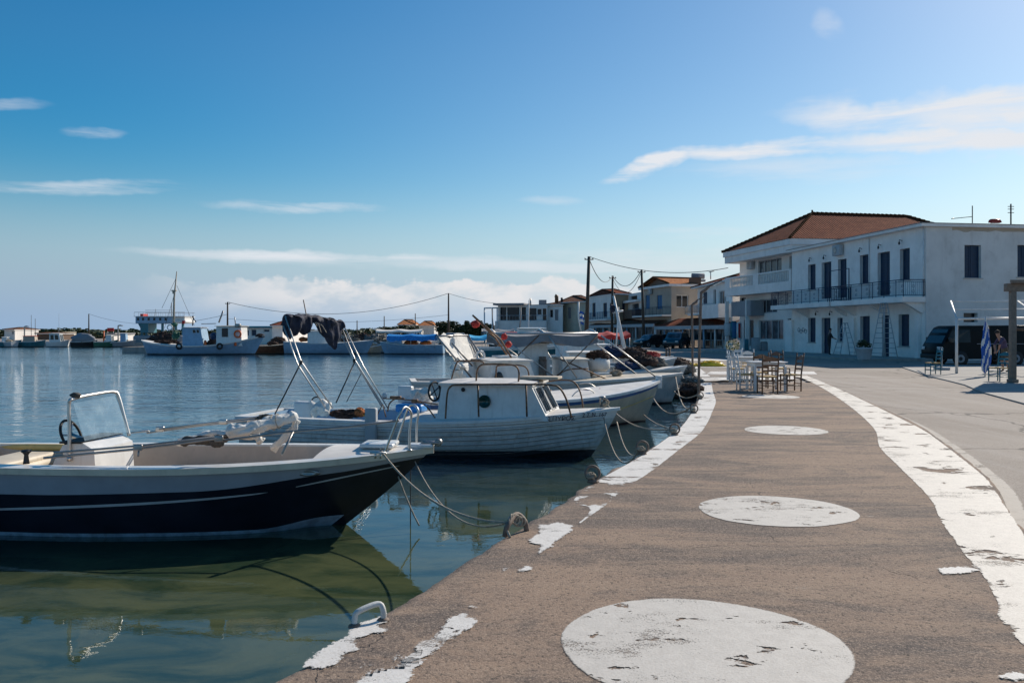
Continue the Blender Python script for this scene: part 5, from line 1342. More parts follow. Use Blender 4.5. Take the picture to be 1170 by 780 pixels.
# boats along the far-left pier
d = 136.5
def fpx(px): return (px-CXP)/F*d
far = [
 ('motor_boat', 'grey dinghy at the far-left edge of the far pier', 9, 150, 3.2, 'pale_grey', None, None),
 ('fishing_boat', 'dark teal boat with white rails below the stepped white house on the far pier', 29, 8, 3.6, 'teal_paint', (-2.8, -1.9, .5, 1.6, .2, 'white_paint', 'white_paint', True, ()), None),
 ('fishing_boat', 'dark boat with a brown cabin and small cross mast on the far pier', 53, 10, 4.0, 'teal_paint', (-3.2, -1.4, .7, 1.75, .1, 'stucco_beige', 'red_cloth', False, ()), [(-1.6, 4.6, .06, 'black_metal', 0.), (-2.2, 5.2, .05, 'black_metal', 0.)]),
 ('rowing_boat', 'small bright white boat between the brown cabin and the cruiser on the far pier', 64, 170, 2.2, 'white_paint', None, None),
 ('motor_boat', 'white cabin cruiser with tall dark windows on the far pier', 83, 6, 3.4, 'white_paint', (-2.8, -1., .75, 2.2, .3, 'white_paint', 'white_paint', True, ((.1, .42, .35, .85), (.52, .85, .35, .85))), [(-1.6, 5.4, .03, 'pale_grey', 0.)]),
 ('tarpaulin_boat', 'boat wrapped in a grey cover on the far pier', 114, 5, 4.0, 'antifoul_black', None, None),
 ('fishing_boat', 'green boat with an orange upright and a white wheelhouse on the far pier', 137, 5, 3.6, 'green_paint', (-1.7, -.7, .6, 1.9, .2, 'white_paint', 'white_paint', True, ()), [(-2.2, 2.6, .16, 'orange_plastic', 0.)]),
 ('motor_boat', 'dark grey boat with a pale blue box cabin left of the trawler', 156, 8, 3.4, 'stucco_grey', (-2.2, -1.3, .6, 2.2, .1, 'pale_blue_paint', 'white_paint', False, ()), None),
]
for nm, lb, px, rz, L, hm, cb2, ms in far:
    hp = [(-L*.45, 0, .95, .45, random.choice(['nets', 'nets_grey', 'rope', 'white_cloth']))]
    rt = boat(nm, lb, (fpx(px), d-random.uniform(0, 1.5)), R(rz), L, 1.7, .85, .8, 1.15, hull=hm, cabin=cb2, mast=ms, heap=hp, nt=12)
    if 'grey cover' in lb:
        m = MB(); m.blob((-L*.55, 0, 1.2), (L*.46, .9, 1.0), amp=.15, nu=24, nv=14, flat=.7); m.build('boat_cover', 'grey_cloth', rt)
# ================================================================== BUILDINGS
def fu(A, B, px):
    """position along wall A-B that the view direction px meets, and its depth"""
    k = (px-CXP)/F; L = math.dist(A, B); dx, dy = (B[0]-A[0])/L, (B[1]-A[1])/L
    u = (k*A[1]-A[0])/(dx-k*dy); return u, A[1]+u*dy
def op(A, B, x0, x1, yt, yb, kind='glass', m='curtain_glass'):
    u0, d0 = fu(A, B, x0); u1, d1 = fu(A, B, x1); d = (d0+d1)/2
    if u0 > u1: u0, u1 = u1, u0
    return [u0, u1, max(LZ+.02, CH-(yb-HY)/F*d), CH-(yt-HY)/F*d, kind, m]
def wallfn(mb, A, B, z0, z1, ops, depth=.2):
    L = math.dist(A, B); dx, dy = (B[0]-A[0])/L, (B[1]-A[1])/L; nx, ny = dy, -dx
    us = sorted({0, L} | {max(0, min(L, o[k])) for o in ops for k in (0, 1)}); zs = sorted({z0, z1} | {o[k] for o in ops for k in (2, 3)})
    P = lambda u, z, dd=0: (A[0]+dx*u-nx*dd, A[1]+dy*u-ny*dd, z)
    for a, b in zip(us, us[1:]):
        for c, d in zip(zs, zs[1:]):
            mu, mz = (a+b)/2, (c+d)/2
            if any(o[0] < mu < o[1] and o[2] < mz < o[3] for o in ops): continue
            mb.poly([P(a, c), P(b, c), P(b, d), P(a, d)])
    for o in ops:
        a, b, c, d = o[:4]
        mb.poly([P(a, c), P(a, d), P(a, d, depth), P(a, c, depth)]); mb.poly([P(b, c), P(b, c, depth), P(b, d, depth), P(b, d)])
        mb.poly([P(a, d), P(b, d), P(b, d, depth), P(a, d, depth)]); mb.poly([P(a, c), P(a, c, depth), P(b, c, depth), P(b, c)])
def fill(root, A, B, o, depth=.2, frame='white_wood'):
    L = math.dist(A, B); dx, dy = (B[0]-A[0])/L, (B[1]-A[1])/L; nx, ny = dy, -dx; ang = math.atan2(dy, dx)
    a, b, c, d, kind, mt = o; W_, H_ = b-a, d-c
    def bxx(mb, u0, u1, z0, z1, dd, th, m=0):
        mu = (u0+u1)/2; mb.box((A[0]+dx*mu-nx*dd, A[1]+dy*mu-ny*dd, (z0+z1)/2), (u1-u0, th, z1-z0), m, rz=ang)
    if kind in ('shutter', 'door'):
        m = MB(); n = 2 if W_ > .75 else 1
        for k in range(n):
            u0, u1 = a+W_*k/n+.015, a+W_*(k+1)/n-.015
            bxx(m, u0, u0+.07, c+.02, d-.02, depth-.06, .05); bxx(m, u1-.07, u1, c+.02, d-.02, depth-.06, .05)
            for zz in (c+.02, (c+d)/2-.04, d-.10): bxx(m, u0+.07, u1-.07, zz, zz+.08, depth-.06, .05)
            bxx(m, u0+.07, u1-.07, c+.1, d-.1, depth-.035, .02)
            ns = int((H_-.2)/.09)
            for s in range(ns): bxx(m, u0+.07, u1-.07, c+.12+s*.09, c+.16+s*.09, depth-.055, .02)
        m.build('door' if kind == 'door' else 'shutter', mt, root, world=True)
    elif kind == 'glass':
        m = MB(); n = max(1, round(W_/1.0))
        bxx(m, a, a+.07, c, d, depth-.05, .06); bxx(m, b-.07, b, c, d, depth-.05, .06); bxx(m, a+.07, b-.07, d-.08, d, depth-.05, .06); bxx(m, a+.07, b-.07, c, c+.09, depth-.05, .06)
        for k in range(1, n): bxx(m, a+W_*k/n-.035, a+W_*k/n+.035, c+.09, d-.08, depth-.05, .06)
        w_ = m.build('window', frame, root, world=True); m = MB(); bxx(m, a+.05, b-.05, c+.05, d-.05, depth-.01, .02); m.build('pane', mt, w_, world=True)
    else:
        m = MB(); bxx(m, a, b, c, d, depth+.01, .03); m.build('panel', mt, root, world=True)
def house(name, label, foot, z1, wm, walls_ops, group=None, z0=.5, cat='house', frame='white_wood', depth=.2):
    rt = thing(name, label, cat, (foot[0][0], foot[0][1], z0), 0, group); m = MB(); n = len(foot)
    for i in range(n): wallfn(m, foot[i], foot[(i+1) % n], z0, z1, walls_ops.get(i, []), depth)
    m.poly([(x, y, z1) for x, y in foot]); m.build('wall', wm, rt, world=True)
    for i, ops in walls_ops.items():
        for o in ops: fill(rt, foot[i], foot[(i+1) % n], o, depth, frame)
    return rt
def roof_face(mb, pts, m=0):
    a, b = Vector(pts[0]), Vector(pts[1]); e = (b-a).normalized(); nrm = (b-a).cross(Vector(pts[2])-a).normalized(); up = nrm.cross(e)
    mb.poly(pts, m, [((Vector(p)-a).dot(e), (Vector(p)-a).dot(up)) for p in pts])
def hip_roof(rt, foot, ze, zr, r1, r2, mt, over=.3, name='roof', th=.16, fascia='stucco_pale'):
    """foot: 4 ccw corners; ridge r1 (towards edge 0) to r2"""
    cx = sum(p[0] for p in foot)/4; cy = sum(p[1] for p in foot)/4
    e = []
    for x, y in foot:
        d = math.hypot(x-cx, y-cy); e.append((x+(x-cx)/d*over*1.4, y+(y-cy)/d*over*1.4, ze))
    R1, R2 = (r1[0], r1[1], zr), (r2[0], r2[1], zr); m = MB()
    roof_face(m, [e[0], e[1], R1]); roof_face(m, [e[1], e[2], R2, R1]); roof_face(m, [e[2], e[3], R2]); roof_face(m, [e[3], e[0], R1, R2])
    o = m.build(name, mt, rt, world=True)
    m = MB(); m.prism([(p[0], p[1]) for p in e], ze-th, ze-.01); m.build('eave', fascia, o, world=True)
    m = MB()
    for a, b in ((e[0], R1), (e[1], R1), (e[2], R2), (e[3], R2), (R1, R2)): m.tube([Vector(a)+Vector((0, 0, .03)), Vector(b)+Vector((0, 0, .03))], .10, 8)
    m.build('ridge_tiles', mt, o, world=True); return o, e
def off(A, B, u, d):
    L = math.dist(A, B); dx, dy = (B[0]-A[0])/L, (B[1]-A[1])/L; return (A[0]+dx*u+dy*d, A[1]+dy*u-dx*d)
def railing(rt, pts, z0, h, mt='rail_blue', gap=.12, name='railing', deco=True, rb=.009, post=1.2):
    m = MB()
    for A, B in zip(pts, pts[1:]):
        L = math.dist(A, B); dx, dy = (B[0]-A[0])/L, (B[1]-A[1])/L
        for zz, r in ((z0+h, .025), (z0+h-.12, .014), (z0+.10, .018)): m.tube([(A[0], A[1], zz), (B[0], B[1], zz)], r, 6)
        n = max(2, int(L/gap))
        for k in range(n+1):
            u = L*k/n; x, y = A[0]+dx*u, A[1]+dy*u
            big = k % max(1, int(post/gap)) == 0
            m.tube([(x, y, z0), (x, y, z0+h)] if big else [(x, y, z0+.1), (x, y, z0+h-.12)], .024 if big else rb, 5)
            if deco and k % 10 == 5:
                M_ = Matrix.Rotation(math.atan2(dy, dx), 3, 'Z') @ Matrix.Rotation(R(90), 3, 'X')
                for zz in (.32, .62): m.torus((x, y, z0+zz), .08, .008, M_, 12, 5)
    return m.build(name, mt, rt, world=True)

# ---------------------------------------------------------- white two-storey building with blue shutters
D1, C1, R1_ = (21.96, 65.2), (24.4, 49.0), (37.0, 51.0)
A, B = D1, C1
ops1 = [op(A, B, 923.5, 932, 302, 331, 'shutter', 'shutter_blue'), op(A, B, 939, 950, 299.5, 341, 'door', 'shutter_blue'), op(A, B, 957.6, 967.4, 296, 340, 'door', 'shutter_blue'),
        op(A, B, 982.7, 994, 291, 324, 'shutter', 'shutter_blue'), op(A, B, 1003, 1017, 288, 337.6, 'door', 'shutter_blue'), op(A, B, 1028.5, 1039.7, 284, 320, 'shutter', 'shutter_blue'),
        op(A, B, 923.5, 932, 363, 391, 'shutter', 'shutter_blue'), op(A, B, 939, 949, 363, 404, 'door', 'shutter_blue'), op(A, B, 957, 963, 363, 390, 'shutter', 'shutter_blue'),
        op(A, B, 983, 994, 361, 393, 'shutter', 'shutter_blue'), op(A, B, 1008, 1016, 360, 408, 'door', 'shutter_blue'), op(A, B, 1027, 1039, 359, 395.5, 'shutter', 'shutter_blue')]
A, B = C1, R1_
ops2 = [op(A, B, 1102, 1121, 280, 317.5, 'shutter', 'shutter_blue'), op(A, B, 1162.5, 1181, 280, 316.5, 'shutter', 'shutter_blue'), op(A, B, 1101, 1117, 357.5, 368, 'dark', 'dark_window')]
b1 = house('white_building', 'white two-storey building with dark blue shutters and iron balconies, nearest on the right', [D1, C1, R1_, (34.6, 67.0)], 8.55, 'stucco_old', {0: ops1, 1: ops2}, cat='building', depth=.28)
m = MB(); wallfn(m, off(D1, C1, 0, .015), off(D1, C1, math.dist(D1, C1)-.01, .015), .5, 8.55, ops1, .03); m.build('front_render', 'stucco_white', b1, world=True)  # fresher white front coat, made whiter still to stand in for bounced light
# sills
m = MB()
for AA, BB, oo in ((D1, C1, ops1), (C1, R1_, ops2)):
    for o in oo:
        if o[4] != 'shutter': continue
        p = off(AA, BB, (o[0]+o[1])/2, .03); m = MB(); m.box((p[0], p[1], o[2]-.035), (o[1]-o[0]+.16, .14, .06), rz=math.atan2(BB[1]-AA[1], BB[0]-AA[0])); m.build('sill', 'marble', b1, world=True)
m = MB(); ft = [off(D1, C1, -.1, .45), (C1[0]-.42, C1[1]-.3), (37.2, 50.7), (34.8, 67.3)]; m.prism(ft, 8.555, 8.72); m.build('cornice', 'stucco_white', b1, world=True)
m = MB(); ft = [off(D1, C1, -.1, .50), (C1[0]-.47, C1[1]-.35), (37.2, 50.65), (34.8, 67.3)]; m.prism(ft, 8.725, 8.76); m.build('roof_edge', 'stucco_grey', b1, world=True)
m = MB(); p0 = off(C1, R1_, 1.9, .012); p1 = off(C1, R1_, 8.5, .012); 
for k in range(26):
    u = 1.7+k*.26; h_ = .10+.16*abs(mnoise.noise(Vector((u*1.3, 0, 0))))+.08*mnoise.noise(Vector((u*5, 1, 0)))
    a, b_ = off(C1, R1_, u, .004), off(C1, R1_, u+.262, .004); h2 = .10+.16*abs(mnoise.noise(Vector(((u+.26)*1.3, 0, 0))))+.08*mnoise.noise(Vector(((u+.26)*5, 1, 0)))
    m.poly([(a[0], a[1], 8.54-h_*1.6), (b_[0], b_[1], 8.54-h2*1.6), (b_[0], b_[1], 8.54), (a[0], a[1], 8.54)])
m.build('bare_plaster', 'stucco_beige', b1, world=True)
# balconies
L1 = math.dist(D1, C1); zB = 4.42
uR = [L1-.02, fu(off(D1, C1, 0, 1.5), off(D1, C1, L1, 1.5), 949)[0]]; uL = [uR[1]-.25, -.6]
for (ua, ub), nm in ((uR, 0), (uL, 1)):
    bal = [off(D1, C1, ub, 0.003), off(D1, C1, ub, 1.5), off(D1, C1, ua, 1.5), off(D1, C1, ua, .003)]
    m = MB(); m.prism(bal[::-1] if False else bal, zB-.32, zB); 
    bo = m.build('balcony', 'stucco_white', b1, world=True)
    railing(bo, [off(D1, C1, ub, .05), off(D1, C1, ub, 1.44), off(D1, C1, ua, 1.44), off(D1, C1, ua, .05)] if nm == 0 else [off(D1, C1, ub, .05), off(D1, C1, ub, 1.44), off(D1, C1, ua, 1.44), off(D1, C1, ua, .05)], zB, 1.0)
    m = MB()
    for u in ([ua-.35, (ua+ub)/2, ub+.5] if nm == 0 else [ua-.4, ub+3.2]):
        for k in (0,):
            q0, q1, q2, q3 = off(D1, C1, u-.15, .003), off(D1, C1, u+.15, .003), off(D1, C1, u+.15, 1.25), off(D1, C1, u-.15, 1.25)
            i = [m.vert((q0[0], q0[1], zB-1.0)), m.vert((q1[0], q1[1], zB-1.0)), m.vert((q1[0], q1[1], zB-.323)), m.vert((q0[0], q0[1], zB-.323)), m.vert((q2[0], q2[1], zB-.323)), m.vert((q3[0], q3[1], zB-.323))]
            for f in ((0, 1, 2, 3), (0, 3, 5), (1, 4, 2), (0, 5, 4, 1), (3, 2, 4, 5)): m.face([i[j] for j in f])
    m.build('bracket', 'stucco_white', b1, world=True)
# small frame canopy on the left balcony, AC unit, lamps, ground floor piers
m = MB(); a, b_ = fu(off(D1, C1, 0, 1.4), off(D1, C1, L1, 1.4), 948)[0], fu(off(D1, C1, 0, 1.4), off(D1, C1, L1, 1.4), 970)[0]
pa, pb2_ = off(D1, C1, a, 1.4), off(D1, C1, b_, 1.4)
m.tube([(pa[0], pa[1], zB), (pa[0], pa[1], zB+2.1), (pb2_[0], pb2_[1], zB+2.1), (pb2_[0], pb2_[1], zB)], .035, 6); m.build('balcony_frame', 'rail_blue', b1, world=True)
def ac_unit(rt, A, B, px, py, w_=.85, h_=.65):
    u, d = fu(A, B, px); p = off(A, B, u, .22); z = CH-(py-HY)/F*d; ang = math.atan2(B[1]-A[1], B[0]-A[0])
    m = MB(); m.box((p[0], p[1], z), (w_, .32, h_), rz=ang, bev=.03); o = m.build('air_conditioner', 'pale_grey', rt, world=True)
    p2 = off(A, B, u-.12, .39); m = MB(); M_ = Matrix.Rotation(ang, 3, 'Z') @ Matrix.Rotation(R(90), 3, 'X'); m.torus((p2[0], p2[1], z), .21, .02, M_, 18, 5)
    m.lathe([(.2, 0), (.2, .01)], (p2[0], p2[1], z), 18, M=M_); m.build('fan_grille', 'dull_steel', o, world=True)
ac_unit(b1, D1, C1, 960.5, 286, .95, .75)
for px, py in ((927.5, 297), (944, 294), (985, 286), (1007, 282), (1031, 277), (935, 358), (951, 358)):
    u, d = fu(D1, C1, px); z = CH-(py-HY)/F*d; m = MB()
    a, b_, c_ = off(D1, C1, u, .0), off(D1, C1, u, .2), off(D1, C1, u, .22)
    m.tube([(a[0], a[1], z+.1), (b_[0], b_[1], z+.16), (c_[0], c_[1], z)], .022, 6); m.lathe([(.03, .05), (.06, -.02), (.05, -.12), (.02, -.15)], (c_[0], c_[1], z), 10); m.build('wall_lamp', 'black_metal', b1, world=True)
u, d = fu(D1, C1, 916); m = MB()
for k in range(4):
    p = off(D1, C1, u-.4+k*.35, .03); z = CH-(377.5-HY)/F*d; M_ = Matrix.Rotation(math.atan2(C1[1]-D1[1], C1[0]-D1[0]), 3, 'Z') @ Matrix.Rotation(R(90), 3, 'X'); m.torus((p[0], p[1], z+.06*(-1)**k), .16, .02, M_, 14, 5)
p0, p1 = off(D1, C1, u-.6, .03), off(D1, C1, u+.9, .03); m.tube([(p0[0], p0[1], z), (p1[0], p1[1], z)], .018, 5); m.build('wall_ornament', 'stucco_grey', b1, world=True)
for px0, px1 in ((900, 907.5), (974, 979), (1048.5, 1053)):
    u0, u1 = fu(D1, C1, px0)[0], fu(D1, C1, px1)[0]; u0, u1 = min(u0, u1), max(u0, u1)
    pts = [off(D1, C1, u0, .003), off(D1, C1, u0, .22), off(D1, C1, u1, .22), off(D1, C1, u1, .003)]; m = MB(); m.prism(pts, .5, zB-1.0 if px0 > 980 else 3.3); m.build('pier', 'stucco_white', b1, world=True)
# drain pipe
for px in (988, 1049):
    u, d = fu(D1, C1, px); p = off(D1, C1, u+.6, .06); m = MB(); m.tube([(p[0], p[1], zB+.01), (p[0], p[1], 8.5)], .04, 8); m.build('drain_pipe', 'white_wood', b1, world=True)
# pavement in front of the facade
m = MB(); pv2 = [off(D1, C1, -14, 4.3), off(D1, C1, L1, 4.1), off(D1, C1, L1+.9, 0), off(D1, C1, -14, -.5)]; m.prism(pv2, .3, .80); m.build('pavement', 'concrete', kind='structure')
def roof_thing(name, label, cat, px, py, d):
    p = at(px, py, d); return thing(name, label, cat, tuple(p)), p
t_ = thing('tv_antenna', 'thin roof aerial with one long crossbar above the nearest white corner', 'antenna', tuple(at(1111, 256, 52)))
m = MB(); m.tube([at(1111, 255, 52), at(1111, 235, 52)], .03, 6); m.tube([at(1087, 250, 52), at(1111, 247.5, 52)], .022, 5); m.tube([at(1087, 250, 51.9), at(1090, 249, 52.4)], .02, 5); m.build('mast', 'black_metal', t_, world=True)
t_ = thing('tv_antenna', 'short roof aerial with a stack of small bars at the far right', 'antenna', tuple(at(1155, 257, 52)))
m = MB(); m.tube([at(1155, 257, 52), at(1155, 233, 52)], .045, 6)
for py in (236, 239, 243): m.tube([at(1151.5, py, 52), at(1158.5, py, 52)], .022, 5)
m.build('mast', 'black_metal', t_, world=True)
t_ = thing('roof_valve', 'small red pipe fitting on the flat roof edge of the white building', 'pipe', tuple(at(1137, 254, 51)))
m = MB(); m.tube(catmull([at(1131, 254.5, 51), at(1132, 252, 51), at(1141, 252, 51), at(1143, 254.5, 51)], 4), .09, 8); m.box(at(1137, 254, 51), (.5, .15, .12)); m.build('pipe_body', 'tail_red', t_, world=True)

# ---------------------------------------------------------- tiled three-storey house behind it
P2, Q2 = (22.0, 65.6), (19.7, 77.0)
Lq = math.dist(Q2, P2)
Aw, Bw = off(Q2, P2, .3, -1.35), off(Q2, P2, Lq, -1.35)
ops = [op(Aw, Bw, 866, 893, 296, 312, 'glass', 'curtain_glass'), op(Aw, Bw, 902, 911, 292, 318, 'glass', 'dark_window'), op(Aw, Bw, 867, 888, 341.5, 357.5, 'glass', 'curtain_glass'), op(Aw, Bw, 867, 895, 365.5, 388, 'glass', 'curtain_glass'), op(Aw, Bw, 850, 861, 365, 396, 'glass', 'dark_window'), op(Aw, Bw, 845.5, 852, 340, 347, 'dark', 'dark_window'), op(Aw, Bw, 900, 904, 364, 389, 'dark', 'dark_window')]
b2 = house('tile_roof_house', 'tall white house with a big red tiled hip roof and baluster balcony', [Aw, Bw, (37, 67.3), (35, 79)], 8.9, 'stucco_pale', {0: ops}, cat='house', frame='pale_grey')
fo = [Q2, P2, (39.0, 68.0), (37, 80)]
m = MB(); m.prism(fo, 8.68, 9.25); m.prism([off(Q2, P2, -.12, .12), off(Q2, P2, Lq+.12, .12), (39.1, 67.9), (37, 80.1)], 9.255, 9.72); m.build('fascia', 'stucco_white', b2, world=True)
rl, rr_ = ((928-CXP)/F*71.6, 71.6), ((1036-CXP)/F*73.3, 73.3)
m = MB(); e = [off(Q2, P2, -.2, .2)+(9.74,), off(Q2, P2, Lq+.2, .2)+(9.74,), (39.2, 67.8, 9.74), (37, 80.2, 9.74)]; RL, RR = rl+(12.55,), rr_+(12.55,)
roof_face(m, [e[0], e[1], RL]); roof_face(m, [e[1], e[2], RR, RL]); roof_face(m, [e[2], e[3], RR]); roof_face(m, [e[3], e[0], RL, RR]); ro_ = m.build('roof', 'tiles_red', b2, world=True)
m = MB()
for a, b_ in ((e[0], RL), (e[1], RL), (e[2], RR), (e[3], RR), (RL, RR)):
    L = (Vector(b_)-Vector(a)).length; n = int(L/.4)
    for k in range(n):
        p = Vector(a).lerp(Vector(b_), k/n); q_ = Vector(a).lerp(Vector(b_), (k+1.15)/n); m.tube([p+Vector((0, 0, .05)), q_+Vector((0, 0, .02))], .12, 7, rs=[.13, .10])
m.build('ridge_tiles', 'tiles_orange', ro_, world=True)
m = MB(); m.tube([at(928, 243, 71.6), at(928, 240, 71.6)], .08); m.build('finial', 'tiles_orange', ro_, world=True)
# balcony with balusters
zb0, zb1 = 5.65, 7.35
m = MB(); m.prism([off(Q2, P2, 0, 0), off(Q2, P2, Lq, 0), off(Q2, P2, Lq, -1.34), off(Q2, P2, 0, -1.34)], zb0, zb0+.55)
b_o = None
def seg(u0, u1, z0, z1, d0=0, th=.2): return [off(Q2, P2, u0, d0), off(Q2, P2, u1, d0), off(Q2, P2, u1, d0-th), off(Q2, P2, u0, d0-th)], z0, z1
for s_ in (seg(0, Lq, zb0+.553, zb0+.75), seg(0, Lq, zb1-.12, zb1)): m.prism(*s_)
opx = [(833.5, 860), (866, 901)]; solid = [0]
for p0, p1 in opx:
    uu = sorted([fu(Q2, P2, p0)[0], fu(Q2, P2, p1)[0]]); solid += uu
solid.append(Lq); solid = [max(0, min(Lq, s)) for s in solid]
for k in range(0, len(solid), 2):
    if solid[k+1]-solid[k] > .02: m.prism(*seg(solid[k], solid[k+1], zb0+.753, zb1-.123))
bo = m.build('balcony', 'stucco_white', b2, world=True)
for k in (1, 3):
    m = MB(); u0, u1 = solid[k], solid[k+1]; n = int((u1-u0)/.27)
    for i in range(1, n):
        p = off(Q2, P2, u0+(u1-u0)*i/n, -.1); m.lathe([(.05, 0), (.055, .03), (.03, .10), (.065, .36), (.03, .68), (.055, .78), (.05, .82)], (p[0], p[1], zb0+.753), 8)
    m.build('balusters', 'stucco_pale', bo, world=True, split=False)
m = MB(); u0, u1 = sorted([fu(Q2, P2, 835)[0], fu(Q2, P2, 857)[0]]); m.prism([off(Q2, P2, u0, -.05), off(Q2, P2, u1, -.05), off(Q2, P2, u1, -1.33), off(Q2, P2, u0, -1.33)], CH-(361-HY)/F*74, CH-(344-HY)/F*74); m.build('low_balcony', 'stucco_grey', b2, world=True)
ac_unit(b2, Aw, Bw, 860, 303, .9, .7)
for u in (.15, 4.1): 
    m = MB(); p = off(Q2, P2, u, -.15); m.box((p[0], p[1], 2.9), (.3, .3, 4.6)); m.build('column', 'stucco_pale', b2, world=True)
# shop front odds and ends under the balcony
def upright(name, label, cat, px0, px1, py0, py1, d, mt, th=.06, frame=None):
    a, b_ = at(px0, py0, d), at(px1, py1, d); t_ = thing(name, label, cat, (a.x, d, b_.z)); m = MB(); m.bx(a.x, b_.x, d-th/2, d+th/2, b_.z, a.z, bev=.01); m.build('panel', mt, t_, world=True)
    if frame:
        m = MB(); z0, z1 = b_.z, a.z
        for q0, q1 in (((a.x, z0), (a.x, z1)), ((a.x, z1), (b_.x, z1)), ((b_.x, z1), (b_.x, z0)), ((b_.x, z0), (a.x, z0))): m.tube([(q0[0], d, q0[1]), (q1[0], d, q1[1])], th*.6, 5)
        m.build('frame', frame, t_, world=True)
    return t_
upright('wall_sign', 'tall blank white sign panel left of the shop front', 'sign', 828, 834, 369.5, 383, 76, 'white_wood', .1, 'pale_grey')
upright('display_stand', 'narrow blue display stand beside the white sign panel', 'stand', 836, 841, 368, 386, 75, 'door_blue', .2, 'teal_paint')
upright('display_stand', 'teal board standing in front of the dark shop door', 'stand', 850.5, 855, 387.5, 402, 72, 'teal_paint', .1, 'pale_grey')
upright('postcard_rack', 'pale rack of bright small goods by the shop door', 'rack', 843, 846, 369, 387, 74.5, 'red_cloth', .2, 'white_wood')
upright('glass_screen', 'pale blue glass wind screen left of the shop window', 'screen', 858.5, 868, 386, 403, 70, 'pale_grey', .06, 'stucco_grey')
t_ = upright('menu_board', 'dark framed board leaning under the shop window', 'board', 869.5, 876.5, 391, 403, 69, 'stucco_grey', .08, 'black_metal')

# ---------------------------------------------------------- houses along the waterfront
def dk(px, d): return ((px-CXP)/F*d, d)
# white house with balcony and red hip roof
A, B = dk(797, 96), dk(837, 80.5)
ops = [op(A, B, 803, 808, 333.5, 347.5, 'shutter', 'shutter_blue'), op(A, B, 815, 818, 331, 348, 'dark', 'dark_window'), op(A, B, 821, 829, 332, 349, 'glass', 'dark_window'), op(A, B, 805, 812, 376, 396, 'glass', 'dark_window'), op(A, B, 816, 826, 376, 396, 'glass', 'dark_window')]
z3 = CH-(326-HY)/F*90
b3 = house('white_house', 'white house with red tiled roof, right of the beige house', [A, B, (33, 84), (31, 98)], z3, 'stucco_white', {0: ops})
hip_roof(b3, [A, B, (33, 84), (31, 98)], z3+.1, z3+1.35, (25, 89), (29, 90), 'tiles_red', over=.7)
def balc(rt, A, B, px0, px1, ytop, ybot, dpt, mt, solid=True, rail='pale_grey'):
    u0, u1 = sorted([fu(A, B, px0)[0], fu(A, B, px1)[0]]); d = fu(A, B, (px0+px1)/2)[1]; z0, z1 = CH-(ybot-HY)/F*d, CH-(ytop-HY)/F*d
    m = MB(); m.prism([off(A, B, u0, .004), off(A, B, u0, dpt), off(A, B, u1, dpt), off(A, B, u1, .004)], z0, z0+.2 if not solid else z1); o = m.build('balcony', mt, rt, world=True)
    if not solid: railing(o, [off(A, B, u0, .05), off(A, B, u0, dpt-.05), off(A, B, u1, dpt-.05), off(A, B, u1, .05)], z0+.2, z1-z0-.2, rail, gap=.16, deco=False)
    return o
balc(b3, A, B, 816, 836, 348, 363.5, 1.3, 'stucco_white'); balc(b3, A, B, 797.5, 815, 348, 360, 1.2, 'stucco_white', False, 'pale_grey')
# beige house with orange roof and bright blue doors
K4 = dk(767, 99); A, B = dk(733.5, 108), K4; C_ = dk(799, 100.5)
oa = [op(A, B, 737.5, 742.5, 337, 353, 'door', 'door_blue'), op(A, B, 750.5, 756.5, 337, 353, 'door', 'door_blue'), op(A, B, 738, 746, 376, 392, 'glass', 'dark_window'), op(A, B, 752, 762, 376, 392, 'glass', 'dark_window')]
ob = [op(B, C_, 773, 786.5, 337, 351, 'glass', 'dark_window'), op(B, C_, 771, 779, 376, 393, 'glass', 'dark_window'), op(B, C_, 784, 794, 376, 393, 'glass', 'curtain_glass')]
z4 = CH-(327.5-HY)/F*100
foot4 = [A, B, C_, (24.0, 111)]
b4 = house('beige_house', 'beige house with orange gabled roof, bright blue balcony doors and a rooftop water tank', foot4, z4, 'stucco_beige', {0: oa, 1: ob})
m = MB(); g0, g1 = off(A, B, -.3, .4), off(A, B, math.dist(A, B)+.2, .4); m.prism([g0, g1, (C_[0]+.3, C_[1]-.4), (24.3, 111.3)], z4+.003, z4+.28); m.build('cornice', 'stucco_white', b4, world=True)
zr = CH-(315.5-HY)/F*101; mid = ((g0[0]+g1[0])/2, (g0[1]+g1[1])/2); rb_ = ((C_[0]+24.0)/2, (C_[1]+111)/2); zg = z4+.29
m = MB(); roof_face(m, [g1+(zg,), (C_[0]+.3, C_[1]-.4, zg), rb_+(zr,), mid+(zr,)]); roof_face(m, [(24.3, 111.3, zg), g0+(zg,), mid+(zr,), rb_+(zr,)]); ro_ = m.build('roof', 'tiles_orange', b4, world=True)
m = MB(); gi0, gi1 = off(A, B, .3, -.2), off(A, B, math.dist(A, B)-.3, -.2); mi = ((gi0[0]+gi1[0])/2, (gi0[1]+gi1[1])/2); m.poly([gi0+(zg,), gi1+(zg,), mi+(zr-.15,)]); m.poly([(24.2, 111.2, zg), (C_[0]+.2, C_[1]-.3, zg), rb_+(zr-.1,)]); m.build('gable', 'brown_wood', b4, world=True)
m = MB(); m.tube([g0+(zg+.05,), mid+(zr+.05,)], .10); m.tube([g1+(zg+.05,), mid+(zr+.05,)], .10); m.tube([mid+(zr+.05,), rb_+(zr+.05,)], .12); m.build('ridge_tiles', 'tiles_orange', ro_, world=True)
balc(b4, A, B, 732, 767, 351.5, 362, 1.2, 'stucco_pale', False, 'rail_blue'); balc(b4, B, C_, 783, 799, 350, 359.5, 1.0, 'stucco_pale', False, 'pale_grey'); ac_unit(b4, A, B, 744.5, 333, .8, .7)
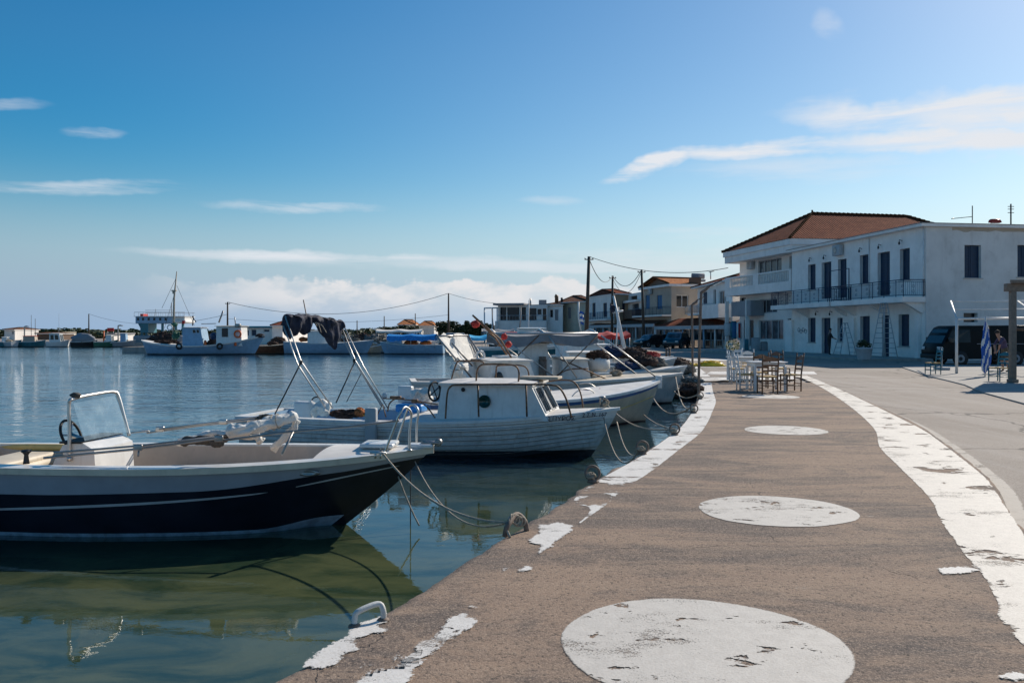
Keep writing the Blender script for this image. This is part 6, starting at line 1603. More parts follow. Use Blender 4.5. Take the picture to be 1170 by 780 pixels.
m = MB(); p = at(797.5, 315.5, 101); m.tube([p-Vector((.75, 0, 0)), p+Vector((.75, 0, 0))], .35, 14); m.box(p-Vector((0, -.1, .55)), (1.7, .8, .25)); m.build('water_tank', 'stucco_grey', b4, world=True)
m = MB(); p = at(794, 321, 100.5); m.box(p, (1.3, .8, .8)); m.build('tank_base', 'stucco_brown', b4, world=True)
t_ = thing('tv_antenna', 'small roof aerial right of the rooftop water tank', 'antenna', tuple(at(812, 318, 95))); m = MB(); m.tube([at(812, 319, 95), at(812, 310, 95)], .05, 6); m.tube([at(810, 311, 95), at(816, 309.5, 95)], .05, 5); m.build('mast', 'dull_steel', t_, world=True)
# parapet house
A, B = dk(716, 116), dk(734.5, 108)
b45 = house('narrow_house', 'narrow pale house with stepped parapet behind the third utility pole', [A, B, dk(748, 112), dk(732, 122)], CH-(334-HY)/F*110, 'stucco_pale', {0: [op(A, B, 720, 728, 338, 343, 'dark', 'dark_window'), op(A, B, 722, 730, 347, 353, 'dark', 'curtain_glass')]})
balc(b45, A, B, 718, 733, 343, 345.5, .8, 'stucco_white'); balc(b45, A, B, 717, 733, 354, 364, .8, 'stucco_brown')
# peach house, two hip roofs
A, B, C_ = dk(672.5, 126), dk(702, 114), dk(719, 115.5)
oa = [op(A, B, 677, 680.5, 346, 362, 'door', 'shutter_blue'), op(A, B, 689.5, 693.5, 346, 362, 'door', 'shutter_blue'), op(A, B, 697, 700, 346, 362, 'door', 'shutter_blue')]
ob = [op(B, C_, 716, 719, 344, 355, 'shutter', 'shutter_blue') if False else op(B, C_, 711, 714.5, 344, 355, 'shutter', 'shutter_blue')]
z5 = CH-(337.5-HY)/F*118; ft5 = [A, B, C_, dk(690, 130)]
b5 = house('peach_house', 'house with pale front, peach side wall and two low red hip roofs', ft5, z5, 'stucco_peach', {0: oa, 1: ob})
m = MB(); wallfn(m, off(A, B, 0, .02), off(A, B, math.dist(A, B), .02), .5, z5, oa, .03); m.build('front_render', 'stucco_pale', b5, world=True)
hip_roof(b5, ft5, z5+.1, CH-(330-HY)/F*120, dk(688, 122), dk(702, 121), 'tiles_red', over=.4)
balc(b5, A, B, 672.5, 702, 357, 366.5, 1.1, 'stucco_pale', False, 'rail_blue')
# brown roofed house
A, B = dk(642.5, 133), dk(671, 127)
oa = [op(A, B, 648.5, 652.5, 351, 364, 'door', 'stucco_grey')]
z6 = CH-(345.5-HY)/F*130; ft6 = [A, B, dk(680, 136), dk(648, 142)]
b6 = house('stone_house', 'low cream house with worn brown tiled roof behind the tallest utility pole', ft6, z6, 'stucco_cream', {0: oa}); hip_roof(b6, ft6, z6+.1, CH-(338-HY)/F*135, dk(655, 135), dk(664, 134), 'tiles_brown', over=.6)
m = MB()
m.tube([at(636, 346, 132), at(636, 338.5, 132), at(634, 337.5, 132)], .3, 8); m.build('chimney', 'rusty_pipe', b6, world=True)
m = MB(); m.tube([at(642, 345, 132), at(642, 340, 132)], .2, 8); m.build('chimney', 'black_metal', b6, world=True)
# white house and the flat restaurant
A, B = dk(625, 131), dk(643, 130)
oa = [op(A, B, 628, 632, 353.5, 363, 'glass', 'dark_window'), op(A, B, 634, 638, 353.5, 366, 'door', 'stucco_grey')]
b65 = house('white_house', 'small white house with two dark openings beside the flat restaurant', [A, B, dk(645, 140), dk(628, 141)], CH-(348-HY)/F*130, 'stucco_white', {0: oa}); hip_roof(b65, [A, B, dk(645, 140), dk(628, 141)], CH-(348-HY)/F*130+.05, CH-(344.5-HY)/F*130, dk(634, 136), dk(638, 136), 'tiles_brown', over=.3)
A, B = dk(569, 132), dk(625.5, 130)
oa = [op(A, B, 571.5, 578.5, 351, 366, 'dark', 'dark_window'), op(A, B, 579.5, 593.5, 351, 366, 'dark', 'dark_window'), op(A, B, 596, 601, 351, 366, 'dark', 'dark_window'), op(A, B, 603.5, 613, 352, 366, 'dark', 'dark_window'), op(A, B, 613.5, 619, 352.5, 360, 'glass', 'dark_window'), op(A, B, 620, 624.3, 352.5, 366, 'dark', 'stucco_brown')]
b7 = house('flat_restaurant', 'long flat-roofed restaurant with wide dark glazed bays', [A, B, dk(627, 142), dk(572, 144)], CH-(348.3-HY)/F*131, 'stucco_pale', {0: oa}, cat='restaurant')
m = MB(); z = CH-(348.6-HY)/F*131; m.prism([off(A, B, -.5, 1.2), off(A, B, 4.5, 1.2), off(A, B, 4.5, -4), off(A, B, -.5, -4)], z, z+.3); m.build('roof_slab', 'stucco_grey', b7, world=True)
m = MB(); p = at(620, 345.5, 133); m.box(p, (1.2, 1., .8)); m.build('roof_unit', 'stucco_grey', b7, world=True)
m = MB(); p = at(606, 345, 133); m.tube([p-Vector((0, 0, .8)), p+Vector((0, 0, .6))], .14, 8, rs=[.2, .1]); m.build('chimney', 'dull_steel', b7, world=True)
railing(b7, [off(A, B, 0, .5), off(A, B, math.dist(A, B), .5)], CH-(366.5-HY)/F*130, .9, 'pale_grey', gap=.5, deco=False, post=2.)
m = MB(); m.prism([off(A, B, -.3, .7), off(A, B, 8, .7), off(A, B, 8, .002), off(A, B, -.3, .002)], .6, CH-(366.4-HY)/F*130-.02); m.build('terrace', 'stucco_pale', b7, world=True)
t_ = thing('terrace_frame', 'open white post frame left of the flat restaurant', 'pergola', tuple(at(553, 366, 131)))
m = MB()
for px in (553.5, 562.5, 568): m.tube([at(px, 392, 131), at(px, 352, 131)], .11, 6)
m.tube([at(553, 352, 131), at(569, 351.5, 131)], .11, 6); m.tube([at(553, 352, 136), at(569, 351.5, 136)], .1, 6); m.tube([at(553.5, 352, 131), at(553.8, 352.9, 136)], .1, 6); m.build('frame', 'white_wood', t_, world=True)
# tiled verandas over the ground-floor shops
def veranda(label, a, b_, back, ze, zt, mt, nposts, wallm='dark_window', fas='pale_grey', gl=True):
    rt = thing('veranda', label, 'veranda', (a[0], a[1], LZ)); m = MB()
    pa, pb = off(a, b_, 0, -back), off(a, b_, math.dist(a, b_), -back)
    roof_face(m, [a+(ze,), b_+(ze,), pb+(zt,), pa+(zt,)]); m.build('roof', mt, rt, world=True)
    m = MB(); m.prism([off(a, b_, -.05, .05), off(a, b_, math.dist(a, b_)+.05, .05), off(a, b_, math.dist(a, b_)+.05, -.08), off(a, b_, -.05, -.08)], ze-.38, ze-.01); m.build('fascia', fas, rt, world=True)
    for k in range(nposts+1):
        p = off(a, b_, math.dist(a, b_)*k/nposts, -.15); m = MB(); m.tube([(p[0], p[1], LZ), (p[0], p[1], ze-.3)], .09, 8); m.build('post', 'pale_blue_paint' if k % 2 else 'white_wood', rt, world=True)
    if gl:
        for k in range(nposts):
            L = math.dist(a, b_); u0, u1 = L*k/nposts+.15, L*(k+1)/nposts-.15
            q0, q1 = off(a, b_, u0, -.9), off(a, b_, u1, -.9); m = MB(); m.poly([q0+(LZ+.9,), q1+(LZ+.9,), q1+(ze-.4,), q0+(ze-.4,)])
            m.poly([(q1[0], q1[1], LZ+.9), (q0[0], q0[1], LZ+.9), (q0[0], q0[1], ze-.4), (q1[0], q1[1], ze-.4)][::-1]) if False else None
            m.build('glazing', wallm if k % 3 else 'curtain_glass', rt, world=True)
            m = MB(); m.tube([q0+(LZ,), q0+(ze-.3,)], .06, 5); m.tube([off(a, b_, (u0+u1)/2, -.88)+(LZ,), off(a, b_, (u0+u1)/2, -.88)+(ze-.3,)], .04, 5); m.tube([q0+(LZ+.9,), q1+(LZ+.9,)], .05, 5); m.build('mullion', 'pale_grey', rt, world=True)
    return rt
veranda('tiled veranda over glazed shops below the white and beige houses', dk(748, 97.), dk(829, 80.), 3.0, CH-(372-HY)/F*88, CH-(362.5-HY)/F*90, 'tiles_red', 7)
veranda('low brown veranda roof below the peach house', dk(672, 122), dk(747, 99.5), 3.0, CH-(370.5-HY)/F*108, CH-(363.5-HY)/F*108, 'tiles_brown', 8)
# long low buildings and far houses across the basin
def lowhouse(name, label, px0, px1, ytop, d, wm, roof=None, dep=9, wins=(), flat=None, cat='house'):
    A, B = dk(px0, d), dk(px1, d); z1 = CH-(ytop-HY)/F*d
    oo = [op(A, B, a, b, c, e, 'glass', 'shutter_blue') for a, b, c, e in wins]
    ft = [A, B, (B[0]+.3, d+dep), (A[0]+.3, d+dep)]; rt = house(name, label, ft, z1, wm, {0: oo} if oo else {}, cat=cat)
    if roof: hip_roof(rt, ft, z1+.05, z1+roof[1], (A[0]+(B[0]-A[0])*.25, d+dep/2), (A[0]+(B[0]-A[0])*.75, d+dep/2), roof[0], over=.4)
    elif flat:
        m = MB(); m.prism([(A[0]-.5, d-.5), (B[0]+.5, d-.5), (B[0]+.5, d+dep), (A[0]-.5, d+dep)], z1+.003, z1+.25); m.build('roof', flat, rt, world=True)
    return rt
lowhouse('quay_store', 'long low white store with blue windows and teal roof behind the workboat', 277, 331, 374.5, 118, 'stucco_white', wins=((278, 284.5, 377, 384), (287, 293, 376, 384), (301, 308, 376, 379.5)), flat='teal_cloth')
lowhouse('quay_store', 'tiny red-roofed kiosk at the end of the long white store', 311, 323, 372, 114, 'stucco_white', roof=('tiles_red', .7))
lowhouse('far_house', 'stepped white house above the far-left pier', 5, 17, 376.5, 190, 'stucco_pale', roof=('tiles_brown', .5), wins=((13.5, 15.5, 378, 382),))
lowhouse('far_house', 'long beige house with flat roof on the far-left shore', 42, 60, 381, 195, 'stucco_brown', roof=('tiles_brown', .3))
lowhouse('far_house', 'pale cream block right of the long beige house on the far-left shore', 59.5, 64, 379, 205, 'stucco_cream')
lowhouse('far_house', 'small flat house behind the red hoarding on the far-left shore', 123, 130, 381.5, 175, 'stucco_pale', roof=None, flat='stucco_grey')
lowhouse('far_house', 'wide low house with orange roof among the trees left of the tall thin pole', 455, 474, 371, 235, 'stucco_cream', roof=('tiles_orange', 1.5))
lowhouse('far_house', 'second orange roofed house, just right of the wide one among the trees', 479, 496, 372, 240, 'stucco_pale', roof=('tiles_orange', 1.4))
m = MB(); m.bx(fpx(20)*1.28, fpx(165)*1.28, 174, 174.5, .5, CH-(383.5-HY)/F*174); w_ = m.build('harbour_wall', 'stucco_grey'); tag(w_, 'long pale wall behind the boats of the far-left pier', 'wall')
m = MB(); m.bx((110-CXP)/F*175-.9, (110-CXP)/F*175-.6, 0, 1, 0, 1) if False else None
t_ = thing('hoarding', 'small red and white hoarding board standing on the far-left shore', 'sign', tuple(at(126, 380, 170)))
m = MB(); a, b_ = at(122.5, 374.5, 170), at(130, 378.5, 170); m.bx(a.x, b_.x, 170, 170.1, b_.z, a.z); m.build('board', 'red_cloth', t_, world=True); m = MB(); m.tube([at(123, 390, 170.2), at(123, 374.5, 170.2)], .06); m.build('post', 'dull_steel', t_, world=True); m = MB(); m.tube([at(129.5, 390, 170.2), at(129.5, 374.5, 170.2)], .06); m.build('post', 'dull_steel', t_, world=True)

# ================================================================== TREES
def leafcloud(mb, c, rad, n, size, m=0, up=.3):
    for _ in range(n):
        while True:
            d = Vector((random.uniform(-1, 1), random.uniform(-1, 1), random.uniform(-1, 1)))
            if .25 < d.length <= 1: break
        p = Vector((c[0]+d.x*rad[0], c[1]+d.y*rad[1], c[2]+d.z*rad[2])); s = size*random.uniform(.6, 1.3)
        q_ = Matrix.Rotation(random.random()*6.3, 3, 'Z') @ Matrix.Rotation(random.uniform(-1.2, 1.2), 3, 'X')
        mb.poly([p+q_ @ Vector(v) for v in ((-s, -s*.5, 0), (s, -s*.5, s*.2), (s*.7, s*.6, 0), (-s*.7, s*.5, s*.2))], m)
tl = MB()
x = -30.
while x < 600:
    d = random.uniform(225, 300); px = x
    yt = 377.5+1.6*mnoise.noise(Vector((px*.02, 0, 0)))*2
    if px > 370: yt -= smooth((px-370)/100)*3.5
    if px > 520: yt -= 2.0
    h_ = max(1.5, CH-(yt-HY)/F*d); r_ = random.uniform(2.2, 4.)
    c = ((px-CXP)/F*d, d, h_*.52+.3); leafcloud(tl, c, (r_, 2.5, h_*.5), 80, .55)
    if random.random() < .8: leafcloud(tl, (c[0]+random.uniform(-2, 2), d-2, h_*.35), (r_, 2, h_*.4), 40, .5)
    x += random.uniform(3.5, 6.5)
tlo = tl.build('distant_trees', 'leaf_dark'); tag(tlo, 'low dark band of far-off trees along the shore', 'trees', kind='stuff')
tl = MB(); x = -40.
while x < 600:
    d = 300; tl.blob(((x-CXP)/F*d, d, 1.2), (5, 2, 2.1), nu=8, nv=5, amp=.3); x += 12
tlo = tl.build('scrub', 'leaf_dark'); tag(tlo, 'dark scrub on the far shore', 'scrub', kind='stuff')
def tree(name, label, px, ytop, d, w_, shape='round', lm='leaf_dark', base=392):
    x = (px-CXP)/F*d; h_ = CH-(ytop-HY)/F*d-LZ; rt = thing(name, label, 'tree', (x, d, LZ), 0, 'trees behind the harbour')
    m = MB(); m.tube([(0, 0, 0), (.1, 0, h_*.4), (0, .1, h_*.85)], .2, 7, rs=[.22, .15, .06])
    for k in range(5):
        a = k*1.3; m.tube([(.05, 0, h_*(.3+.1*k)), (math.cos(a)*w_*.55, math.sin(a)*w_*.55, h_*(.45+.1*k))], .06, 5, rs=[.08, .03])
    m.build('trunk', 'brown_wood', rt); m = MB()
    if shape == 'cypress':
        for k in range(14): z = h_*(.12+.86*k/14); leafcloud(m, (0, 0, z), (w_*math.sin(PI*(.15+.8*k/14))**.7,)*2+(h_*.07,), 60, .22)
    else:
        for k in range(11):
            a = random.random()*6.3; rr = random.random()**.5*w_*.7; leafcloud(m, (rr*math.cos(a), rr*math.sin(a), h_*random.uniform(.5, .86)), (w_*.42, w_*.42, h_*.15), 110, .26)
    m.build('crown', lm, rt)
for px, yt, w_, sh, lb in ((549, 366, 1.1, 'cypress', 'slim dark cypress just left of the open post frame'), (541, 368, 1., 'cypress', 'second slim cypress from the open post frame'), (533.5, 366, 1.2, 'cypress', 'slim cypress left of the pair by the post frame'), (525, 370, 2.6, 'round', 'broad dark tree at the left foot of the cypresses'), (511, 365.5, 3.4, 'round', 'widest dark round tree, under the tall thin pole'), (557, 369, 1.6, 'round', 'small tree seen through the open post frame'), (466, 371, 3.6, 'round', 'round tree in front of the orange roofs'), (440, 372, 3., 'round', 'round tree left of the orange roofs'), (80+12, 376, 1.6, 'round', 'lone round tree on the far-left shore')):
    tree('cypress_tree' if sh == 'cypress' else 'broadleaf_tree', lb, px, yt, 190 if px > 500 else 225, w_, sh)
# ================================================================== THINGS ON THE QUAY
def gq(px, py, z=GZ):
    x, y = gp(px, py, z); return Vector((x, y, z))
# mooring handles let into the edge
t_ = thing('mooring_bar', 'bent white pipe handle at the quay edge in the nearest patch of white paint', 'handle', tuple(gq(421, 712)))
a, b_ = gq(405, 716), gq(438, 709)
m = MB(); m.tube(catmull([a, a+Vector((0, .01, .05)), a+Vector((.02, .02, .080)), b_+Vector((-.03, 0, .095)), b_+Vector((0, -.005, .06)), b_], 5), .016, 10); m.build('bar_loop', 'old_white_paint', t_, world=True)
for p in (a, b_):
    m = MB(); m.lathe([(.035, 0), (.032, .012), (.018, .02)], p, 12); m.build('foot', 'rusted_pole', t_, world=True)
t_ = thing('mooring_bar', 'low pipe handle wound with rope where the black boat is tied up', 'handle', tuple(gq(590, 607)))
a, b_ = gq(577, 612), gq(602, 606)
m = MB(); m.tube(catmull([a, a+Vector((.02, 0, .08)), a.lerp(b_, .5)+Vector((0, .05, .14)), b_+Vector((-.02, 0, .08)), b_], 5), .022, 10); m.build('bar_loop', 'rusted_pole', t_, world=True)
m = MB()
for k in range(6): m.torus(a.lerp(b_, .18+.11*k)+Vector((0, .02, .10+.02*math.sin(k))), .036, .009, Matrix.Rotation(R(90), 3, 'Y') @ Matrix.Rotation(R(15*k), 3, 'X'), 14, 6)
m.tube(sag(a+Vector((0, 0, .08)), a+Vector((.04, -.05, .0)), 0.0, 4), .010); m.build('rope_turns', 'rope', t_, world=True)
ring_px = [(677, 551, 'small rusty ring wrapped in rope beside the worn patch of the edge line'), (734, 519, 'small mooring ring on the edge line facing the lettered boat'), (771, 497, 'small mooring ring on the edge line facing the cream boat'), (793, 472, 'small mooring ring at the narrow part of the edge line'), (800, 456, 'small mooring ring just before the first lamp post')]
for i, (px, py, lb) in enumerate(ring_px):
    c = gq(px, py); t_ = thing('mooring_ring', lb, 'ring', tuple(c), 0, 'mooring rings along the quay edge')
    m = MB(); m.torus(c+Vector((0, 0, .10)), .075, .014, Matrix.Rotation(R(75), 3, 'X') @ Matrix.Rotation(R(20*i), 3, 'Z'), 18, 7); m.build('ring', 'rusted_pole', t_, world=True)
    m = MB(); m.lathe([(.06, 0), (.05, .03), (.02, .05)], c, 12); m.build('base', 'rusted_pole', t_, world=True)
    m = MB(); m.blob(c+Vector((-.02, 0, .07)), (.06, .05, .04), amp=.6); m.build('rope_turns', 'rope', t_, world=True)
# mooring ropes
def rope(label, a, b_, drop, r=.011, mt='rope', extra=None):
    m = MB(); pts = sag(a, b_, drop, 18); m.tube(pts, r, 6)
    o = m.build('mooring_rope', mt); tag(o, label, 'rope'); return o
bow1 = Vector((-.97, 9.95, .93))
rope('slack rope from the black bow to the wound handle', at(434, 513, 9.45), gq(578, 611)+Vector((0, 0, .10)), .20)
rope('second thin rope from the black bow to the wound handle, hanging steeper', at(474, 527, 9.8), gq(580, 611)+Vector((0, 0, .10)), .28, .008)
rope('weedy rope hanging from the black bow straight into the water', at(469, 524, 10.), at(470, 640, 8.4)*1. if False else Vector(tuple(at(469, 524, 10.))[:2]+(-.4,)), 0, .007, 'rope_dark')
rope('short rope from the black stem slanting into the water', at(455, 544, 9.9), at(479, 600, 9.6), .03, .010)
rope('rope from the lettered bow down towards the quay ring', at(690, 478, 15.3), gq(731, 519)+Vector((0, 0, .08)), .45, .012)
rope('second rope from the lettered bow, hanging close to the stem', at(705, 482, 15.4), gq(734, 519)+Vector((0, 0, .08)), .30, .012)
rope('long tight rope from the cream bow over the lettered boat', at(688, 455, 19.5), gq(769, 497)+Vector((0, 0, .10)), .25, .014)
rope('low rope from the cream stem to the third ring', at(735, 473, 21.8), gq(770, 496)+Vector((0, 0, .08)), .06, .012)
rope('pale rope from the awning boat bow to the quay', at(772, 430, 27.), gq(789, 471)+Vector((0, 0, .10)), .35, .018)
rope('rope from the awning boat hanging low near the water', at(745, 452, 26.), gq(788, 472)+Vector((0, 0, .10)), .30, .020)
rope('rope from the far bows to the ring by the lamp post', at(762, 433, 30.5), gq(796, 456)+Vector((0, 0, .1)), .30, .018)
rope('crossing rope between the far bows and the first lamp post', at(776, 420, 33.), at(797, 440, 22.6), .25, .016)
# loose net and rope on the edge near the lamp posts
for px, py, r_, mt, lb in ((790, 446, .30, 'nets', 'brown bundle of net hanging on the quay edge by the first lamp post'), (792, 437, .28, 'nets_grey', 'grey bundle of net behind the first lamp post'), (782, 424, .45, 'nets_grey', 'dark heap of net on the edge behind the second lamp post'), (774, 417, .6, 'nets', 'furthest dark net heap on the quay edge')):
    m = MB(); c = gq(px, py); m.blob(c+Vector((0, 0, .06)), (r_*1.3, r_, r_*.55), amp=.8, nu=20, nv=12); o = m.build('net_heap', mt); tag(o, lb, 'net')
m = MB(); c = gq(812, 418.5, LZ); m.blob(c+Vector((0, 0, .1)), (.65, .4, .22), amp=.8, nu=26, nv=14, flat=LZ); m.blob(c+Vector((-.9, .1, .05)), (.5, .3, .13), amp=.8, nu=22, nv=12, flat=LZ); o = m.build('net_heap', 'yellow_plastic', split=False); tag(o, 'bright yellow net heap on the square behind the lamp posts', 'net')
# street lamps
def lamp(label, base, topl, arm, head, r=.036):
    bx_, by_ = base; c = gq(bx_, by_); D_ = c.y; t_ = thing('street_lamp', label, 'lamp post', tuple(c), 0, 'rusty lamp posts on the quay edge')
    m = MB(); m.tube(catmull([Vector((c.x, D_, .05)), at(lerp(bx_, topl[0], .5), lerp(by_, topl[1], .5), D_), at(topl[0], topl[1]+6, D_), at(topl[0]+.8, topl[1]+1, D_), at(topl[0]+5, topl[1]-2, D_), at(*arm, D_)], 6), r, 10); m.build('pole', 'rusted_pole', t_, world=True)
    m = MB(); a, b__ = at(*arm, D_), at(*head, D_); d = (b__-a); ang = -math.atan2(d.z, d.x); m.box(a.lerp(b__, .5), (d.length, .09, .035), M=Matrix.Rotation(ang, 4, 'Y'), bev=.02); h_ = m.build('lamp_head', 'black_metal', t_, world=True)
    m = MB(); m.box(a.lerp(b__, .6)-Vector((0, 0, .035)), (d.length*.6, .08, .02), M=Matrix.Rotation(ang, 4, 'Y')); m.build('lens', 'lamp_glass', h_, world=True)
lamp('nearer and taller of the two rusty lamp posts on the quay edge', (797.5, 449), (801, 333), (810, 327), (825, 320))
lamp('farther and shorter of the two rusty lamp posts on the quay edge', (791.5, 426), (790.5, 347), (796, 343), (805, 339), .045)
for px, lb in ((761.5, 'left of two thin short posts on the square'), (765, 'right of two thin short posts on the square')):
    c = gq(px, 408.5, LZ); t_ = thing('short_post', lb, 'post', tuple(c)); m = MB(); m.tube([c, c+Vector((0, 0, .55))], .07, 8); m.lathe([(.10, 0), (.10, .05), (.03, .1)], c+Vector((0, 0, .55)), 8); m.build('post_shaft', 'rusted_pole', t_, world=True)

# tables and rush chairs
def chair_proto(label, wood, loc, rz, sc=1.):
    rt = thing('ladderback_chair', label, 'chair', loc, rz, 'rush seated chairs around the quay tables', sc)
    # faces -y: back posts at +y
    for sx in (-1, 1):
        m = MB(); m.tube([(sx*.20, .20, 0), (sx*.20, .205, .45), (sx*.205, .25, .80), (sx*.21, .28, 1.0)], .02, 8, rs=[.019, .023, .021, .018]); m.lathe([(.018, 0), (.024, .015), (.012, .035), (.002, .045)], (sx*.21, .28, 1.0), 8); m.build('leg', wood, rt)
        m = MB(); m.tube([(sx*.21, -.20, 0), (sx*.21, -.20, .46)], .02, 8, rs=[.018, .023]); m.build('leg', wood, rt)
    m = MB()
    m.grid(lambda u, v: (lerp(-.22, .22, u), lerp(-.21, .21, v), .452+.02*(1-abs(2*u-1))*(1-abs(2*v-1))+.012), 8, 8); m.box((0, 0, .445), (.44, .42, .035), bev=.012); m.build('seat', 'rush_seat', rt)
    m = MB()
    for z, h_, y in ((.60, .05, .222), (.74, .055, .242), (.90, .10, .262)):
        def fn(u, v, o=0): return (lerp(-.205, .205, u), y+.03*(1-(2*u-1)**2)+.035*(v-.5)*h_/.1+o, z+h_*(v-.5)+(.03*math.cos((2*u-1)*PI*1.)*v if h_ > .08 else .008*math.cos((2*u-1)*PI/2)))
        m.grid(lambda u, v: fn(u, v), 10, 3); m.grid(lambda u, v: fn(u, v, .014), 10, 3)
        for vv in (0, 1): m.grid(lambda u, v: (fn(u, vv)[0], fn(u, vv)[1]+.014*v, fn(u, vv)[2]), 10, 1)
    m.build('back_slats', wood, rt, split=False)
    m = MB()
    for z in (.16, .30):
        for sx in (-1, 1): m.tube([(sx*.21, -.20, z), (sx*.20, .20, z)], .012, 6)
    for z in (.20, .34): m.tube([(-.21, -.20, z), (.21, -.20, z)], .012, 6)
    m.tube([(-.2, .20, .22), (.2, .20, .22)], .012, 6); m.build('stretchers', wood, rt, split=False); return rt
def pt(px, py): return tuple(gq(px, py))
c1_ = chair_proto('brown chair with its back to the camera at the nearest white table', 'brown_wood', pt(877, 449.5), R(180), 1.0)
c1_.rotation_euler = (0, 0, R(180)); 
# back of c1_ must face the camera: back posts are at +y, so turned 180 degrees they are nearest
copy_tree(c1_, pt(903.5, 446.5), R(-84), 'brown chair standing alone at the right end of the nearest white table')
copy_tree(c1_, pt(868, 443), R(172), 'brown chair half hidden behind the nearest brown chair')
copy_tree(c1_, pt(892, 436.5), R(8), 'brown chair on the far side of the nearest white table')
wproto = chair_proto('whitewashed chair at the left end of the nearest white table', 'white_wood', pt(852, 446), R(88), 1.0)
copy_tree(wproto, pt(842, 437), R(84), 'whitewashed chair in front of the flower vase')
copy_tree(wproto, pt(853, 433), R(170), 'whitewashed chair between the two tables')
copy_tree(wproto, pt(846, 428), R(10), 'whitewashed chair behind the farther table')
def table(label, c, w_, d_, h_, mt):
    rt = thing('cafe_table', label, 'table', c, R(2), 'white tables on the quay'); m = MB(); m.box((0, 0, h_-.015), (w_, d_, .03), bev=.008); m.build('tabletop', mt, rt); m = MB(); m.box((0, 0, h_-.08), (w_-.12, d_-.12, .10)); m.build('apron', mt, rt)
    for sx in (-1, 1):
        for sy in (-1, 1): m = MB(); m.box((sx*(w_/2-.06), sy*(d_/2-.06), (h_-.13)/2), (.065, .065, h_-.13)); m.build('leg', mt, rt)
x, y, z = pt(877, 446); table('nearest square white table with brown chairs around it', (x, y+.15, GZ), .96, .80, .80, 'white_wood')
x, y, z = pt(849, 434.5); table('farther white table carrying the flower vase', (x, y, GZ), .95, .8, .80, 'white_wood')
v_ = thing('flower_vase', 'pale vase of cream and yellow flowers on the farther table', 'vase', (x-.42, y-.3, GZ+.80))
m = MB(); m.lathe([(.05, 0), (.065, .05), (.06, .12), (.04, .17), (.05, .19)], seg=14); m.build('vase_body', 'pot_white', v_)
m = MB()
for k in range(120):
    d = Vector((random.gauss(0, 1), random.gauss(0, 1), random.gauss(0, 1))).normalized(); p = Vector((d.x*.22, d.y*.2, .38+d.z*.16))*1; s = .03
    q_ = Matrix.Rotation(random.random()*6, 3, 'Z') @ Matrix.Rotation(random.random()*6, 3, 'X'); m.poly([p+q_ @ Vector(v) for v in ((-s, -s, 0), (s, -s, 0), (s, s, .01), (-s, s, 0))], 1 if k % 3 else 0)
for k in range(14): a = k*.9; m.tube([(0, 0, .12), (math.cos(a)*.1, math.sin(a)*.1, .40)], .004, 4)
m.build('flowers', ['leaf_plant', 'petal'], v_, split=False)
x, y, z = pt(875, 437); v_ = thing('napkin_holder', 'small dark caddy on the nearest white table', 'caddy', ((874-CXP)/F*22.7, 22.7, GZ+.80)); m = MB(); m.box((0, 0, .05), (.16, .10, .09), bev=.01); m.build('box', 'brown_wood', v_); m = MB(); m.lathe([(.025, 0), (.025, .10), (.01, .14)], (.13, 0, .0), 8); m.build('bottle', 'green_glass', v_)

# ladders, planters
def aladder(name, label, px0, px1, ybase, ytop, d, nr, mt, wtop=.35, wbot=.75, spread=1.1):
    c = at((px0+px1)/2, ybase, d); h_ = (ybase-ytop)/F*d; rt = thing(name, label, 'ladder', tuple(c), R(12)); half = (px1-px0)/F*d/2
    for k, (sx0) in enumerate((-1, 1)):
        m = MB()
        for sy in (-1, 1): m.tube([(sx0*half, sy*wbot/2, 0), (sx0*.06, sy*wtop/2, h_)], .028, 6)
        for i in range(1, nr):
            t = i/nr; m.tube([(sx0*lerp(half, .06, t), -lerp(wbot, wtop, t)/2, h_*t), (sx0*lerp(half, .06, t), lerp(wbot, wtop, t)/2, h_*t)], .018 if k else .022, 5)
        m.build('ladder_side', mt, rt, split=False)
    m = MB(); m.box((0, 0, h_), (.2, wtop+.05, .04)); m.build('top_step', mt, rt)
aladder('step_ladder', 'tall aluminium step ladder against the balcony of the white building', 1000, 1020, 409, 346, 50.5, 11, 'pale_grey', .4, 1.1)
aladder('step_ladder', 'wooden trestle ladder in front of the painter', 954, 977, 408, 369, 54, 7, 'pale_grey', .3, .8)
c = gq(987, 411.5, .80); c = Vector(((987-CXP)/F*46, 46, .80))
def planter(label, c, r_, h_, pm, k=1.):
    rt = thing('planter', label, 'planter', tuple(c)); m = MB(); m.lathe([(r_*.72, 0), (r_*.8, h_*.1), (r_*.98, h_*.86), (r_*1.08, h_*.88), (r_*1.08, h_), (r_*.95, h_), (r_*.9, h_*.9)], seg=26); m.build('pot', pm, rt)
    m = MB()
    for i in range(7): a = i*.9; leafcloud(m, (math.cos(a)*r_*.55, math.sin(a)*r_*.55, h_+.12+.08*(i % 3)), (.2, .2, .16), 90, .045)
    for i in range(8): a = i*.8; m.tube([(0, 0, h_*.9), (math.cos(a)*r_*.6, math.sin(a)*r_*.6, h_+.2)], .01, 4)
    m.build('shrub', 'leaf_dark', rt, split=False)
planter('big round white pot with a dark shrub in front of the white building', c, .42, .68, 'pot_white')

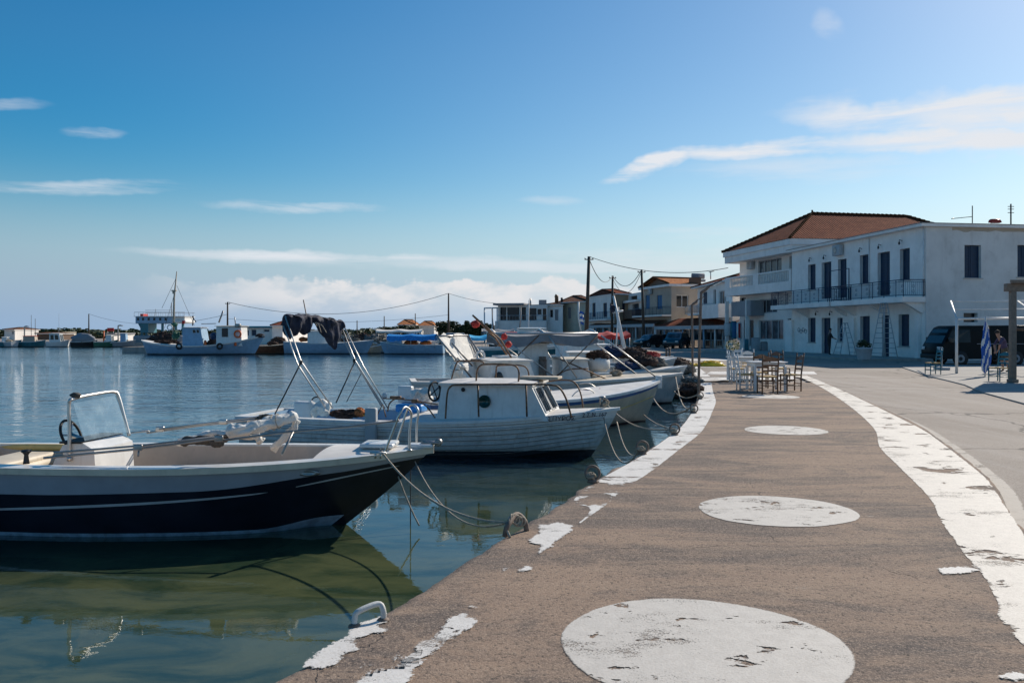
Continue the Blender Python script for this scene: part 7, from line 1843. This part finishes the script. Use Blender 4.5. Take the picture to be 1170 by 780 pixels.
# ================================================================== PEOPLE
def person(label, loc, rz, J, skinr, regions, hair=None, scale=1.):
    """J: joint name -> position; edges grow the body with a skin modifier"""
    rt = thing('person', label, 'person', loc, rz, None, scale)
    edges = [('pelvis', 'waist'), ('waist', 'chest'), ('chest', 'neck'), ('neck', 'chin'), ('chin', 'head'), ('head', 'crown')]
    for s in ('l', 'r'): edges += [('chest', f'sh_{s}'), (f'sh_{s}', f'el_{s}'), (f'el_{s}', f'wr_{s}'), (f'wr_{s}', f'pa_{s}'), ('pelvis', f'hip_{s}'), (f'hip_{s}', f'kn_{s}'), (f'kn_{s}', f'an_{s}'), (f'an_{s}', f'toe_{s}')]
    for s in ('l', 'r'):
        w_, p_ = Vector(J[f'wr_{s}']), Vector(J[f'pa_{s}']); d = (p_-w_).normalized(); side = d.cross(Vector((0, 0, 1))); side = side.normalized() if side.length > .1 else Vector((1, 0, 0))
        for k in range(4):
            n1, n2 = f'f{k}a_{s}', f'f{k}b_{s}'; o_ = side*(k-1.5)*.022; L = (.035, .042, .040, .030)[k]
            J[n1] = tuple(p_+o_+d*L); J[n2] = tuple(p_+o_*1.1+d*L*1.9+Vector((0, 0, -.012))); skinr[n1] = .010; skinr[n2] = .008; edges += [(f'pa_{s}', n1), (n1, n2)]
        J[f'th_{s}'] = tuple(w_.lerp(p_, .5)+side*.045+d*.02); skinr[f'th_{s}'] = .011; edges.append((f'pa_{s}', f'th_{s}'))
    names = list(J); me = bpy.data.meshes.new('body'); me.from_pydata([J[n] for n in names], [(names.index(a), names.index(b)) for a, b in edges], [])
    o = bpy.data.objects.new('body', me); COL.objects.link(o); md = o.modifiers.new('skin', 'SKIN'); md.use_smooth_shade = True
    for i, n in enumerate(names):
        r_ = skinr.get(n, skinr.get(n[:-2], .04)); me.skin_vertices[0].data[i].radius = (r_, r_) if not isinstance(r_, tuple) else r_
    me.skin_vertices[0].data[names.index('pelvis')].use_root = True
    sb_ = o.modifiers.new('sub', 'SUBSURF'); sb_.levels = 2; sb_.render_levels = 2
    dg = bpy.context.evaluated_depsgraph_get(); dg.update(); me2 = bpy.data.meshes.new_from_object(o.evaluated_get(dg)); bpy.data.objects.remove(o)
    me2.materials.clear(); mats = ['skin']+[r[1] for r in regions]
    for k in mats: me2.materials.append(MATS[k])
    Jv = {n: Vector(J[n]) for n in names}
    for p in me2.polygons:
        c = p.center; best = min(edges, key=lambda e: seg3(c, Jv[e[0]], Jv[e[1]])); mi = 0
        for k, (test, _m) in enumerate(regions):
            if test(best, c): mi = k+1; break
        p.material_index = mi; p.use_smooth = True
    b = bpy.data.objects.new('body', me2); COL.objects.link(b); b.parent = rt
    hd = Jv['head']; m = MB(); m.blob(hd+Vector((0, .02, .055)), (.092, .105, .095), amp=.06, nu=18, nv=12); m.build('hair', hair or 'hair', rt)
    return rt
def seg3(p, a, b):
    d = b-a; t = max(0, min(1, (p-a).dot(d)/max(1e-9, d.length_squared))); return (p-a-d*t).length
SK = {'pelvis': (.15, .11), 'waist': (.14, .10), 'chest': (.17, .115), 'neck': .058, 'chin': .062, 'head': .092, 'crown': .06, 'sh': .065, 'el': .045, 'wr': .028, 'pa': (.035, .016), 'hip': .095, 'kn': .06, 'an': .042, 'toe': .035}
# painter: stands facing right (+x), one arm reaching to the trestle
J = {'pelvis': (0, 0, .95), 'waist': (0, 0, 1.12), 'chest': (.02, 0, 1.36), 'neck': (.04, 0, 1.50), 'chin': (.07, 0, 1.57), 'head': (.07, 0, 1.67), 'crown': (.06, 0, 1.75),
     'sh_l': (.03, .18, 1.42), 'el_l': (.18, .24, 1.20), 'wr_l': (.40, .20, 1.12), 'pa_l': (.47, .19, 1.12), 'sh_r': (.03, -.18, 1.42), 'el_r': (.16, -.22, 1.18), 'wr_r': (.38, -.18, 1.06), 'pa_r': (.45, -.17, 1.05),
     'hip_l': (0, .09, .90), 'kn_l': (.06, .10, .50), 'an_l': (.02, .11, .08), 'toe_l': (.16, .12, .04), 'hip_r': (0, -.09, .90), 'kn_r': (.01, -.10, .50), 'an_r': (-.06, -.11, .08), 'toe_r': (.08, -.12, .04)}
top = lambda e, c: (e[0] in ('pelvis', 'waist', 'chest') and e[1] in ('waist', 'chest') or e[0].startswith('sh_') or e[1].startswith('sh_')) and c.z > .98
leg = lambda e, c: any(k in e[0]+e[1] for k in ('hip', 'kn')) or e[0] == 'pelvis'
shoe = lambda e, c: e[1].startswith('toe')
pc = Vector(((947.5-CXP)/F*56, 56, .80))
person('man in dark clothes standing and reaching towards the trestle ladder', tuple(pc), 0, dict(J), dict(SK), [(shoe, 'black_rubber'), (top, 'shirt_dark'), (leg, 'shirt_dark')])
# man in purple shirt bending slightly behind the timber post, facing left
J2 = {'pelvis': (.08, 0, .93), 'waist': (.04, 0, 1.10), 'chest': (-.06, 0, 1.32), 'neck': (-.15, 0, 1.44), 'chin': (-.20, 0, 1.49), 'head': (-.22, 0, 1.59), 'crown': (-.21, 0, 1.67),
     'sh_l': (-.08, .19, 1.37), 'el_l': (-.22, .24, 1.12), 'wr_l': (-.26, .10, .90), 'pa_l': (-.29, .06, .83), 'sh_r': (-.08, -.19, 1.37), 'el_r': (-.28, -.26, 1.16), 'wr_r': (-.24, -.12, .95), 'pa_r': (-.26, -.08, .88),
     'hip_l': (.08, .09, .88), 'kn_l': (.02, .11, .49), 'an_l': (.08, .12, .08), 'toe_l': (-.06, .13, .04), 'hip_r': (.08, -.09, .88), 'kn_r': (.10, -.10, .49), 'an_r': (.17, -.11, .08), 'toe_r': (.03, -.12, .04)}
thigh = lambda e, c: (any(k in e[0]+e[1] for k in ('hip',)) or e[0] == 'pelvis') and c.z > .46
upper = lambda e, c: (e[0] in ('pelvis', 'waist', 'chest') and e[1] in ('waist', 'chest') or (e[0].startswith('sh_')) or e[1].startswith('sh_')) and c.z > .98
pc = Vector(((1146-CXP)/F*34, 34, LZ+.035))
person('man in a purple shirt and shorts leaning over behind the timber post', tuple(pc), 0, dict(J2), dict(SK), [(shoe, 'black_rubber'), (upper, 'shirt_purple'), (thigh, 'shorts_olive')])

# ================================================================== VEHICLES
cat_dark = True
def wheel(parent, c, r_, w_=.2, side=-1):
    m = MB(); Mx = Matrix.Rotation(R(90), 3, 'X'); m.lathe([(r_*.6, -w_/2), (r_*.94, -w_/2), (r_, -w_*.3), (r_, w_*.3), (r_*.94, w_/2), (r_*.6, w_/2)], c, 24, M=Mx); w = m.build('wheel', 'black_rubber', parent)
    m = MB(); m.lathe([(.02, w_/2-.03), (r_*.58, w_/2-.02), (r_*.62, w_/2+.005), (r_*.5, w_/2+.012), (r_*.12, w_/2-.01), (.01, w_/2)], c, 16, M=Mx); m.lathe([(.02, -w_/2+.03), (r_*.58, -w_/2+.02), (r_*.62, -w_/2-.005), (r_*.5, -w_/2-.012), (r_*.12, -w_/2+.01), (.01, -w_/2)], c, 16, M=Mx); m.build('rim', 'stucco_grey' if cat_dark else 'dull_steel', w, split=False)
def vehicle(label, loc, rz, prof, glassprof, W_, mt, L, wheels, wr, cat='car', name='parked_car', tumble=.12, pill=(), lights=True):
    """prof: side outline (x,z) ccw; nose towards -x"""
    rt = thing(name, label, cat, loc, rz); m = MB(); n = len(prof); belt = min(z for x, z in glassprof); zt = max(z for x, z in prof)
    def wy(z): return W_/2-(tumble*max(0, z-belt)/(zt-belt) if z > belt else .03*abs(z-.7))
    # rounded side: outline inset at the outer face
    cx = sum(p[0] for p in prof)/n; cz = sum(p[1] for p in prof)/n
    lay = [(-1, .0, .05), (-1, .05, 0), (1, .05, 0), (1, .0, .05)]
    rings = []
    for sgn, back, inset in lay:
        ring = []
        for x, z in prof:
            dx, dz = cx-x, cz-z; dl = math.hypot(dx, dz); ring.append(m.vert((x+dx/dl*inset, sgn*(wy(z)-back), z+dz/dl*inset)))
        rings.append(ring)
    for a, b in zip(rings, rings[1:]):
        for i in range(n): m.face((a[i], a[(i+1) % n], b[(i+1) % n], b[i]), 0, True)
    m.face(rings[0]); m.face(rings[-1][::-1]); bo = m.build('body', mt, rt)
    # wheel arches
    for x in wheels:
        for s in (-1, 1):
            m = MB(); m.lathe([(.01, 0), (wr*1.16, 0), (wr*1.16, .012), (.01, .012)], (x, s*(W_/2-.0)-(.006 if s < 0 else .006), wr), 22, M=Matrix.Rotation(R(90), 3, 'X')); m.build('wheel_arch', 'black_rubber', rt)
            wheel(rt, (x, s*(W_/2-.08), wr), wr, .2)
    # side glass in panes
    gx = [p[0] for p in glassprof]
    for s in (-1, 1):
        cuts = [min(gx)]+list(pill)+[max(gx)]
        for a, b in zip(cuts, cuts[1:]):
            def zr(x):
                zs = []
                for (x0, z0), (x1, z1) in zip(glassprof, glassprof[1:]+glassprof[:1]):
                    if x0 != x1 and min(x0, x1)-1e-6 <= x <= max(x0, x1)+1e-6: zs.append(z0+(z1-z0)*(x-x0)/(x1-x0))
                return (min(zs), max(zs)) if zs else (belt, belt)
            xs = sorted({a+.03, b-.03} | {x for x in gx if a+.03 < x < b-.03}); pts = [(x, zr(x)[0]) for x in xs]+[(x, zr(x)[1]) for x in xs[::-1]]
            m = MB(); P_s = [(x, s*(wy(z)+.006), z) for x, z in pts]; m.poly(P_s if s < 0 else P_s[::-1]); m.build('window', 'dark_window', rt)
    return rt, wy
def face_quad(rt, name, mt, x0, z0, x1, z1, w0, w1, o=.012, v0=.1, v1=.92):
    d = Vector((x1-x0, 0, z1-z0)); nrm = Vector((-d.z, 0, d.x)).normalized()
    if nrm.z < 0: nrm = -nrm
    nrm = nrm if abs(nrm.z) > .05 else Vector((-1 if x0 < 0 else 1, 0, 0))
    a, b = Vector((x0, 0, z0))+d*v0, Vector((x0, 0, z0))+d*v1; m = MB()
    m.poly([a+Vector((0, -w0, 0))+nrm*o, a+Vector((0, w0, 0))+nrm*o, b+Vector((0, w1, 0))+nrm*o, b+Vector((0, -w1, 0))+nrm*o]); return m.build(name, mt, rt)
# dark van
vd = 43.; vx = (1063-CXP)/F*vd
prof = [(0.02, .42), (.0, .75), (.08, 1.0), (.42, 1.62), (.62, 1.92), (.85, 2.02), (4.7, 2.04), (4.95, 1.95), (5.02, 1.2), (5.05, .42), (4.9, .34), (.2, .32)]
gl = [(.32, 1.18), (.78, 1.84), (1.75, 1.86), (1.75, 1.18)]
rt, wy = vehicle('dark green van parked beside the white building behind the awning posts', (vx, vd, LZ), R(3), prof, [(.30, 1.16), (.66, 1.80), (1.62, 1.82), (1.62, 1.16)], 1.85, 'van_green', 5.05, (1.05, 3.95), .34, 'van', 'parked_van')
face_quad(rt, 'windscreen', 'dark_window', .10, 1.04, .60, 1.90, .78, .70)
m = MB(); m.box((.0, 0, .45), (.12, 1.78, .22), bev=.04); m.build('bumper', 'black_rubber', rt)
for s in (-1, 1): m = MB(); m.box((.03, s*.72, .86), (.08, .26, .18), bev=.03); m.build('headlight', 'lamp_glass', rt)
for s in (-1, 1): m = MB(); m.box((.42, s*1.03, 1.3), (.10, .16, .26), bev=.03); m.build('mirror', 'black_metal', rt)
for s in (-1, 1):
    m = MB(); m.bx(1.9, 4.6, s*(wy(1.1)+.004), s*(wy(1.1)+.014), 1.08, 1.11); m.bx(2.9, 2.92, s*(.925), s*.935, .5, 1.1); m.build('side_moulding', 'stucco_grey', rt)
# two dark cars by the verandas, one pick-up
prof = [(0.02, .35), (.0, .72), (.9, .95), (1.35, 1.42), (1.7, 1.50), (3.4, 1.48), (3.95, 1.05), (4.2, .98), (4.25, .40), (4.1, .3), (.15, .3)]
glp = [(1.0, .95), (1.42, 1.38), (3.35, 1.38), (3.80, 1.0)]
def mkcar(label, px, d, rz, mt, L_=4.2, tall=1.):
    c = ((px-CXP)/F*d, d, LZ); pr = [(x-2.1, z*tall) for x, z in prof]; g_ = [(x-2.1, z*tall) for x, z in glp]
    rt, wy = vehicle(label, c, rz, pr, g_, 1.75, mt, L_, (-1.3, 1.3), .32, pill=(.15,)); face_quad(rt, 'windscreen', 'curtain_glass', .92-2.1, .97*tall, 1.38-2.1, 1.43*tall, .68, .6)
    d2 = face_quad(rt, 'rear_window', 'dark_window', 3.95-2.1, 1.05*tall, 3.4-2.1, 1.46*tall, .66, .58)
    for s in (-1, 1): m = MB(); m.box((-2.05, s*.62, .66*tall), (.12, .32, .15), bev=.03); m.build('headlight', 'lamp_glass', rt); m = MB(); m.box((2.10, s*.70, .80*tall), (.10, .22, .2), bev=.03); m.build('tail_light', 'tail_red', rt)
    m = MB(); m.box((-2.12, 0, .42), (.12, 1.7, .2), bev=.04); m.build('bumper', 'black_rubber', rt); return rt
mkcar('dark saloon, left of the two dark cars in front of the verandas', 746, 93, R(28), 'car_dark', tall=1.0)
mkcar('dark jeep, right of the two dark cars in front of the verandas', 773, 88, R(62), 'car_teal', tall=1.15)
mkcar('pale silver car seen between the blue tarpaulin and the white dodger', 517, 101, R(8), 'car_silver', tall=1.1)

# ================================================================== AWNINGS AND FLAG ON THE RIGHT
PZ = LZ+.035
def onp(px, py): return gq(px, py, PZ)
t_ = thing('timber_pergola', 'brown timber pergola post and beams at the right edge of the photo', 'pergola', tuple(onp(1157, 437)))
d = onp(1157, 437).y
m = MB(); c = at(1157, 437, d); m.box((c.x, d, (PZ+zpx(333, d))/2), (.17, .17, zpx(333, d)-PZ), bev=.01); m.box((c.x, d, PZ+.06), (.26, .26, .12), bev=.02); m.build('post', 'pergola_wood', t_, world=True)
zb = zpx(333, d); x0 = at(1148.5, 330, d).x
m = MB(); m.bx(x0, x0+9, d-.09, d+.09, zb, zb+.26, bev=.01); m.build('beam', 'pergola_wood', t_, world=True)
m = MB(); m.prism([(x0-.05, d-.35), (x0+9, d-.35), (x0+11, d+3.6), (x0+2.7, d+3.6)], zb+.263, zb+.36); m.build('roof_boards', 'pergola_wood', t_, world=True)
m = MB(); m.tube([at(1157, 376, d), at(1184, 376, d+.5)], .05); m.build('rail', 'brown_wood', t_, world=True)
for k in range(2):
    m = MB(); m.box((c.x+4.5*(k+1), d, (PZ+zb)/2), (.17, .17, zb-PZ), bev=.01); m.build('post', 'pergola_wood', t_, world=True)
# white pipe frame
t_ = thing('pipe_awning', 'thin white pipe frame for an awning in front of the dark van', 'awning frame', tuple(onp(1093, 426.5)))
d0 = onp(1093, 426.5).y; zt_ = zpx(364, d0); A0 = Vector(((1093-CXP)/F*d0, d0, zt_))
m = MB(); m.tube([(A0.x, A0.y, PZ), A0], .055, 8); m.build('post', 'white_paint', t_, world=True)
m = MB()
B0 = at(1190, 360.5, d0); m.tube([A0, Vector((B0.x, d0, zt_+.02))], .045, 8)
C0 = Vector((A0.x+3.2, d0+6.5, zt_+.95)); m.tube([A0, C0], .035, 8); m.tube([C0, C0+Vector((8, 0, .0))], .035, 8); m.tube([Vector((A0.x+3.4, d0, zt_)), C0+Vector((3.2, 0, 0))], .03, 8); m.tube([A0.lerp(C0, .5), A0.lerp(C0, .5)+Vector((6, 0, 0))], .025, 8)
m.build('roof_bars', 'white_paint', t_, world=True)
m = MB(); m.tube([Vector((A0.x+.55, d0+3., PZ)), A0.lerp(C0, .46)], .04, 8) if False else None
m = MB(); m.tube([Vector((B0.x, d0, PZ)), Vector((B0.x, d0, zt_))], .05, 8); m.build('post', 'white_paint', t_, world=True)
# flag
fd = 31.; t_ = thing('flag', 'furled blue and white striped flag on a white staff in front of the van', 'flag', tuple(at(1126, 430, fd)))
m = MB(); m.tube([Vector((at(1125.5, 0, fd).x, fd, PZ)), at(1126, 361, fd)], .028, 8); m.build('staff', 'white_paint', t_, world=True)
m = MB(); N1, N2 = 48, 30; rings = []
for i in range(N1+1):
    u = i/N1; pyy = lerp(368, 426, u); wd = interp([(0, .05), (.15, .14), (.5, .21), (.8, .20), (.93, .15), (1, .03)], u)*.85; cxp = interp([(0, 1126), (.3, 1127), (.7, 1126.5), (1, 1126)], u); ring = []
    for k in range(N2):
        a = 2*PI*k/N2; fold = 1+.30*math.sin(a*4+u*3)+.22*math.sin(a*7-u*5); c = at(cxp, pyy, fd-.06); ring.append(m.vert(c+Vector((math.cos(a)*wd*fold*.75, math.sin(a)*wd*fold*.45, .03*math.sin(a*3+u*9)))))
    rings.append(ring)
for i in range(N1):
    for k in range(N2): m.face((rings[i][k], rings[i][(k+1) % N2], rings[i+1][(k+1) % N2], rings[i+1][k]), 1 if ((k*1.+i*.42) % 7.5) < 2.9 else 0, True)
m.build('cloth', ['flag_blue', 'flag_white'], t_, world=True, split=False)
# second small flag far behind among the boats
t_ = thing('flag', 'small blue and white flag on a white mast near the tallest utility pole', 'flag', tuple(at(661, 380, 60)))
m = MB(); m.tube([at(664, 380, 60), at(661, 362, 60), at(661, 345, 60)], .06, 6); m.build('staff', 'white_paint', t_, world=True)
m = MB(); 
for k in range(5): a, b_ = at(662+k*.3, 356+k*3, 60), at(667, 358.5+k*3, 60); m.grid(lambda u, v: (lerp(a.x, b_.x, u), 60+.15*math.sin(u*6+k), lerp(a.z, b_.z, v)+.05*math.sin(u*5)), 6, 2, m=k % 2)
m.build('cloth', ['flag_blue', 'flag_white'], t_, world=True, split=False)
# blue chairs
bch = chair_proto('blue chair with a pale seat standing alone at the edge of the pavement', 'teal_paint', tuple(onp(1066, 427.5)), R(-90), 1.0); bch['group'] = 'blue chairs by the awnings'
cc_ = copy_tree(bch, tuple(onp(1141, 435.5)), R(-70), 'blue chair beside the timber post, in front of the purple shirted man')
t_ = thing('parasol_base', 'thin pale post on a square base behind the lone blue chair', 'post', tuple(onp(1076, 424.5))); c = onp(1076, 422.5)
m = MB(); m.tube([c, c+Vector((0, 0, 1.0))], .035, 8); m.build('post_shaft', 'pale_grey', t_, world=True); m = MB(); m.box(c+Vector((0, 0, .06)), (.5, .5, .12), bev=.02); m.build('base', 'pale_grey', t_, world=True)

# ================================================================== UTILITY POLES AND WIRES
def upole(label, pb_, pt_, d, r=.13, cross=True):
    a, b_ = at(pb_[0], 0, d), at(*pt_, d); t_ = thing('utility_pole', label, 'utility pole', (a.x, d, LZ)); m = MB(); m.tube([(a.x, d, LZ), ((a.x+b_.x)/2, d, (LZ+b_.z)/2), b_], r, 10, rs=[r*1.25, r, r*.8]); m.build('pole', 'wood_pole', t_, world=True)
    if cross:
        m = MB(); m.tube([b_+Vector((-.45, 0, -.3)), b_+Vector((.45, 0, -.3))], .05, 6)
        for s in (-.4, 0, .4): m.lathe([(.05, 0), (.06, .05), (.03, .12)], b_+Vector((s, 0, -.26)), 8)
        m.build('insulators', 'black_metal', t_, world=True)
    return b_
W1 = upole('tallest and nearest utility pole, leaning slightly, behind the awning boat', (669.5, 0), (673, 293), 84, .19)
W2 = upole('utility pole directly behind the leaning white mast', (699, 0), (700, 315), 108, .17)
W3 = upole('utility pole in front of the blue doors of the beige house', (736, 0), (733, 308), 96, .16)
W4 = upole('thin utility pole above the widest dark round tree', (512.5, 0), (512.5, 335), 150, .16, False)
W5 = upole('utility pole rising behind the trawler deckhouse', (260, 0), (260, 345), 150, .16)
W6 = upole('thin utility pole on the far-left shore', (101.5, 0), (101.5, 358.5), 210, .16, False)
for px, yt, lb in ((373, 368, 'thin far pole right of the navy bimini'), (388, 369, 'second thin far pole right of the navy bimini'), (408, 366, 'farthest thin pole above the net piles'), (439, 361, 'small pole among the far trees left of the orange roofs'), (474.5, 358, 'thin far pole between the two orange roofs')):
    upole(lb, (px, 0), (px, yt), 190, .12, False)
def wire(label, a, b_, drop, r=.016, mt='black_metal'):
    m = MB(); m.tube(sag(a, b_, drop, 20), r, 4); o = m.build('overhead_wire', mt); tag(o, label, 'wire')
wire('thick sagging wire from the tallest pole to the big tiled house', W1, at(832, 306, 77), .95, .035)
wire('wire from the tallest pole down to the pole behind the white mast', W1-Vector((0, 0, .2)), W2, 1.5, .04)
wire('wire between the pole behind the mast and the blue-door pole', W2, W3, 1.6, .04)
wire('second slacker wire between the mast pole and the blue-door pole', W2-Vector((0, 0, .3)), W3-Vector((0, 0, .2)), 2.2, .03)
wire('wire from the tallest pole left to the thin pole by the trees', W1-Vector((0, 0, 4.6)) if False else at(660, 345, 90), W4, 1.0, .035)
wire('long sagging wire from the trawler pole to the pole by the trees', W5, W4, 2.9, .05)
wire('faint wire from the far-left pole to the trawler pole', W6, W5-Vector((0, 0, 2.2)), 2.2, .035)
wire('faint low wire above the far boats, right of the trawler pole', W5-Vector((0, 0, 3.)), at(512, 366, 150)+Vector((0, 0, 1.)), 1.0, .03)
# far lamp posts
for px, yt, d, lb in ((135, 372, 160, 'curved lamp post on the far-left pier'), (28, 373, 170, 'small lamp post right of the stepped white house')):
    t_ = thing('street_lamp', lb, 'lamp post', ((px-CXP)/F*d, d, LZ)); m = MB(); m.tube(catmull([Vector(((px-CXP)/F*d, d, LZ)), at(px, yt+2, d), at(px+.6, yt, d), at(px+3.5, yt-.3, d)], 4), .13, 6); m.build('pole', 'dull_steel', t_, world=True)
    m = MB(); m.box(at(px+2.8, yt, d), (.9, .3, .18)); m.build('lamp_head', 'dull_steel', t_, world=True)
# net piles and crates on the far quay
k = 0
for px, py, r_, mt, lb in ((405, 387, .9, 'nets_grey', 'grey net pile on the far quay left of the tarpaulin'), (415, 383, 1.1, 'nets', 'large brown net pile right of the pale blue hull'), (424, 388, .8, 'nets_orange', 'orange net pile next to the tarpaulin boat'), (398, 382, .9, 'weathered_wood', 'stack of pale gear right of the navy bimini'), (432, 381, 1.2, 'nets_grey', 'long grey heap above the tarpaulin'), (318, 385, .7, 'nets', 'dark net pile on the workboat quay'), (236, 385, .9, 'nets', 'brown net pile behind the trawler wheelhouse'), (187, 384, 1.3, 'nets', 'long brown net pile behind the trawler stern')):
    d = 97; c = at(px, py, d); m = MB(); m.blob((c.x, d, LZ+.5), (r_*1.6, r_, r_*1.1), amp=.8, nu=22, nv=12, flat=LZ); o = m.build('net_pile', mt); tag(o, lb, 'net pile', 'net piles on the far quay')
